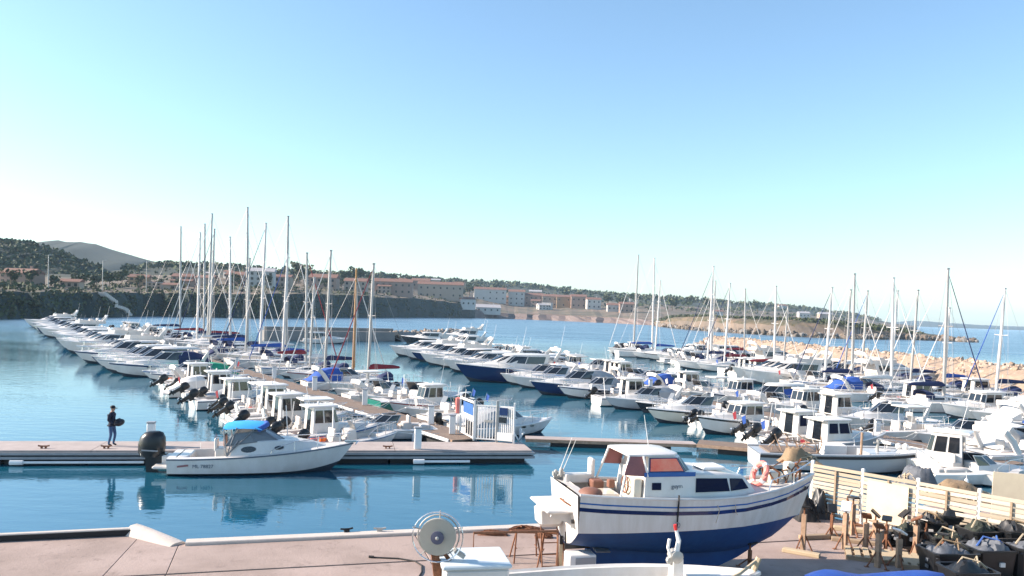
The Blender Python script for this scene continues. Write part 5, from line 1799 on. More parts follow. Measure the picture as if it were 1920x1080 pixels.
AL.put(pos, 'cruiser', out=True, L=7.6, arch=False); pos += 2.7
AL.put(pos, 'console', out=True, L=6.0, cover='cover_green'); pos += 2.7
AL.put(pos, 'cruiser', out=True, L=9.5, cover=True, cov_mat='cover_navy', strip='gelcoat_navy'); pos += 3.4
AL.put(pos, 'cruiser', out=True, L=10.0, hard=True, arch=False); pos += 3.4
AL.put(pos, 'cruiser', out=True, L=10.0, cover=True, cov_mat='cover_grey', strip='gelcoat_grey'); pos += 3.4
rnd = random.Random(3)
while pos < 170:
    k = rnd.random()
    if k < 0.62:
        L = rnd.choice((8.5, 9.0, 9.5, 10.0))
        AL.put(pos, 'cruiser', out=True, L=L, gap=2.4, cover=rnd.random() < 0.45, cov_mat=rnd.choice(('cover_navy', 'cover_white', 'cover_grey', 'cover_black', 'cover_white')), hard=rnd.random() < 0.4,
               hullm=rnd.choice(('gelcoat', 'gelcoat', 'gelcoat', 'gelcoat_cream', 'gelcoat_navy')))
        pos += L * 0.31 + 0.25
    elif k < 0.82:
        L = rnd.choice((10.0, 11.0))
        AL.put(pos, 'flybridge', out=True, L=L, fly=rnd.random() < 0.5)
        pos += L * 0.31 + 0.4
    else:
        AL.put(pos, 'pilothouse', out=True, L=7.4, ob=False)
        pos += 3.2

# basin side of the long pontoon: a few motor boats, the wooden boat and the yachts with the tall masts
AR.put(3.4, 'cruiser', out=True, L=6.2, arch=False, cover=True, cov_mat='cover_grey')
AR.put(5.8, 'console', out=True, L=5.2, cover='cover_white')
AR.put(8.2, 'cruiser', out=True, L=6.6, arch=False)
AR.put(10.6, 'console', out=False, L=5.4, tilt=0.8)
AR.put(13.0, 'pilothouse', out=False, L=5.8, tilt=0.9, tall=0.92)
AR.put(15.6, 'cruiser', out=True, L=7.8, hullm='gelcoat_green', arch=False, cover=False)
AR.put(18.2, 'console', out=False, L=5.2, tilt=0.8)
AR.put(20.4, 'cruiser', out=True, L=6.4, cover=False)
AR.put(22.8, 'console', out=False, L=5.2, tilt=0.9, ttop='cover_white')
MASTS_A = [(26.3, 10.5, 8.0, 'cover_red', 'mast_grey', 'cover_red'), (36.0, 12.0, 8.5, 'cover_navy', 'mast_grey', 'cover_white'), (40.2, 9.6, 7.5, 'cover_white', 'mast_grey', 'cover_white'),
           (45.0, 12.2, 8.5, 'cover_red', 'cover_red', 'cover_red'), (48.4, 12.2, 8.5, 'cover_blue', 'mast_white', 'cover_blue'), (53.1, 16.6, 11.0, 'cover_blue', 'mast_grey', 'cover_white'),
           (56.9, 16.0, 11.0, 'cover_white', 'mast_white', 'cover_navy'), (62.2, 12.2, 8.5, 'cover_navy', 'mast_grey', 'cover_white'), (67.6, 15.6, 10.5, 'cover_blue', 'mast_grey', 'cover_white'),
           (71.6, 19.3, 12.5, 'cover_navy', 'mast_grey', 'cover_white'), (75.6, 15.6, 10.5, 'cover_white', 'mast_white', 'cover_white'), (80.8, 16.9, 11.0, 'cover_navy', 'mast_grey', 'cover_navy'),
           (84.6, 19.4, 12.5, 'cover_red', 'mast_grey', 'cover_white'), (88.5, 16.9, 11.0, 'cover_navy', 'mast_white', 'cover_white'), (95.9, 18.9, 12.5, 'cover_red', 'mast_grey', 'cover_white'),
           (113.8, 19.7, 12.5, 'cover_navy', 'mast_grey', 'cover_white')]
for (s, hgt, L, cov, mm, jb) in MASTS_A:
    AR.put(s, 'sail', out=False if s % 2 < 1 else True, L=L, mast=hgt, cov=cov, mastm=('mast_grey' if mm == 'cover_red' else mm), jib=jb, gap=6.5 - L / 2 if L < 9.8 else 1.3, skew=jit(0.03), rake=0.25)
AR.put(32.0, 'pointu', out=True, L=7.5, mast=10.4, gap=2.7)
taken = [i[0] for i in AR.items]
pos = 29.3
while pos < 150:
    if min(abs(pos - q) for q in taken) > 2.45:
        k = rnd.random()
        if k < 0.45:
            AR.put(pos, 'cruiser', out=rnd.random() < 0.6, L=rnd.choice((6.5, 7.0, 7.5)), cover=rnd.random() < 0.5, cov_mat=rnd.choice(('cover_navy', 'cover_white', 'cover_blue')), hard=False)
        elif k < 0.8:
            AR.put(pos, 'pilothouse', out=rnd.random() < 0.5, L=rnd.choice((6.4, 7.4)), ob=rnd.random() < 0.5, tilt=0.9, hullm=rnd.choice(('gelcoat', 'gelcoat_cream')))
        else:
            AR.put(pos, 'console', out=False, L=5.6, tilt=0.9)
        taken.append(pos)
    pos += 0.6

# gate side of the middle pontoon
BL.put(0.6, 'pilothouse', out=False, L=7.0, tilt=0.9, tall=0.9, glass='glass_blue', hullm='gelcoat_grey')
BL.put(3.4, 'pilothouse', out=False, L=6.4, tilt=1.0, glass='glass_blue', tall=0.94)
BL.put(5.8, 'console', out=False, L=5.2, tilt=1.0)
BL.put(8.2, 'pilothouse', out=True, L=7.0, ob=False, strip='gelcoat_black', tall=0.88)
BL.put(10.6, 'console', out=False, L=5.4, tilt=1.0, twin=True)
BL.put(13.0, 'cruiser', out=True, L=7.6, strip='gelcoat_black', arch=False, hullm='gelcoat_cream')
BL.put(15.4, 'console', out=True, L=5.4, cover='cover_white', ttop=None)
BL.put(17.6, 'console', out=True, L=5.6, hullm='gelcoat_black')
BL.put(20.0, 'cruiser', out=True, L=7.0, cover=True, cov_mat='cover_grey', hullm='gelcoat_grey')
BL.put(22.4, 'pilothouse', out=False, L=6.4, ob=False)
BL.put(24.8, 'rib', out=False, L=5.4, tilt=0.8, tubem='hypalon_black')
BL.put(27.2, 'cruiser', out=True, L=7.5, cover=False, arch=False)
BL.put(30.0, 'cruiser', out=True, L=9.0, hullm='gelcoat_navy', cover=True, cov_mat='cover_grey', arch=False)
BL.put(32.9, 'console', out=True, L=6.2, cover='cover_blue')
BL.put(35.6, 'cruiser', out=True, L=8.5, cover=False)
BL.put(38.4, 'cruiser', out=True, L=8.5, cover=True, cov_mat='cover_white')
BL.put(42.0, 'flybridge', out=True, L=12.0, hullm='gelcoat_navy', fly=False)
BL.put(46.2, 'cruiser', out=True, L=9.5, hard=True, arch=False)
BL.put(49.6, 'cruiser', out=True, L=9.0, cover=False)
BL.put(52.8, 'flybridge', out=True, L=10.0, fly=False)
BL.put(56.4, 'cruiser', out=True, L=9.0, cover=True, cov_mat='cover_black')
BL.put(59.6, 'cruiser', out=True, L=9.5, hard=True, arch=False)
BL.put(63.0, 'flybridge', out=True, L=10.0, fly=True)
BL.put(66.6, 'cruiser', out=True, L=9.0, cover=False)
BL.put(69.8, 'cruiser', out=True, L=9.5, hullm='gelcoat_navy', hard=True, arch=False)
BL.put(73.2, 'flybridge', out=True, L=10.0, fly=True)
BL.put(77.0, 'cruiser', out=True, L=9.0, cover=True, cov_mat='cover_white')
BL.put(80.4, 'flybridge', out=True, L=10.0, fly=False)
# breakwater side of the middle pontoon
BR.put(-2.5, 'cruiser', out=True, L=8.0, cover=True, cov_mat='cover_white')
BR.put(1.0, 'cruiser', out=False, L=7.0, cover=False)
BR.put(4.2, 'console', out=True, L=6.0, ttop='gelcoat', tilt=0.9)
BR.put(7.4, 'cruiser', out=False, L=8.0, cover=False, arch=True)
BR.put(10.8, 'pilothouse', out=True, L=6.5, tilt=1.0)
pos = 14.2
while pos < 82:
    k = rnd.random()
    if k < 0.4:
        L = rnd.choice((6.5, 7.0, 8.0))
        BR.put(pos, 'cruiser', out=rnd.random() < 0.5, L=L, cover=rnd.random() < 0.5, cov_mat=rnd.choice(('cover_white', 'cover_navy', 'cover_blue', 'cover_black', 'cover_grey')), hard=rnd.random() < 0.3)
        pos += L * 0.31 + 0.3
    elif k < 0.75:
        BR.put(pos, 'pilothouse', out=rnd.random() < 0.5, L=rnd.choice((6.5, 7.4)), ob=rnd.random() < 0.6, tilt=1.0, hullm=rnd.choice(('gelcoat', 'gelcoat', 'gelcoat_cream')))
        pos += 2.6
    else:
        BR.put(pos, 'console', out=False, L=5.6, tilt=1.0, ttop=rnd.choice(('cover_white', 'gelcoat')))
        pos += 2.3
# breakwater pontoon: sterns lit towards the basin, sailing boats on both sides
MASTS_CL = [(10.6, 11.8, 9.5, 'cover_navy'), (17.8, 11.3, 9.0, 'cover_white'), (23.8, 11.9, 9.5, 'cover_navy'), (27.2, 10.6, 8.5, 'cover_navy'), (40.4, 11.1, 9.0, 'cover_red'), (51.4, 11.7, 9.0, 'cover_red'),
            (54.9, 14.1, 10.5, 'cover_navy'), (59.1, 11.6, 9.0, 'cover_white'), (78.1, 12.9, 9.5, 'cover_blue'), (82.2, 16.9, 11.0, 'cover_blue'), (87.1, 17.7, 11.0, 'cover_white')]
MASTS_CR = [(16.6, 10.7, 8.5, 'cover_navy'), (23.7, 8.9, 7.5, 'cover_blue'), (28.8, 10.8, 8.5, 'cover_navy'), (32.2, 10.8, 8.5, 'cover_white'), (37.8, 10.9, 8.5, 'cover_red'), (41.2, 11.1, 8.5, 'cover_white'),
            (56.8, 9.1, 7.5, 'cover_white'), (72.5, 11.9, 9.0, 'cover_red'), (82.8, 13.5, 9.5, 'cover_navy')]
for (s, hgt, L, cov) in MASTS_CL:
    CL.put(s, 'sail', out=s % 3 < 1.2, L=L, mast=hgt, cov=cov, gap=5.5 - L / 2 if L < 9 else 1.2, rake=0.3, jib=rnd.choice(('cover_white', 'cover_white', 'cover_navy')), skew=jit(0.03), mastm=rnd.choice(('mast_grey', 'mast_white')))
for (s, hgt, L, cov) in MASTS_CR:
    CR.put(s, 'sail', out=s % 3 < 1.5, L=L, mast=hgt, cov=cov, gap=5.5 - L / 2 if L < 9 else 1.2, rake=0.3, jib=rnd.choice(('cover_white', 'cover_white', 'cover_blue')), skew=jit(0.03), mastm=rnd.choice(('mast_grey', 'mast_white')))
for row, p0, p1 in ((CL, -6.0, 98.0), (CR, 0.0, 95.0)):
    tk = [i[0] for i in row.items]
    pos = p0
    while pos < p1:
        if min(abs(pos - q) for q in tk) > 2.7:
            k = rnd.random()
            if k < 0.5:
                row.put(pos, 'cruiser', out=rnd.random() < 0.35, L=rnd.choice((7.5, 8.0, 8.5)), cover=rnd.random() < 0.4, cov_mat=rnd.choice(('cover_white', 'cover_navy', 'cover_black', 'cover_blue')),
                        hard=rnd.random() < 0.2, strip=rnd.choice((None, None, 'gelcoat_black')))
            elif k < 0.85:
                row.put(pos, 'pilothouse', out=rnd.random() < 0.3, L=7.4, ob=rnd.random() < 0.3, tilt=0.9)
            else:
                row.put(pos, 'flybridge', out=True, L=11.0, fly=rnd.random() < 0.5)
            tk.append(pos)
        pos += 0.5
for rw in (AL, AR, BL, BR, CL, CR):
    rw.build()

# boats lying at the inner jetty and on the far left mooring
def lone(kind, x, y, a, label, **kw):
    nm, cat = NAMES[kind]
    t = empty(nm, (x, y, 0), a, label, cat)
    if kind != 'pointu':
        kw.setdefault('lod', 2)
    BUILD[kind](t, **kw)
    return t
lone('flybridge', -17.0, 158.0, pi + 0.1, 'dark hulled white topped yacht lying below the grey jetty', L=10.0, hullm='gelcoat_black', fly=False)
lone('flybridge', -11.0, 178.0, pi + 0.2, 'white yacht with raised bridge at the tip of the jetty', L=11.0, fly=True)
lone('flybridge', -9.0, 146.0, pi, 'low dark hulled motor yacht nearest the harbour mouth', L=10.0, hullm='gelcoat_black', fly=False)
lone('cruiser', -34.0, 146.0, 0.3, 'small white cruiser moored alone against the concrete jetty', L=8.0, hard=True, arch=False)

# ================================================================== FRONT PONTOON
PA, PB = Vector((-20.57, 32.9, 0)), Vector((1.12, 37.24, 0))
pd = (PB - PA).normalized(); p_ang = math.atan2(pd.y, pd.x); pn = Vector((-pd.y, pd.x, 0))
PL = (PB - PA).length + 16
fp = empty('front_pontoon', PB, p_ang, 'broad concrete topped landing pontoon across the foreground basin', 'pontoon')
PW = 2.35
nb = 6
bl = PL / nb
for i in range(nb):
    part('deck_section', lambda: MB().box((0, 0, 0.57), (bl - 0.025, PW, 0.08)), 'pontoon_deck', fp, key='fp', loc=(-bl * (i + 0.5), PW / 2, 0))
mb = MB()
for (z, h, w) in ((0.475, 0.10, 0.10), (0.30, 0.10, 0.12)):
    mb.box((-PL / 2 + 0.06, -w / 2 + 0.0, z), (PL + 0.12, w, h))
    mb.box((0.06, PW / 2, z), (0.12, PW + 0.05, h))
part('fender_rail', mb, 'pontoon_rail', fp)
part('side_beam', MB().box((-PL / 2 - 0.02, PW / 2, 0.38), (PL - 0.02, PW - 0.1, 0.30)), 'pontoon_side', fp)
mb = MB()
for i in range(nb * 2):
    mb.box((-bl / 2 * (i + 0.5) - 0.25, PW / 2, 0.0), (bl / 2 - 0.12, PW - 0.35, 0.5))
part('float', mb, 'float_dark', fp)
def fpt(x, y, z=0.61):
    return PB + pd * x + pn * y + Vector((0, 0, z))
# cleats on the pontoon
for i, px in enumerate((78, 196, 726)):
    w = G(px, 842, 0.61)
    c = empty('mooring_cleat', (w.x, w.y + 0.15, 0.61), p_ang, 'dark mooring cleat on the front pontoon edge, ' + ordinal(i + 1) + ' counted from the standing person\'s side', 'cleat', 'cleats on the front pontoon')
    part('horn', lambda: MB().tube([(-0.22, 0, 0.12), (-0.1, 0, 0.10), (0.1, 0, 0.10), (0.22, 0, 0.12)], 0.035, 6), 'rust', c, key='c')
    part('foot', lambda: MB().box((-0.08, 0, 0.04), (0.06, 0.1, 0.1)).box((0.08, 0, 0.04), (0.06, 0.1, 0.1)), 'rust', c, key='c')
# white poles slung along the face
def pole_along(pa, pb, y, z, r, label):
    a = G(pa, y, z); b = G(pb, y, z)
    a = fpt((a - PB).dot(pd), -0.20, z); b = fpt((b - PB).dot(pd), -0.20, z)
    o = empty('floating_boom', a, 0, label, 'pole')
    part('pole', MB().tube([(0, 0, 0), (b - a)], r, 8), 'white_plastic', o, smooth=True)
    part('end_cap', MB().tube([((a - b).normalized() * 0.5), (0, 0, 0)], r * 1.9, 8), 'white_plastic', o, smooth=True)
pole_along(42, 268, 868, 0.14, 0.055, 'long white plastic pole floating along the front pontoon face')
pole_along(795, 880, 864, 0.14, 0.06, 'short white pole floating under the pontoon edge below the gate')
service_post(G(283, 836, 0.61), 0, 'pale grey service post behind the large black outboard', None, h=1.0, z=0.61, rz=p_ang)
service_post(G(783, 842, 0.61), 0, 'white service post at the front pontoon edge near the gate', None, h=0.95, z=0.61, rz=p_ang)

# ---- gate at the head of the long pontoon
g0 = G(862, 818, 0.61); 
gate = empty('pontoon_gate', (0, 0, 0), 0, 'white barred security gate with a blue sign at the pontoon head', 'gate')
GA, GB, GC, GD = G(862, 812, 0.61), G(888, 826, 0.61), G(931, 829, 0.61), G(963, 832, 0.61)
GH = 1.9
def picket_run(a, b, n, h, z0=0.12, holder=gate, post=True):
    d = (b - a)
    ang = math.atan2(d.y, d.x)
    for i in range(n):
        p = a.lerp(b, (i + 0.5) / n)
        part('picket', lambda: MB().box((0, 0, 0), (0.05, 0.03, h)), 'white_paint', holder, key=('pk', h), loc=(p.x, p.y, 0.61 + z0 + h / 2), rot=(0, 0, ang))
    m = a.lerp(b, 0.5)
    for z in (z0, z0 + h):
        part('rail', MB().box((m.x, m.y, 0.61 + z), (d.length, 0.05, 0.06), 0, ang), 'white_paint', holder)
def gpost(p, h=GH, m='white_paint', w=0.09):
    part('gate_post', lambda: MB().rbox((0, 0, h / 2), (w, w, h), 0.012), m, gate, key=(h, m, w), loc=(p.x, p.y, 0.61))
picket_run(GA, GB, 6, 0.9)
picket_run(GB, GC, 8, 1.65)
picket_run(GC, GD, 9, 1.65)
for p in (GA, GB, GD):
    gpost(p, 2.0)
gpost(GC, 2.05, 'galv', 0.13)
gpost(GB + Vector((0.12, 0.03, 0)), 2.0, 'galv', 0.07)
def panel_on(a, b, u0, u1, z0, z1, m, name, off=-0.05, parent=gate):
    d = (b - a); ang = math.atan2(d.y, d.x)
    c = a.lerp(b, (u0 + u1) / 2)
    n_ = Vector((d.y, -d.x, 0)).normalized()
    c = c + n_ * -off
    return part(name, MB().rbox((c.x, c.y, 0.61 + (z0 + z1) / 2), (d.length * (u1 - u0), 0.02, z1 - z0), 0.004, 0, ang), m, parent)
sg = panel_on(GA, GB, 0.28, 0.96, 1.22, 1.78, 'sign_blue', 'sign_panel')
panel_on(GA, GB, 0.28, 0.96, 1.10, 1.21, 'cover_white', 'sign_stripe', parent=sg)
panel_on(GA, GB, 0.02, 0.98, 1.84, 1.96, 'white_paint', 'top_board')
panel_on(GC, GD, 0.14, 0.62, 1.35, 1.72, 'gelcoat_navy', 'notice_board')
panel_on(GC, GD, 0.12, 0.56, 0.98, 1.26, 'gelcoat_black', 'notice_board')
panel_on(GC, GD, 0.02, 0.94, 0.10, 0.50, 'white_paint', 'kick_plate')
panel_on(GB, GC, 0.45, 0.80, 0.95, 1.08, 'galv', 'lock_box')
panel_on(GA, GB, 0.35, 0.85, 0.15, 0.85, 'black_plastic', 'mesh_panel', off=0.05)
lb = empty('lifebuoy_box', (GA.x - 0.12, GA.y + 0.05, 0.61), 0.2, 'pink lifebuoy holder fixed at the corner of the gate', 'lifebuoy')
part('holder', MB().rbox((0, 0, 1.45), (0.30, 0.16, 0.85), 0.05), 'pink_buoy', lb)
part('post', MB().tube([(0, 0, 0), (0, 0, 1.5)], 0.03, 6), 'white_paint', lb)
service_post(G(848, 812, 0.61), 0, 'stout white service cabinet directly behind the gate', None, h=0.95, z=0.56)
# V-shaped bow fitting at the gate foot
vb = empty('mooring_fork', G(972, 826, 0.5), 0, 'small white V shaped mooring fork right of the gate', 'fitting')
part('fork', MB().tube([(-0.28, 0, 0.45), (0, 0, 0.02), (0.28, 0, 0.45)], 0.06, 6), 'white_paint', vb)
part('stem', MB().tube([(0, 0, -0.2), (0, 0, 0.05)], 0.05, 6), 'galv', vb)

# ================================================================== THE CUDDY CRUISER AT THE FRONT PONTOON
def cuddy():
    stern, bow = G(312, 890, 0), G(640, 868, 0.35)
    st = fpt((G(316, 890, 0) - PB).dot(pd), -1.45, 0)
    a = p_ang
    L = 7.3
    c = st + pd * (L / 2)
    t = empty('cabin_motorboat', (c.x, c.y, 0), a, 'white cabin motorboat with light blue bimini and huge black outboard at front pontoon', 'motorboat')
    B = 2.4
    h = Hull(L, B, 0.72, 1.22, dr=0.35, tr=0.92, tm=0.35, rake=0.95, flare=0.28, zch=0.10)
    hl = part('hull', h.mesh(18), ['gelcoat', 'antifoul', 'gelcoat'], t, smooth=40)
    part('deck', h.deck(0.04, 0.36, 0.80, 0.20, 0.03, N=18), ['gelcoat', 'deck'], t)
    part('rub_rail', h.rub(0.03, -0.04), 'lettering', t)
    part('bow_rail', h.bow_rail(0.55, 0.42, 0.016), 'steel', t)
    zb = [h.zs(0.34), h.zs(0.5), h.zs(0.68), h.zs(0.84)]
    base = [(h.x(0.33), 0.98), (h.x(0.5), 0.97), (h.x(0.68), 0.78), (h.x(0.86), 0.25)]
    top = [(h.x(0.34), 0.86), (h.x(0.5), 0.82), (h.x(0.64), 0.58), (h.x(0.78), 0.16)]
    zt = [1.34, 1.38, 1.36, 1.26]
    LO, HI = house(MB(), base, top, zb, zt)
    mb = MB(); house(mb, base, top, zb, zt, 0, 0.05)
    cb = part('cuddy_cabin', mb, 'gelcoat', t, smooth=35)
    for s in (0, 1):
        for (tt, w_) in ((0.47, 0.30), (0.625, 0.19)):
            i = 0 if tt < 0.5 else 1
            for side in (1, -1):
                k = i if side == -1 else len(LO) - 2 - i
                n = len(LO)
                a_, b_, c_, d_ = LO[k], LO[(k + 1) % n], HI[(k + 1) % n], HI[k]
                u = 0.55 if side == -1 else 0.45
                ctr = a_.lerp(b_, u).lerp(d_.lerp(c_, u), 0.45)
                ex = (b_ - a_).normalized(); nz = (b_ - a_).cross(d_ - a_).normalized(); ey = nz.cross(ex)
                if s == 0:
                    mm = MB()
                    r0 = [ctr + ex * (w_ * cos(q * pi / 7)) + ey * (w_ * 0.42 * sin(q * pi / 7)) for q in range(14)]
                    mm.loft([r0, [p + nz * 0.012 for p in r0]], 0, True, True)
                    part('porthole', mm, 'glass_dark', cb)
    # windscreen
    z0 = 1.36
    P0 = [Vector((h.x(0.30), 0.92, 1.20)), Vector((h.x(0.46), 0.84, z0)), Vector((h.x(0.585), 0.55, z0)), Vector((h.x(0.61), 0, z0))]
    P1 = [Vector((h.x(0.34), 0.80, 1.68)), Vector((h.x(0.43), 0.74, 1.76)), Vector((h.x(0.495), 0.46, 1.78)), Vector((h.x(0.51), 0, 1.78))]
    A = P0 + [Vector((p.x, -p.y, p.z)) for p in P0[-2::-1]]
    C = P1 + [Vector((p.x, -p.y, p.z)) for p in P1[-2::-1]]
    mb = MB(); mb.loft([A, C], 0, closed=False); mb.loft([[p - Vector((.02, 0, 0)) for p in C], [p - Vector((.02, 0, 0)) for p in A]], 0, closed=False)
    w = part('windscreen', mb, 'plexi', t)
    mb = MB()
    mb.tube(C, 0.02, 5); mb.tube(A, 0.018, 5)
    for p, q in zip(A, C):
        mb.tube([p, q], 0.018, 4)
    part('frame', mb, 'alu_dark', w)
    # bimini
    mb = MB()
    rings = []
    for (tt, dz) in ((0.285, -0.05), (0.31, 0.0), (0.39, 0.04), (0.47, 0.02), (0.495, -0.02)):
        x = h.x(tt)
        rings.append([(x, -0.95, 1.97 + dz - 0.08), (x, -0.80, 1.99 + dz), (x, 0, 2.04 + dz), (x, 0.80, 1.99 + dz), (x, 0.95, 1.97 + dz - 0.08),
                      (x, 0.8, 1.93 + dz), (x, 0, 1.97 + dz), (x, -0.8, 1.93 + dz)])
    mb.loft(rings, 0, True, True)
    bm = part('bimini', mb, 'cover_sky', t, smooth=40)
    mb = MB()
    mb.tube([(h.x(0.48), -0.88, 1.9), (h.x(0.50), -0.5, 1.95), (h.x(0.51), 0, 1.97), (h.x(0.50), 0.5, 1.95), (h.x(0.48), 0.88, 1.9)], 0.11, 8)
    part('rolled_canvas', mb, 'cover_blue', bm, smooth=50)
    mb = MB()
    for s in (1, -1):
        mb.tube([(h.x(0.29), s * 0.92, 1.93), (h.x(0.31), s * 1.0, 0.80)], 0.03, 5)
        mb.tube([(h.x(0.36), s * 0.92, 1.97), (h.x(0.31), s * 1.0, 0.80)], 0.025, 5)
        mb.tube([(h.x(0.46), s * 0.90, 1.95), (h.x(0.31), s * 1.0, 0.84)], 0.025, 5)
        mb.tube([(h.x(0.31), s * 1.0, 0.78), (h.x(0.37), s * 0.96, 1.45)], 0.03, 5)
    part('bimini_frame', mb, 'alu_dark', t)
    # helm seat, bench, cooler, wheel
    mb = MB().rbox((h.x(0.27), -0.45, 0.65), (0.42, 0.5, 0.9), 0.05).rbox((h.x(0.245), -0.45, 1.22), (0.12, 0.5, 0.55), 0.04)
    part('helm_seat', mb, 'gelcoat', t, smooth=35)
    part('seat_back', MB().rbox((h.x(0.275), 0.45, 1.2), (0.1, 0.5, 0.6), 0.04), 'vinyl_brown', t, smooth=35)
    part('stern_bench', MB().rbox((h.x(0.075), 0.0, 0.52), (0.45, 1.6, 0.5), 0.05), 'gelcoat', t, smooth=35)
    part('splash_well', MB().rbox((h.x(0.0) - 0.25, 0, 0.32), (0.7, 1.7, 0.12), 0.04), 'gelcoat', t)
    part('transom_bracket', MB().rbox((h.x(0.0) - 0.18, 0, 0.52), (0.35, 0.55, 0.4), 0.05), 'gelcoat', t)
    mb = MB(); mb.tube([(h.x(0.33), -0.45 + 0.19 * cos(k * pi / 6), 1.15 + 0.19 * sin(k * pi / 6)) for k in range(12)], 0.018, 5, closed=True)
    part('steering_wheel', mb, 'black_plastic', t)
    o = outboard(t, h.x(0) - 0.22, 0, 0.58, 0.0, 1.85, 'black_plastic')
    part('cowl_band', MB().box((h.x(0) - 0.80, -0.352, 0.92), (0.62, 0.02, 0.05), 0, ry=0.05), 'grey_plastic', o)
    # dark boot stripe and lettering
    text_mesh('registration_number', 'ML 78827', 0.20, 'lettering', hl, Matrix.Translation((h.x(0.135), -h.w(0.15) * 0.97 - 0.03, 0.36)) @ Matrix.Rotation(R(90), 4, 'X') @ Matrix.Rotation(R(0), 4, 'Z'))
    part('side_decal', MB().box((h.x(0.085), -h.w(0.085) * 0.97 - 0.03, 0.44), (0.42, 0.012, 0.07), 0, ry=-0.12), 'cover_maroon', hl)
    for tt in (0.12, 0.5):
        x, y, z = h.sec(tt)[4]
        fender(t, x, y + 0.12, z - 0.35)
    part('anchor', MB().box((h.x(0.985), 0, h.zs(1) + 0.05), (0.5, 0.12, 0.08)).tube([(h.x(1.0) + 0.1, -0.15, h.zs(1) - 0.05), (h.x(1.0) + 0.2, 0, h.zs(1) + 0.06), (h.x(1.0) + 0.1, 0.15, h.zs(1) - 0.05)], 0.03, 5), 'steel', t)
    return t
cuddy()

# ---- motorboats tied behind the front pontoon, between it and the rows
def behind(kind, px, py, a, label, **kw):
    p = G(px, py, 0)
    nm, cat = NAMES[kind]
    t = empty(nm, (p.x, p.y, 0), a, label, cat)
    BUILD[kind](t, lod=0, **kw)
behind('console', 625, 822, p_ang + 0.1, 'small white open boat with folded outboard just behind the front pontoon', L=5.0, tilt=0.9, hullm='gelcoat')
behind('cruiser', 720, 822, p_ang + pi + 0.15, 'small pale grey cabin boat with dark side window behind the front pontoon', L=5.6, arch=False, hullm='gelcoat')

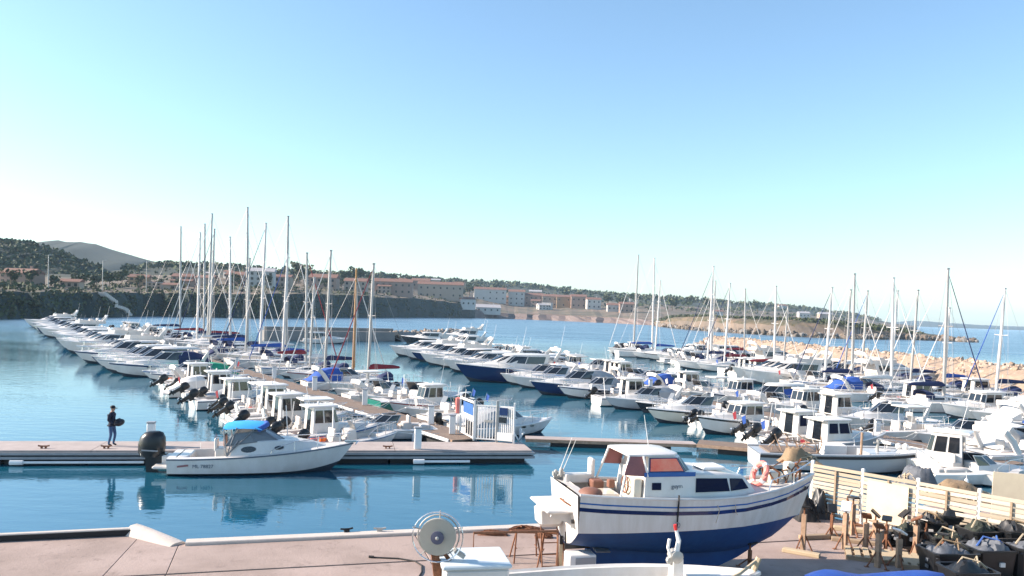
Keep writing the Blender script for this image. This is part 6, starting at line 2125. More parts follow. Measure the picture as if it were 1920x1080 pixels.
# ================================================================== PERSON ON THE PONTOON
def person():
    p = G(209, 836, 0.61)
    t = empty('person', (p.x, p.y, 0.61), -0.05, 'person in dark jacket, cap and jeans carrying a dark bundle on the pontoon', 'person')
    # facing +x (to the right in the photograph)
    J = {'pelvis': (0, 0, 0.93), 'waist': (0.0, 0, 1.06), 'chest': (0.0, 0, 1.28), 'neckb': (0.0, 0, 1.44), 'neck': (0.02, 0, 1.50), 'head0': (0.035, 0, 1.58), 'head1': (0.045, 0, 1.66), 'head2': (0.03, 0, 1.72),
         'shL': (0.0, 0.17, 1.40), 'elL': (-0.03, 0.23, 1.13), 'wrL': (0.20, 0.16, 1.04),
         'shR': (0.0, -0.17, 1.40), 'elR': (-0.04, -0.23, 1.13), 'wrR': (0.19, -0.17, 1.03),
         'hpL': (0.0, 0.09, 0.90), 'knL': (0.10, 0.10, 0.50), 'anL': (0.02, 0.10, 0.09), 'toL': (0.17, 0.11, 0.035),
         'hpR': (0.0, -0.09, 0.90), 'knR': (0.02, -0.10, 0.49), 'anR': (-0.08, -0.10, 0.09), 'toR': (0.07, -0.11, 0.035)}
    Rr = {'pelvis': (.155, .125), 'waist': (.14, .11), 'chest': (.17, .125), 'neckb': (.11, .09), 'neck': (.058, .058), 'head0': (.075, .08), 'head1': (.08, .095), 'head2': (.06, .07),
          'shL': (.075, .075), 'elL': (.055, .055), 'wrL': (.036, .036), 'shR': (.075, .075), 'elR': (.055, .055), 'wrR': (.036, .036),
          'hpL': (.105, .105), 'knL': (.066, .066), 'anL': (.048, .048), 'toL': (.04, .035), 'hpR': (.105, .105), 'knR': (.066, .066), 'anR': (.048, .048), 'toR': (.04, .035)}
    E_ = [('pelvis', 'waist'), ('waist', 'chest'), ('chest', 'neckb'), ('neckb', 'neck'), ('neck', 'head0'), ('head0', 'head1'), ('head1', 'head2'),
          ('neckb', 'shL'), ('shL', 'elL'), ('elL', 'wrL'), ('neckb', 'shR'), ('shR', 'elR'), ('elR', 'wrR'),
          ('pelvis', 'hpL'), ('hpL', 'knL'), ('knL', 'anL'), ('anL', 'toL'), ('pelvis', 'hpR'), ('hpR', 'knR'), ('knR', 'anR'), ('anR', 'toR')]
    # fingers: five short chains from each wrist
    for s, wr in ((1, 'wrL'), (-1, 'wrR')):
        b = Vector(J[wr])
        pk = 'pm' + wr
        J[pk] = tuple(b + Vector((0.07, -s * 0.015, -0.01))); Rr[pk] = (.034, .022); E_.append((wr, pk))
        for f in range(4):
            o = (f - 1.5) * 0.021
            k1, k2 = 'f%d%s' % (f, wr), 'g%d%s' % (f, wr)
            ln = (0.045, 0.052, 0.049, 0.038)[f]
            J[k1] = tuple(b + Vector((0.10 + ln * 0.6, -s * 0.02, -0.012 + o))); Rr[k1] = (.0095, .0095)
            J[k2] = tuple(b + Vector((0.10 + ln * 0.9, -s * (0.02 + ln * 0.7), -0.014 + o))); Rr[k2] = (.008, .008)
            E_ += [(pk, k1), (k1, k2)]
        J['th' + wr] = tuple(b + Vector((0.055, -s * 0.03, 0.04))); Rr['th' + wr] = (.012, .012)
        J['tt' + wr] = tuple(b + Vector((0.085, -s * 0.05, 0.055))); Rr['tt' + wr] = (.009, .009)
        E_ += [(wr, 'th' + wr), ('th' + wr, 'tt' + wr)]
    names = list(J)
    me = bpy.data.meshes.new('body')
    me.from_pydata([J[n] for n in names], [(names.index(a), names.index(b)) for a, b in E_], [])
    o = obj('body', me, t)
    m = o.modifiers.new('skin', 'SKIN')
    if not me.skin_vertices:
        bpy.context.view_layer.objects.active = o
    lay = me.skin_vertices[0].data if me.skin_vertices else None
    if lay is not None:
        for i, n in enumerate(names):
            lay[i].radius = Rr[n]
            lay[i].use_root = (n == 'pelvis')
    m2 = o.modifiers.new('sub', 'SUBSURF'); m2.levels = 2; m2.render_levels = 2
    dg = bpy.context.evaluated_depsgraph_get()
    ev = bpy.data.meshes.new_from_object(o.evaluated_get(dg))
    o.modifiers.clear()
    ev.materials.clear()
    for n in ('skin', 'jacket', 'denim', 'shoe', 'hair'):
        ev.materials.append(MAT[n])
    for pl in ev.polygons:
        c = pl.center
        z = c.z
        if z > 1.49:
            mi = 4 if (c.x < 0.0 and z > 1.56) or z > 1.70 else 0
        elif z > 0.93 and not (c.x > 0.215 and z < 1.12):
            mi = 1
        elif z > 0.90:
            mi = 0 if c.x > 0.2 else 1
        elif z > 0.10:
            mi = 2
        else:
            mi = 3
        pl.material_index = mi
        pl.use_smooth = True
    o.data = ev
    # face, cap, bundle
    mb = MB().ball((0.128, 0, 1.605), 0.018, 0, 6, 4, (1.0, 0.7, 1.3))
    part('nose', mb, 'skin', o, smooth=True)
    mb = MB().ball((0.115, 0.033, 1.635), 0.012, 0, 6, 4); mb.ball((0.115, -0.033, 1.635), 0.012, 0, 6, 4)
    part('eyes', mb, 'hair', o, smooth=True)
    part('mouth', MB().box((0.112, 0, 1.565), (0.012, 0.05, 0.012)), 'pink_buoy', o)
    for s in (1, -1):
        part('ear', MB().ball((0.03, s * 0.088, 1.62), 0.028, 0, 6, 4, (0.8, 0.4, 1.2)), 'skin', o, smooth=True)
    mb = MB().lathe([(0.104, 1.655), (0.108, 1.69), (0.098, 1.735), (0.07, 1.765), (0.02, 1.78)], (0.03, 0, 0), 14)
    cp = part('cap', mb, 'cap', t, smooth=50)
    part('brim', MB().rbox((0.165, 0, 1.662), (0.13, 0.15, 0.014), 0.005, ry=0.12), 'cap', cp)
    # jacket hem and collar
    part('jacket_hem', MB().tube([(0.165 * cos(k * pi / 8), 0.185 * sin(k * pi / 8), 0.90) for k in range(16)], 0.028, 6, closed=True), 'jacket', t, smooth=True)
    part('collar', MB().tube([(0.01 + 0.07 * cos(k * pi / 6), 0.075 * sin(k * pi / 6), 1.475) for k in range(12)], 0.025, 6, closed=True), 'jacket', t, smooth=True)
    bd = empty('bundle', (p.x, p.y, 0.61), -0.05, 'dark rounded bundle held by the person on the pontoon', 'bag')
    mb = MB()
    rings = []
    for i in range(9):
        u = -1 + 2 * i / 8
        rr = 0.15 * math.sqrt(max(0.03, 1 - u * u)) + 0.02
        rings.append([(0.33 + u * 0.20 * 1.0, rr * 1.5 * cos(k * pi / 6), 1.035 + 0.04 * u + rr * sin(k * pi / 6) * 0.95) for k in range(12)])
    mb.loft(rings, 0, True, True)
    part('cloth', mb, 'bag', bd, smooth=True)
    part('strap', MB().tube([(0.20, 0.02, 1.16), (0.33, 0.02, 1.22), (0.46, 0.02, 1.15)], 0.018, 5), 'cap', bd)
person()

# ================================================================== THE BLUE AND WHITE BOAT ON THE QUAY
def hero():
    ang = R(14.1)
    t = empty('cabin_fishing_boat', (1.41, 18.87, QZ), ang, 'large white fishing boat with blue bottom and stripes propped ashore on the quay', 'fishing boat')
    ST = [(0.0, 1.05, 1.75, 0.96, 0.52), (0.5, 1.10, 1.71, 1.04, 0.46), (1.2, 1.14, 1.67, 1.09, 0.38), (2.2, 1.16, 1.62, 1.10, 0.30), (3.3, 1.14, 1.60, 1.04, 0.25), (4.2, 1.04, 1.62, 0.88, 0.26),
          (5.0, 0.84, 1.68, 0.62, 0.34), (5.6, 0.62, 1.75, 0.38, 0.48), (6.1, 0.37, 1.83, 0.17, 0.66), (6.45, 0.16, 1.885, 0.05, 0.82), (6.68, 0.02, 1.92, 0.012, 0.90)]
    WL = 0.87
    def at(x):
        for a, b in zip(ST, ST[1:]):
            if x <= b[0] + 1e-6:
                u = (x - a[0]) / (b[0] - a[0])
                return [lerp(p, q, u) for p, q in zip(a, b)]
        return list(ST[-1])
    def side(x, z):
        _, w, zs, ww, zk = at(x)
        if z >= WL:
            v = min(1, (z - WL) / (zs - WL))
            return lerp(ww, w, v ** 0.75)
        v = max(0, (z - zk) / max(WL - zk, 0.01))
        return ww * v ** 0.55
    def stem(x, z):
        _, w, zs, ww, zk = at(x)
        return x - 0.62 * max(0, (x - 4.6) / 2.08) ** 2 * (1 - max(0, min(1, (z - 0.3) / (zs - 0.3)))) ** 1.1
    xs_ = [i * 0.28 for i in range(24)] + [6.6, 6.68]
    rings_top, rings_bot = [], []
    mbt, mbb = MB(), MB()
    for sgn in (1, -1):
        RT, RB = [], []
        for x in xs_:
            _, w, zs, ww, zk = at(x)
            zz = [lerp(WL, zs, v) for v in (0, 0.2, 0.45, 0.7, 0.88, 1.0)]
            RT.append([(stem(x, z), sgn * side(x, z), z) for z in zz])
            zb = [lerp(zk, WL, v) for v in (0, 0.12, 0.35, 0.65, 1.0)]
            RB.append([(stem(x, z), sgn * (side(x, z) if i else 0.0), z) for i, z in enumerate(zb)])
        for mb_, RR_ in ((mbt, RT), (mbb, RB)):
            o = len(mb_.f)
            mb_.loft(RR_, 0, closed=False)
            if sgn == 1:
                for i in range(o, len(mb_.f)):
                    mb_.f[i] = mb_.f[i][::-1]
    # transom
    zz = [0.52, 0.6, 0.72, WL, 1.1, 1.4, 1.75]
    ringp = [(0 - 0.08 * (z - WL), side(0, z) if i else 0.0, z) for i, z in enumerate(zz)]
    tr = ringp + [(x, -y, z) for (x, y, z) in ringp[:0:-1]]
    mbt.add(tr, [tuple(range(len(tr)))])
    # bulwark thickness and capping
    hl = part('hull', mbt, 'hull_worn', t, smooth=40)
    part('bottom', mbb, 'antifoul_blue', t, smooth=40)
    kl = MB()
    prof = [(0.55, 0.02), (4.05, 0.02), (4.55, 0.16), (5.1, 0.38), (5.1, 0.55), (0.55, 0.60)]
    kl.loft([[(x, -0.07, z) for x, z in prof], [(x, 0.07, z) for x, z in prof]], 0, True, True)
    part('keel', kl, 'antifoul_blue', t)
    # stripes
    for (d0, d1, nm) in ((0.36, 0.27, 'stripe'), (0.19, 0.155, 'stripe')):
        for sgn in (1, -1):
            mb = MB()
            RR_ = []
            for x in xs_[:-1]:
                zs = at(x)[2]
                k0, k1 = zs - d0, zs - d1
                RR_.append([(stem(x, k0), sgn * (side(x, k0) + 0.006), k0), (stem(x, k1), sgn * (side(x, k1) + 0.006), k1), (stem(x, k1), sgn * (side(x, k1) - 0.01), k1), (stem(x, k0), sgn * (side(x, k0) - 0.01), k0)])
            mb.loft(RR_, 0, True, True)
            part(nm, mb, 'gelcoat_navy' if d0 > 0.3 else 'gelcoat_blue', hl)
    # gunwale capping
    mb = MB()
    pts = [(stem(x, at(x)[2]), at(x)[1] - 0.02, at(x)[2] + 0.01) for x in xs_]
    mb.tube(pts + [(x, -y, z) for (x, y, z) in pts[::-1]], 0.035, 6)
    part('gunwale', mb, 'gelcoat', t, smooth=40)
    # deck with cockpit
    mb = MB()
    dx = [0.06, 0.30, 0.9, 1.6, 1.62, 2.2, 3.0, 3.8, 4.6, 5.2, 5.8, 6.2, 6.5]
    for a, b in zip(dx, dx[1:]):
        A, Bq = at(a), at(b)
        za, zb = A[2] - 0.06, Bq[2] - 0.06
        ck = a >= 0.29 and b <= 1.61
        if ck:
            for s in (1, -1):
                mb.add([(a, s * (A[1] - 0.02), za), (b, s * (Bq[1] - 0.02), zb), (b, s * (Bq[1] - 0.22), zb + 0.02), (a, s * (A[1] - 0.22), za + 0.02)], [(0, 1, 2, 3)], 0)
                mb.add([(a, s * (A[1] - 0.22), za + 0.02), (b, s * (Bq[1] - 0.22), zb + 0.02), (b, s * (Bq[1] - 0.22), 1.0), (a, s * (A[1] - 0.22), 1.0)], [(0, 1, 2, 3)], 0)
            mb.add([(a, -A[1] + 0.22, 1.0), (b, -Bq[1] + 0.22, 1.0), (b, Bq[1] - 0.22, 1.0), (a, A[1] - 0.22, 1.0)], [(0, 1, 2, 3)], 1)
        else:
            mb.add([(a, -A[1] + 0.02, za), (b, -Bq[1] + 0.02, zb), (b, 0, zb + 0.05), (a, 0, za + 0.05)], [(0, 1, 2, 3)], 0)
            mb.add([(a, 0, za + 0.05), (b, 0, zb + 0.05), (b, Bq[1] - 0.02, zb), (a, A[1] - 0.02, za)], [(0, 1, 2, 3)], 0)
    for x in (0.30, 1.6):
        w_ = at(x)[1] - 0.22
        mb.add([(x, -w_, 1.0), (x, w_, 1.0), (x, w_, at(x)[2] - 0.02), (x, -w_, at(x)[2] - 0.02)], [(0, 1, 2, 3)], 0)
    part('deck', mb, ['deck', 'vinyl'], t)
    # coachroof
    base = [(1.62, 0.88), (2.9, 0.90), (3.9, 0.80), (4.75, 0.50)]
    top = [(1.66, 0.80), (2.9, 0.80), (3.85, 0.68), (4.45, 0.40)]
    zb = [at(x)[2] - 0.06 for x, _ in base]
    zt = [2.12, 2.13, 2.08, 1.98]
    LO, HI = house(MB(), base, top, zb, zt)
    mb = MB(); house(mb, base, top, zb, zt, 0, 0.05)
    cr = part('coachroof', mb, 'gelcoat', t, smooth=30)
    for k, segs in ((1, ((0.02, 0.98),)), (2, ((0.03, 0.80),)), (len(LO) - 3, ((0.02, 0.98),)), (len(LO) - 4, ((0.20, 0.97),))):
        for (u0, u1) in segs:
            part('window', side_panel(LO, HI, k, u0, u1, 0.30, 0.86, inset=0.03), 'glass_blue', cr)
    part('vent_window', side_panel(LO, HI, 0, 0.14, 0.32, 0.40, 0.70), 'glass_blue', cr)
    part('vent_window', side_panel(LO, HI, len(LO) - 2, 0.68, 0.86, 0.40, 0.70), 'glass_blue', cr)
    part('hatch', MB().rbox((3.7, 0, 2.16), (0.6, 0.6, 0.08), 0.02), 'white_plastic', cr)
    part('blue_band', MB().box((2.28, -0.80, 2.145), (1.30, 0.03, 0.10)).box((2.28, 0.80, 2.145), (1.30, 0.03, 0.10)), 'gelcoat_blue', cr)
    text_mesh('boat_name', 'guymar', 0.14, 'lettering', cr, Matrix.Translation((2.30, -0.868, 1.83)) @ Matrix.Rotation(R(4), 4, 'Z') @ Matrix.Rotation(R(80), 4, 'X'))
    # wheelhouse
    b2 = [(1.72, 0.79), (2.72, 0.78), (2.92, 0.60)]
    t2 = [(1.78, 0.66), (2.48, 0.66), (2.62, 0.50)]
    LO2, HI2 = house(MB(), b2, t2, 2.14, 2.55)
    mb = MB(); house(mb, b2, t2, 2.14, 2.55, 0, 0.02)
    wh = part('wheelhouse', mb, 'gelcoat', t, smooth=30)
    for k, (u0, u1) in ((0, (0.06, 0.96)), (len(LO2) - 2, (0.04, 0.94))):
        part('window_frame', side_panel(LO2, HI2, k, u0 - 0.03, u1 + 0.03, 0.12, 0.92, off=0.002, th=0.010), 'gelcoat_navy', wh)
        part('window', side_panel(LO2, HI2, k, u0 + 0.01, u1 - 0.01, 0.18, 0.86, off=0.014, th=0.008), 'glass_red', wh)
    for k in (1, 2, 3):
        part('window', side_panel(LO2, HI2, k, 0.08, 0.92, 0.15, 0.90), 'glass_dark', wh)
    # roof
    mb = MB()
    xs2 = [(1.26, 0.66), (1.6, 0.72), (2.42, 0.68), (2.60, 0.48)]
    house(mb, xs2, [(x, y - 0.01) for x, y in xs2], 2.56, 2.595, 0, 0.025)
    rf = part('roof', mb, 'gelcoat', t, smooth=30)
    for s in (1, -1):
        part('roof_post', MB().tube([(1.30, s * 0.65, 2.57), (1.04, s * 0.86, 1.66)], 0.028, 6), 'white_paint', t)
        part('roof_post', MB().tube([(1.62, s * 0.74, 2.57), (1.72, s * 0.80, 2.1)], 0.028, 6), 'white_paint', t)
    for s in (1, -1):
        mb = MB()
        mb.quadpanel([(1.14, s * 0.775, 2.14), (1.72, s * 0.80, 2.10), (1.68, s * 0.70, 2.56), (1.30, s * 0.655, 2.56)], 0.012)
        part('curtain', mb, 'cover_maroon', t)
    part('antenna', MB().tube([(2.2, 0.3, 2.6), (2.05, 0.3, 3.4)], [0.010, 0.006], 4), 'white_plastic', rf)
    # cockpit furniture
    part('helm_console', MB().rbox((1.50, -0.40, 1.55), (0.22, 0.7, 1.0), 0.03), 'gelcoat_cream', t)
    mb = MB(); mb.tube([(1.32, -0.40 + 0.2 * cos(k * pi / 6), 1.85 + 0.2 * sin(k * pi / 6)) for k in range(12)], 0.022, 5, closed=True)
    for k in range(3):
        mb.tube([(1.32, -0.40 + 0.2 * cos(k * pi / 3), 1.85 + 0.2 * sin(k * pi / 3)), (1.32, -0.40 - 0.2 * cos(k * pi / 3), 1.85 - 0.2 * sin(k * pi / 3))], 0.012, 4)
    part('steering_wheel', mb, 'vinyl_brown', t)
    part('engine_box', MB().rbox((0.85, 0, 1.3), (0.8, 0.7, 0.6), 0.04), 'gelcoat_cream', t)
    part('seat_cushion', MB().rbox((0.95, 0.55, 1.66), (0.30, 0.35, 0.22), 0.03).rbox((1.2, 0.2, 1.74), (0.16, 0.16, 0.2), 0.02), 'vinyl_brown', t)
    part('side_locker', MB().rbox((0.55, 0.80, 1.76), (0.7, 0.22, 0.24), 0.03), 'gelcoat', t)
    part('rear_seat_back', MB().rbox((0.92, 0.86, 1.95), (0.10, 0.3, 0.6), 0.03), 'gelcoat', t)
    part('net_bundle', MB().ball((0.42, -0.55, 1.70), 0.24, 0, 9, 6, (1.2, 1.3, 0.5)), 'vinyl_brown', t, smooth=True)
    # stern gear
    mb = MB()
    mb.rbox((-0.32, 0.1, 1.28), (0.66, 1.5, 0.07), 0.025)
    mb.box((-0.22, 0.6, 1.14), (0.5, 0.05, 0.22), 0, ry=0.35).box((-0.22, -0.4, 1.14), (0.5, 0.05, 0.22), 0, ry=0.35)
    part('swim_platform', mb, 'gelcoat', t)
    part('outboard_bracket', MB().rbox((-0.30, 0.35, 0.98), (0.55, 0.5, 0.42), 0.06, taper=(1.15, 1.1)), 'gelcoat', t, smooth=35)
    part('grab_rail', MB().tube([(-0.05, -0.55, 1.40), (-0.16, -0.45, 1.46), (-0.16, -0.05, 1.46), (-0.05, 0.05, 1.40)], 0.022, 5), 'rust', t)
    part('stern_light', MB().lathe([(0.02, 0), (0.05, 0.02), (0.05, 0.12), (0.02, 0.15)], (0.02, 0.92, 1.80), 8).lathe([(0.02, 0), (0.05, 0.02), (0.05, 0.16), (0.02, 0.2)], (0.12, 0.80, 1.82), 8).box((0.1, 0.95, 1.84), (0.3, 0.12, 0.1)), 'galv', t)
    part('exhaust', MB().tube([(-0.08, -0.72, 1.08), (0.05, -0.72, 1.08)], 0.05, 8), 'black_plastic', t)
    mb = MB()
    mb.tube([(0.05, 0.86, 1.8), (0.42, 0.95, 2.75)], [0.012, 0.006], 4).tube([(0.10, 0.80, 1.8), (0.52, 0.92, 2.7)], [0.012, 0.006], 4)
    part('fishing_rod', mb, 'rope_white', t)
    # strap round the hull
    mb = MB()
    zs = at(2.35)[2]
    pts = [(2.35, -(side(2.35, z) + 0.02), z) for z in (zs + 0.12, zs, 1.45, 1.25, 1.05, 0.93)]
    mb.tube(pts, 0.035, 5, flat=0.5)
    part('lifting_strap', mb, 'black_rubber', t)
    part('strap_hook', MB().tube([(2.35 + 0.06 * cos(k * pi / 5), -(side(2.35, 1.04) + 0.05), 1.04 + 0.06 * sin(k * pi / 5)) for k in range(10)], 0.014, 5, closed=True), 'wire', t)
    part('hawse_plate', MB().box((6.30, -(side(6.3, 1.62) + 0.015), 1.62), (0.09, 0.03, 0.07), 0, 0.9), 'black_rubber', hl)
    # bow gear
    mb = MB()
    for s in (1, -1):
        mb.tube([(4.9, s * 0.80, at(4.9)[2]), (5.0, s * 0.76, at(4.9)[2] + 0.28), (5.9, s * 0.42, 2.10), (6.55, s * 0.05, 2.25)], 0.018, 5)
        mb.tube([(5.8, s * 0.48, 1.78), (5.8, s * 0.46, 2.08)], 0.016, 5)
    part('bow_rail', mb, 'steel', t)
    mb = MB()
    mb.rbox((5.55, 0.1, 1.86), (0.35, 0.35, 0.30), 0.03).rbox((5.95, 0.0, 2.0), (0.22, 0.22, 0.5), 0.03)
    part('fish_box', mb, 'gelcoat_cream', t)
    mb = MB()
    rnd2 = random.Random(4)
    for k in range(9):
        x, y = 5.3 + rnd2.random() * 0.95, rnd2.uniform(-0.25, 0.25)
        mb = MB().tube([(x, y, 1.75), (x + rnd2.uniform(-.25, .25), y + rnd2.uniform(-.2, .2), 2.05), (x + rnd2.uniform(-.3, .3), y, 2.05 + 0.35 * rnd2.random())], 0.03, 5)
        part('gear_pole', mb, 'rust', t)
    # rope runs on the hull side
    mb = MB()
    mb.tube([(3.35, -1.15, 1.47), (3.4, -1.17, 1.38), (3.36, -1.14, 1.15), (3.34, -1.13, 1.05)], 0.010, 4)
    mb.tube([(3.85, -1.10, 1.46), (3.86, -1.10, 1.30), (3.92, -1.08, 1.22)], 0.010, 4)
    part('rope', mb, 'rope', t)
    return t, at, side
hero_t, hat, hside = hero()
HK = 0.95
def hero_map(p):
    x, y, z = p
    return Vector((x * HK, y * HK, z * (1.17 / 0.87) if z < 0.87 else 1.17 + (z - 0.87) * HK))
hero_t.location = (1.41 * HK, 18.87 * HK, QZ)
def remap(o):
    if o.type == 'MESH':
        ml_ = o.matrix_local.copy()
        for v in o.data.vertices:
            v.co = hero_map(ml_ @ v.co)
        o.matrix_local = Matrix.Identity(4)
        o.data.update()
    for c in o.children:
        remap(c)
bpy.context.view_layer.update()
for c in hero_t.children:
    remap(c)

def on_hero(x, y, z):
    return Vector((1.41 * HK, 18.87 * HK, QZ)) + Matrix.Rotation(R(14.1), 3, 'Z') @ hero_map((x, y, z))
# lifebuoy on the foredeck
p = on_hero(5.12, 0.0, 1.72)
lbu = empty('lifebuoy', p, R(14.1), 'pink ring lifebuoy propped on the foredeck of the blue and white boat', 'lifebuoy')
mb = MB(); mb.tube([(0.10 * sin(k * pi / 8), 0.25 * cos(k * pi / 8), 0.22 + 0.25 * sin(k * pi / 8)) for k in range(16)], 0.07, 8, closed=True)
part('ring', mb, 'pink_buoy', lbu, smooth=True)
mb = MB()
for k in range(4):
    a = k * pi / 2 + 0.5
    mb.tube([(0.10 * sin(a + d), 0.25 * cos(a + d), 0.22 + 0.25 * sin(a + d)) for d in (-0.14, 0, 0.14)], 0.073, 8)
part('band', mb, 'white_plastic', lbu, smooth=True)

# blocks under the keel and jack stands
for i, x in enumerate((0.9, 2.2, 3.6)):
    p = on_hero(x, 0, 0)
    kb = part('keel_block', MB().rbox((0, 0, 0.012), (0.3, 0.7, 0.05), 0.008), 'timber', None, loc=(p.x, p.y, QZ + 0.012), rot=(0, 0, R(14.1)))
    tag(kb, 'timber block under the keel of the propped blue boat, ' + ordinal(i + 1) + ' from its stern', 'block', 'keel blocks')

def jack_stand(p, h, label, pad='black_rubber', tilt=0.5, rz=0.0, m='rust_pale', pw=0.11, group='steel boat props'):
    t = empty('jack_stand', (p.x, p.y, QZ), rz, label, 'boat stand', group)
    part('post', lambda: MB().box((0, 0, h / 2), (pw, pw, h)), m, t, key=(round(h, 2), pw))
    for k in range(3):
        a = k * 2 * pi / 3 + 0.5
        part('leg', lambda: MB().tube([(0, 0, h * 0.55), (0.25, 0, 0.02)], 0.02, 5).box((0.26, 0, 0.012), (0.10, 0.08, 0.02)), 'rust', t, key=round(h, 2), rot=(0, 0, a))
    part('screw', lambda: MB().tube([(0, 0, h), (0, 0, h + 0.16)], 0.022, 6), 'rust', t, key=round(h, 2))
    part('pad', lambda: MB().rbox((0, 0, 0), (0.30, 0.24, 0.05), 0.012), pad, t, key=pad, loc=(0, 0, h + 0.18), rot=(0, tilt, 0.4))
    return t
STANDS = [(1505, 1034, 964, 'black_rubber', 0.3, 'brown steel prop standing just under the bow of the blue boat'),
          (1583, 1030, 962, 'white_plastic', -0.8, 'brown steel prop topped with a tilted white pad'),
          (1597, 1003, 945, 'black_rubber', 0.1, 'steel prop with flat black pad nearest the fence'),
          (1622, 1030, 980, 'rust', 0.6, 'short rusty prop in the middle of the yard'),
          (1645, 1064, 1000, 'rust', 0.5, 'tall prop nearest the blue tarpaulin'),
          (1684, 1064, 1010, 'white_plastic', 0.5, 'pale prop in front of the dark green tub'),
          (1716, 1040, 985, 'rust', -0.5, 'rusty prop right of the dark green tub'),
          (1640, 1008, 975, 'tarp_black', 0.7, 'low prop with a leaning black pad before the plywood'),
          (1693, 1010, 975, 'tarp_black', -0.7, 'low prop with a leaning black pad right of the plywood')]
for (px, pb, ptop, pad, tl, lab) in STANDS:
    p = G(px, pb, QZ)
    h = max(0.35, D(px, ptop, p.y).z - QZ)
    jack_stand(p, h, lab, pad, tl, jit(1.0))
p = G(1405, 1064, QZ)
jack_stand(p, 0.42, 'small black tripod stand right of the blue keel', 'black_rubber', 0.0, 0.3, 'rust', 0.07)
# leaning black pole near the fence
lp = G(1605, 985, QZ)
part_o = empty('iron_bar', (lp.x, lp.y, QZ), 0, 'bent dark iron bar standing against the slatted fence', 'bar')
part('bar', MB().tube([(0.0, 0, 0), (-0.25, 0.1, 0.75), (-0.12, 0.1, 1.02)], 0.03, 6), 'rust', part_o)
part('foot', MB().box((0, 0, 0.02), (0.3, 0.3, 0.04)), 'rust', part_o)

# timbers and pallets on the ground
def timber(px, py, L, w, h, ang, label, m='timber', z=0.0):
    p = G(px, py, QZ)
    o = part('timber_beam', MB().rbox((0, 0, h / 2), (L, w, h), 0.012), m, None, loc=(p.x, p.y, QZ + z + 0.004), rot=(0, 0, ang))
    return tag(o, label, 'timber')
timber(1502, 1040, 0.9, 0.2, 0.10, -0.55, 'pale timber beam lying beside the prop under the bow', 'timber_pale')
timber(1545, 1010, 1.5, 0.16, 0.12, 0.25, 'dark timber lying behind the first two props', 'timber')
timber(1620, 1000, 1.6, 0.18, 0.12, -0.35, 'pale timber lying along the foot of the plywood', 'timber_pale')
timber(1600, 1018, 1.1, 0.18, 0.10, -0.35, 'short brown timber between the props', 'timber')
def pallet(px, py, ang, label):
    p = G(px, py, QZ)
    t = empty('pallet', (p.x, p.y, QZ + 0.004), ang, label, 'pallet', 'wooden pallets in the yard')
    for i in range(3):
        part('runner', lambda: MB().box((0, 0, 0.05), (1.2, 0.09, 0.10)), 'timber', t, key='r', loc=(0, -0.4 + 0.4 * i, 0))
    for i in range(6):
        part('board', lambda: MB().box((0, 0, 0.112), (0.13, 0.95, 0.022)), 'timber_pale', t, key='b', loc=(-0.52 + 0.208 * i, 0, 0))
    return t
pallet(1632, 1046, -0.35, 'worn wooden pallet between the tall props')
pallet(1690, 1052, -0.4, 'wooden pallet under the dark green tub')
pallet(1735, 1062, -0.3, 'wooden pallet beside the black tubs')

# tubs, crates and covered gear
def tub(px, py, L, w, h, ang, m, label, fill='tarp_grey', z=0.0):
    p = G(px, py, QZ)
    t = empty('tub', (p.x, p.y, QZ + z), ang, label, 'tub', 'black plastic tubs of gear')
    mb = MB()
    rings = []
    for (zz, ins) in ((0.0, 0.06), (0.03, 0.05), (h - 0.05, 0.0), (h - 0.05, -0.03), (h, -0.03), (h, 0.03), (0.1, 0.09)):
        x, y = L / 2 - ins, w / 2 - ins
        q = 0.08
        rings.append([(x - q, -y, zz), (x, -y + q, zz), (x, y - q, zz), (x - q, y, zz), (-x + q, y, zz), (-x, y - q, zz), (-x, -y + q, zz), (-x + q, -y, zz)])
    mb.loft(rings, 0, True, True)
    part('body', mb, m, t, smooth=35)
    rr = random.Random(px)
    mb = MB()
    part('contents', crumple(L * 0.94, w * 0.94, 0.26, px, 14, 11, 0.9, base=h - 0.12), [fill], t, smooth=35)
    mb.tube([(-L * 0.3, 0, h), (-L * 0.1, 0.05, h + 0.22), (L * 0.2, -0.1, h + 0.16), (L * 0.45, 0, h - 0.02)], 0.025, 5)
    mb.tube([(L * 0.1, -w * 0.3, h), (L * 0.2, 0.0, h + 0.25), (L * 0.3, w * 0.3, h + 0.02)], 0.02, 5)
    part('loose_rope', mb, random.choice(('rope_blue', 'rope', 'black_rubber', 'net')), t, smooth=True)
    for k in range(2):
        part('label_patch', MB().box((-L / 2 - 0.0, rr.uniform(-.3, .3) * w, h * rr.uniform(.35, .7)), (0.03, 0.10, 0.07)), 'tarp_grey', t)
    part('label_patch', MB().box((rr.uniform(-.2, .1) * L, -w / 2 - 0.0, h * 0.5), (0.12, 0.05, 0.10)), 'cover_white', t)
    return t
tub(1700, 1030, 0.62, 0.5, 0.42, 0.2, 'tarp_black', 'dark tub with white print standing on the pallet', 'net_dark', 0.13)
tub(1742, 1022, 0.7, 0.55, 0.48, -0.3, 'tarp_black', 'black tub left of the tall black crate by the fence', 'tarp_black', 0.2)
tub(1785, 1020, 0.7, 0.5, 0.60, -0.3, 'tarp_black', 'tall black crate against the bright fence', 'tarp_black', 0.2)
tub(1775, 1078, 1.1, 0.8, 0.62, 0.1, 'tarp_black', 'big black tub heaped with grey tarpaulin in the yard corner', 'tarp_grey')
tub(1850, 1075, 1.0, 0.8, 0.66, 0.1, 'tarp_black', 'big black tub second from the frame edge with grey sheets', 'tarp_grey')
tub(1925, 1075, 1.1, 0.9, 0.72, 0.1, 'tarp_black', 'big black tub cut by the right frame edge', 'tarp_grey')
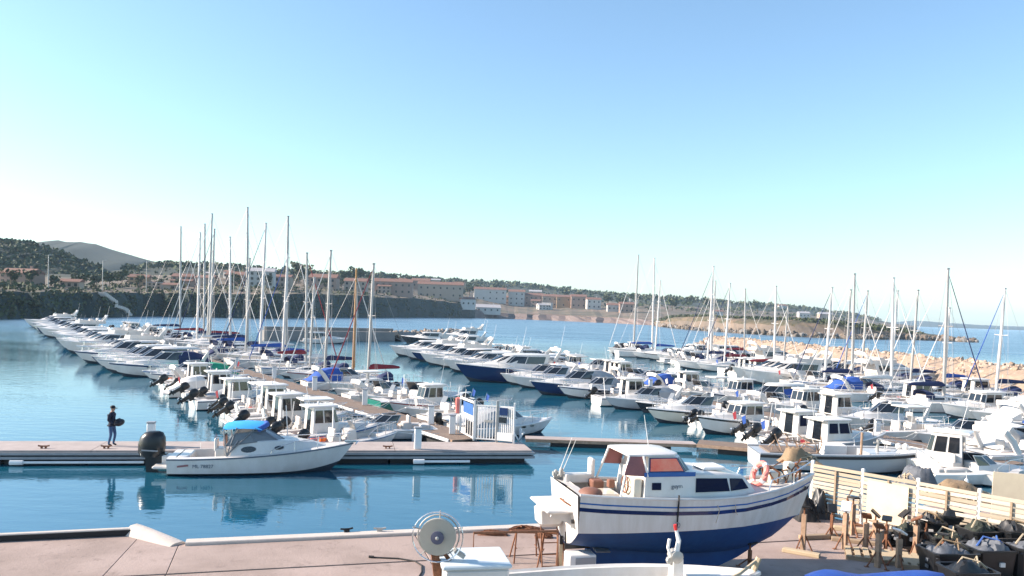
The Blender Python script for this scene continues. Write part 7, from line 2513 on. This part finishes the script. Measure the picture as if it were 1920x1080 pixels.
tub(1812, 1110, 1.0, 0.8, 0.55, 0.1, 'tarp_black', 'lowest black tub at the bottom frame edge', 'tarp_black')
tub(1835, 1045, 0.9, 0.7, 0.75, 0.2, 'tarp_black', 'high black crate behind the two big tubs', 'net_dark')
tub(1905, 1050, 0.9, 0.7, 0.8, 0.0, 'tarp_black', 'high black crate by the fence at the right frame edge', 'tarp_black')
tub(1772, 1045, 0.8, 0.6, 0.55, -0.2, 'tarp_black', 'dark crate between the rusty props and the big tub', 'net_dark')
def heap(name, px, py, rx, ry, h, m, label, cat, n=22, z=QZ, strands=12, sm='rope'):
    p = G(px, py, z)
    t = empty(name, (p.x, p.y, z), 0, label, cat)
    rr = random.Random(px + py)
    mb = MB()
    part('pile', crumple(rx * 2, ry * 2, h, px + py, 18, 14, 0.4), m, t, smooth=60)
    mb = MB()
    for k in range(strands):
        a = rr.uniform(0, 6.28)
        pts = []
        for j in range(6):
            r = rr.uniform(0.2, 1.0)
            a += rr.uniform(0.3, 1.0)
            pts.append((rx * r * cos(a), ry * r * sin(a), h * (1.05 - r * r) * 0.75 + 0.1 * rr.random() * h + 0.04))
        mb.tube(pts, 0.02, 5)
    part('strand', mb, sm, t, smooth=True)
    return t
heap('net_heap', 1818, 1022, 0.6, 0.5, 0.55, 'net_dark', 'dark green net heap between the black crate and tubs', 'net', sm='net_dark')
heap('net_heap', 1880, 1040, 0.7, 0.5, 0.6, 'tarp_grey', 'grey crumpled sheet heap behind the black tubs', 'sheet', sm='rope_white')
heap('chain_heap', 1512, 975, 0.35, 0.3, 0.75, 'black_rubber', 'black bundle of tyres and chain behind the bow prop', 'chain', sm='black_rubber')
heap('chain_heap', 1537, 970, 0.3, 0.3, 0.75, 'tarp_black', 'dark covered bundle second from the blue boat\'s bow', 'bundle', sm='black_rubber')
heap('rope_heap', 924, 1003, 0.42, 0.13, 0.10, 'rust', 'flat rusty chain lying on the quay left of the trestles', 'chain', n=10, sm='rust')
heap('rope_heap', 986, 997, 0.50, 0.18, 0.14, 'rust', 'brown rope heap on the quay edge behind the trestles', 'rope', n=12, sm='rust')
heap('rope_heap', 1020, 1008, 0.25, 0.12, 0.12, 'rust', 'small rusty heap beside the stern ladder', 'chain', n=8, sm='rust')

# engine blocks, wheels and more props among the tubs
def engine_part(px, py, z, label, seed):
    p = G(px, py, QZ)
    t = empty('engine_part', (p.x, p.y, QZ + z), jit(1.5), label, 'machinery', 'dark machinery parts in the yard')
    rr = random.Random(seed)
    part('block', MB().rbox((0, 0, 0.2), (0.5, 0.34, 0.4), 0.03, taper=(0.85, 0.8)), 'tarp_black', t)
    part('flywheel', MB().lathe([(0.03, -0.05), (0.17, -0.05), (0.19, 0.0), (0.17, 0.05), (0.03, 0.05)], (-0.28, 0, 0.22), 12, axis='x'), 'black_plastic', t, smooth=40)
    for k in range(3):
        part('manifold', MB().tube([(-0.15 + 0.14 * k, -0.12, 0.3), (-0.15 + 0.14 * k, -0.26, 0.36), (-0.12 + 0.14 * k, -0.28, 0.12)], 0.035, 6), 'alu_dark', t)
    part('shaft', MB().tube([(0.2, 0, 0.25), (0.62, 0.05, 0.3 + rr.random() * 0.3)], 0.03, 6), 'galv', t)
    return t
engine_part(1722, 1005, 0.0, 'dark engine block standing before the fence left of the black crate', 1)
engine_part(1672, 1022, 0.0, 'dark engine part lying left of the printed tub', 2)
engine_part(1752, 1046, 0.0, 'dark engine block in front of the black crate', 3)
engine_part(1830, 1050, 0.0, 'dark machinery between the two big tubs and the net heap', 4)
engine_part(1900, 1030, 0.0, 'dark machinery against the bright fence near the frame edge', 5)
for i, (px, pb, pt_, lab) in enumerate(((1558, 1010, 965, 'rusty prop behind the white padded prop'), (1660, 1035, 985, 'rusty prop standing between two pallets'),
                          (1735, 1030, 990, 'rusty prop before the black crate'), (1766, 1060, 1015, 'short pale prop left of the big tub'))):
    p = G(px, pb, QZ)
    jack_stand(p, max(0.35, D(px, pt_, p.y).z - QZ), lab, 'tarp_black', jit(0.8), jit(1.0), 'rust', 0.07)

# trestles and ladder at the stern
def trestle(px, py, h, L, ang, label):
    p = G(px, py, QZ)
    t = empty('trestle', (p.x, p.y, QZ), ang, label, 'trestle', 'rusty trestles by the stern')
    part('beam', lambda: MB().tube([(-L / 2, 0, h), (L / 2, 0, h)], 0.028, 5), 'rust', t, key=(L, h))
    for s in (1, -1):
        for q in (1, -1):
            part('leg', lambda: MB().tube([(0, 0, h), (0.10 * s, q * 0.26, 0)], 0.02, 5), 'rust', t, key=(h, s, q), loc=(s * L * 0.42, 0, 0))
        part('brace', lambda: MB().tube([(0, -0.14, h * 0.45), (0, 0.14, h * 0.45)], 0.014, 4), 'rust', t, key=h, loc=(s * L * 0.45, 0, 0))
    return t
trestle(985, 1050, 0.72, 0.55, 0.2, 'thin rusty trestle left of the stern ladder')
trestle(1035, 1062, 0.78, 0.5, -0.2, 'thin rusty trestle under the white stern platform')
p = G(1032, 1075, QZ)
ld = empty('ladder', (p.x, p.y, QZ), R(12), 'thin dark boarding ladder leaning on the white stern platform', 'ladder')
for s in (-0.19, 0.19):
    part('stile', lambda: MB().tube([(0, 0, 0), (0, 0.35, 1.32)], 0.018, 5), 'rust', ld, key='s', loc=(s, 0, 0))
for i in range(5):
    part('rung', lambda: MB().tube([(-0.19, 0, 0), (0.19, 0, 0)], 0.013, 5), 'rust', ld, key='r', loc=(0, 0.066 * (i + 0.6), 0.25 * (i + 0.6)))
p = G(1050, 1072, QZ)
sp_ = empty('stern_prop', (p.x, p.y, QZ), 0, 'timber prop with black top under the stern of the blue boat', 'boat stand')
part('post', MB().box((0, 0, 0.32), (0.08, 0.08, 0.64)), 'timber_pale', sp_)
part('head', MB().box((0.0, 0, 0.72), (0.07, 0.07, 0.2)), 'black_rubber', sp_)
part('foot', MB().box((0.02, 0, 0.02), (0.4, 0.3, 0.04)), 'rust', sp_)
# white box and grey bin beside the keel
p = G(1086, 1082, QZ)
bx_ = empty('storage_bin', (p.x, p.y, QZ), R(14), 'white sided storage bin with open black lid below the stern', 'bin')
part('body', MB().rbox((0, 0, 0.28), (0.62, 0.42, 0.56), 0.02), 'white_plastic', bx_)
part('side_panel', MB().box((0.06, -0.215, 0.27), (0.46, 0.02, 0.46)), 'grey_plastic', bx_)
part('lid', MB().rbox((0.0, 0.22, 0.78), (0.60, 0.04, 0.40), 0.01), 'black_plastic', bx_)
part('liner', MB().add([(0.0, 0.0, 0.92), (0.45, -0.1, 0.62), (0.62, 0.0, 0.60), (0.1, 0.2, 0.66)], [(0, 1, 2, 3)]).quadpanel([(0.3, -0.2, 0.60), (0.66, -0.15, 0.57), (0.6, 0.1, 0.66), (0.3, 0.1, 0.66)], 0.03), 'tarp_grey', bx_)

# ================================================================== FISHING BOAT IN THE FOREGROUND
def fore_boat():
    ang = R(12.0)
    L = 6.3
    t = empty('fishing_boat', (1.37, 13.2, QZ + 0.62), ang, 'white open fishing boat along the bottom edge with net hauling gear', 'fishing boat')
    h = Hull(L, 2.2, 0.62, 0.86, dr=0.5, tr=0.8, tm=0.45, rake=0.7, flare=0.2)
    part('hull', h.mesh(18), ['gelcoat', 'antifoul_blue', 'gelcoat'], t, smooth=40)
    part('deck', h.deck(0.08, 0.80, 0.86, 0.15, 0.02, N=18), ['gelcoat', 'deck'], t)
    part('gunwale', h.rub(0.045, 0.0), 'gelcoat', t, smooth=40)
    part('keel', MB().box((-0.3, 0, -0.54), (4.2, 0.12, 0.16)), 'antifoul_blue', t)
    part('stem_post', MB().tube([(h.x(0.985), 0, 0.9), (h.x(1.0), 0, 1.12)], 0.05, 6), 'timber_pale', t)
    part('mooring_rope', MB().tube([(h.x(0.99), 0, 1.06), (h.x(0.92), -0.25, 0.93), (h.x(0.86), -0.42, 0.86), (h.x(0.80), -0.6, 0.80)], 0.03, 6), 'rope', t)
    eb = part('engine_box', MB().rbox((h.x(0.24) - 0.25, 0.2, 0.70), (1.05, 0.95, 0.95), 0.05), 'gelcoat', t, smooth=35)
    part('lid', MB().rbox((h.x(0.24) - 0.25, 0.2, 1.20), (1.12, 1.0, 0.07), 0.02), 'ice_blue', eb)
    part('window', MB().box((h.x(0.24) - 0.55, -0.285, 0.85), (0.28, 0.02, 0.24)), 'glass_dark', eb)
    ps = part('winch_pillar', MB().rbox((h.x(0.765), 0.15, 0.62), (0.24, 0.24, 1.02), 0.02, taper=(0.8, 0.8)), 'gelcoat', t)
    part('winch_head', MB().lathe([(0.05, -0.12), (0.11, -0.10), (0.07, 0.0), (0.11, 0.10), (0.05, 0.12)], (h.x(0.765) - 0.03, 0.13, 1.16), 10, axis='y').lathe([(0.03, -.05), (0.07, -.04), (0.07, .04), (0.03, .05)], (h.x(0.765) - 0.12, 0.13, 1.08), 8, axis='y'), 'galv', ps, smooth=40)
    mb = MB()
    mb.tube([(h.x(0.765) + 0.0, 0.15, 1.2), (h.x(0.765) + 0.03, 0.15, 1.42), (h.x(0.765) - 0.03, 0.15, 1.62)], [0.045, 0.04, 0.025], 6)
    mb.tube([(h.x(0.765) - 0.1, 0.15, 1.15), (h.x(0.765) - 0.16, 0.15, 1.30), (h.x(0.765) - 0.14, 0.15, 1.45)], 0.03, 5)
    part('davit', mb, 'white_paint', ps)
    part('davit_grip', MB().tube([(h.x(0.765) - 0.03, 0.15, 1.60), (h.x(0.765) - 0.05, 0.15, 1.70)], 0.03, 6), 'red_paint', ps)
    part('rail', MB().tube([(h.x(0.30), -0.95, 0.75), (h.x(0.32), -0.92, 0.98), (h.x(0.58), -0.92, 1.0), (h.x(0.60), -0.95, 0.8)], 0.022, 6), 'steel', t)
    part('pipe_frame', MB().tube([(h.x(0.22), 0.9, 0.8), (h.x(0.22), 0.9, 1.42), (h.x(0.46), 0.9, 1.42), (h.x(0.46), 0.9, 0.8)], 0.025, 6), 'rust', t)
    # net hauler wheel at the stern
    c = Vector((h.x(0.0) + 0.65, 0.0, 1.63))
    tilt = Matrix.Rotation(R(-14), 3, 'Z')
    def disc(r, y0, y1, n=28):
        mb = MB()
        prof = [(r * 0.2, y0), (r, y0 + 0.01), (r, y1 - 0.01), (r * 0.2, y1)]
        mb.lathe(prof, (0, 0, 0), n, axis='y')
        mb.v = [tuple(c + tilt @ Vector(p)) for p in mb.v]
        return mb
    def hoop(r, y, th, n=28):
        mb = MB()
        mb.tube([c + tilt @ Vector((r * cos(2 * pi * k / n), y, r * sin(2 * pi * k / n))) for k in range(n)], th, 6, closed=True)
        return mb
    hw = part('hauler_wheel', disc(0.295, -0.05, 0.05), 'dial_beige', t, smooth=35)
    part('hub', disc(0.105, -0.09, -0.045), 'dial_hub', hw, smooth=35)
    part('hub_cap', disc(0.03, -0.11, -0.085, 12), 'galv', hw)
    part('guard_hoop', hoop(0.405, -0.02, 0.012), 'steel', hw)
    part('guard_hoop', hoop(0.335, 0.08, 0.014), 'galv', hw)
    mb = MB()
    for k in (0.4, 1.5, 2.8, 4.0, 5.4):
        mb.tube([c + tilt @ Vector((0.30 * cos(k), 0.03, 0.30 * sin(k))), c + tilt @ Vector((0.43 * cos(k), -0.02, 0.43 * sin(k)))], 0.010, 4)
    part('spoke', mb, 'galv', hw)
    mb = MB()
    mb.box(c + Vector((0.02, 0.10, -0.62)), (0.13, 0.10, 0.95), 0, ry=-0.14)
    mb.tube([c + Vector((0.12, 0.05, -0.28)), c + Vector((0.52, 0.05, -0.85))], 0.035, 5)
    part('bracket', mb, 'rust', t)
    part('flapper', MB().box(c + Vector((0.36, 0.0, -0.28)), (0.18, 0.12, 0.07), 0, ry=0.6), 'galv', hw)
    return t
fore_boat()
# blue tarpaulin over a dinghy at the bottom edge
p = D(1640, 1074, 16.6)
tb = empty('covered_dinghy', (p.x, p.y, QZ), R(8), 'dinghy under a deep blue tarpaulin at the bottom edge', 'dinghy')
hh = p.z - QZ
mb = MB()
rings = []
for i in range(13):
    u = i / 12
    x = -1.55 + 3.1 * u
    w = 0.7 * math.sqrt(max(0.05, 1 - (2 * u - 1) ** 4))
    top = hh * (0.92 + 0.08 * sin(u * 9)) + jit(0.02)
    rings.append([(x, -w, 0.12), (x, -w * 0.98, top * 0.72), (x, -w * 0.7, top * 0.97 + jit(.02)), (x, -w * 0.2, top + jit(.02)), (x, w * 0.3, top + jit(.02)), (x, w * 0.98, top * 0.75), (x, w, 0.12)])
mb.loft(rings, 0, False)
mb.f = [f[::-1] for f in mb.f]
part('tarpaulin', mb, 'tarp_blue', tb, smooth=60)
part('hull', MB().rbox((0, 0, 0.16), (2.9, 1.1, 0.30), 0.1), 'gelcoat', tb)

# ================================================================== FENCE
fd = (FB - FA); FL = fd.length; fang = math.atan2(fd.y, fd.x); fdn = fd.normalized()
fn = Vector((fdn.y, -fdn.x, 0))       # towards the yard is the other side
if fn.x > 0:
    fn = -fn
fence = empty('slatted_fence', (FA.x, FA.y, QZ), fang, 'weathered horizontal slat fence with white posts closing the quay yard', 'fence')
nb_ = 6
bw_ = FL / nb_
FH = 1.55
for i in range(nb_):
    for k in range(12):
        z = 0.12 + k * (FH - 0.12) / 11.4
        part('slat', lambda: MB().box((0, 0, 0), (bw_ - 0.06, 0.022, 0.095)), random.choice(('slat', 'slat_b', 'slat_c')), fence, key='slat', loc=(bw_ * (i + 0.5), -0.03 + jit(0.006), z + jit(0.012)), rot=(jit(0.08), jit(0.010), 0))
for i in range(nb_ + 1):
    part('post', lambda: MB().rbox((0, 0, FH / 2 + 0.04), (0.09, 0.09, FH + 0.12), 0.01), 'white_paint', fence, key='post', loc=(bw_ * i, 0.02, 0))
    if i < nb_:
        part('middle_post', lambda: MB().box((0, 0, FH / 2 - 0.05), (0.05, 0.05, FH - 0.1)), 'timber', fence, key='mp', loc=(bw_ * (i + 0.5), -0.075, 0))
yard = -1 if (Matrix.Rotation(fang, 3, 'Z') @ Vector((0, -1, 0))).dot(fn) > 0 else 1
ply = part('plywood_panel', MB().box((bw_ * 1.5, yard * 0.11, 0.80), (1.15, 0.02, 1.15)), 'plywood', None, loc=(FA.x, FA.y, QZ), rot=(0, 0, fang))
tag(ply, 'cream plywood sheet fixed to the slatted fence', 'board')
p = D(1905, 920, 23.0)
hb_ = empty('hoarding', (p.x, p.y, 0.75), R(-20), 'tall beige board hoarding behind the fence at the frame edge', 'board')
part('panel', MB().box((0.2, 0, (D(1905, 888, 23.0).z - 0.75) / 2), (1.6, 0.05, D(1905, 888, 23.0).z - 0.75)), 'plywood', hb_)
part('prop', MB().tube([(0.1, 0.03, 1.2), (0.1, 0.5, 0.0)], 0.04, 5), 'timber', hb_)

# ---- landing with gear and boats behind the fence
lq = MB()
lp_ = [(FA.x + 0.9, FA.y + 0.6), (13.6, 27.6), (19.5, 29.2), (31, 25), (31, 9), (FB.x + 0.9, FB.y + 0.3)]
n = len(lp_)
lq.add([(x, y, 0.75) for x, y in lp_] + [(x, y, -1) for x, y in lp_], [tuple(range(n))] + [((i + 1) % n, i, i + n, (i + 1) % n + n) for i in range(n)])
tag(part('landing', lq, 'concrete_b'), kind='structure')
heap('net_heap', 1790, 935, 1.5, 0.9, 0.6, 'net', 'broad brown fishing net heap behind the fence', 'net', n=40, z=0.75, strands=20)
heap('net_heap', 1715, 912, 0.8, 0.6, 0.7, 'tarp_grey', 'grey tarpaulin heap behind the plywood sheet', 'sheet', n=18, z=0.75)
def yard_boat(kind, px, py, z, a, label, **kw):
    p = G(px, py, z)
    nm, cat = NAMES[kind]
    t = empty(nm, (p.x, p.y, z), a, label, cat)
    BUILD[kind](t, lod=0, **kw)
    return t
yard_boat('pilothouse', 1768, 895, 0.0, 2.5, 'bright white wheelhouse boat moored just behind the fence', L=6.0, ob=False, tall=1.05)
yard_boat('cruiser', 1835, 905, 0.0, 0.15, 'small white cabin boat with slanted screen behind the net heap', L=5.6, arch=False)
yard_boat('cruiser', 1935, 872, 0.0, 0.3, 'white cruiser with radar arch at the right frame edge', L=8.0)
yard_boat('console', 1870, 850, 0.0, 2.7, 'white open motorboat moored beyond the net heap', L=5.6, tilt=0.9)
# grey workboat
p = G(1590, 884, 0)
wbt = empty('workboat', (p.x, p.y + 0.6, 0), R(-3), 'long grey workboat with black rubber belting lying before the walkway', 'workboat')
h = Hull(8.6, 2.7, 0.75, 1.05, dr=0.4, tr=0.92, tm=0.45, rake=0.8, flare=0.2, pw=2.8)
part('hull', h.mesh(16, strip=True), ['gelcoat_grey', 'antifoul', 'gelcoat_grey'], wbt, smooth=40)
part('deck', h.deck(0.08, 0.62, 0.84, 0.45, 0.02), ['gelcoat_grey', 'decking'], wbt)
part('belting', h.rub(0.07, -0.08), 'black_rubber', wbt)
part('upper_band', h.rub(0.05, 0.05), 'gelcoat_grey', wbt)
part('cargo_box', MB().rbox((-0.4, 0.4, 0.85), (1.1, 0.8, 0.6), 0.04), 'white_plastic', wbt)
part('bollard', MB().tube([(1.6, 0, 0.9), (1.6, 0, 1.5)], 0.07, 8).tube([(1.4, 0, 1.35), (1.8, 0, 1.35)], 0.05, 6), 'galv', wbt)
part('crane_post', MB().tube([(0.6, -0.6, 0.5), (0.6, -0.6, 1.9)], 0.06, 8), 'rust_pale', wbt)
part('buoy', MB().ball((2.7, 0.3, 1.18), 0.16).ball((2.95, 0.1, 1.2), 0.16), 'white_plastic', wbt, smooth=True)
part('deck_planks', MB().box((-2.6, 0, 0.82), (2.4, 2.0, 0.06)), 'decking', wbt)
mb = MB()
rr = random.Random(9)
for k in range(14):
    x, y = rr.uniform(-3.8, -1.2), rr.uniform(-0.9, 0.9)
    mb = MB().tube([(x, y, 0.85), (x + rr.uniform(-.4, .4), y + rr.uniform(-.3, .3), 1.3), (x + rr.uniform(-.6, .6), y, 1.0 + 0.7 * rr.random())], 0.03, 5)
    part('gear_pole', mb, 'rust_pale', wbt)
# workboat gear: net heap
heap('net_heap', 1500, 868, 0.9, 0.6, 0.6, 'net', 'brown net heap on the deck of the grey workboat', 'net', n=20, z=0.82, strands=10)

# loose cable on the quay and a coiled hose by the kerb
p = G(770, 1052, QZ)
cb_ = empty('cable', (p.x, p.y, QZ), 0, 'thin dark cable curling over the quay left of the net hauler', 'cable')
part('strand', MB().tube([(-0.9, 0.12, 0.02), (-0.3, 0.10, 0.02), (0.1, -0.05, 0.02), (0.3, -0.35, 0.02), (0.35, -0.8, 0.02), (0.3, -1.4, 0.02)], 0.018, 6), 'black_rubber', cb_, smooth=True)
part('plug', MB().tube([(-1.0, 0.13, 0.03), (-0.88, 0.12, 0.03)], 0.03, 6), 'black_rubber', cb_)
for i, (px, py, a) in enumerate(((650, 997, 0.2), (712, 996, -0.5))):
    p = G(px, py, QZ + 0.08)
    c = empty('mooring_cleat', (p.x, p.y, QZ + 0.08), 0.28 + a * 0.3, ('dark' if i == 0 else 'pale') + ' mooring cleat on the quay coping left of the net hauler', 'cleat')
    part('horn', MB().tube([(-0.16, 0, 0.08), (-0.06, 0, 0.07), (0.06, 0, 0.07), (0.16, 0, 0.09)], 0.025, 6), 'black_rubber' if i == 0 else 'galv', c)
    part('foot', MB().box((0, 0, 0.03), (0.14, 0.08, 0.06)), 'black_rubber' if i == 0 else 'galv', c)
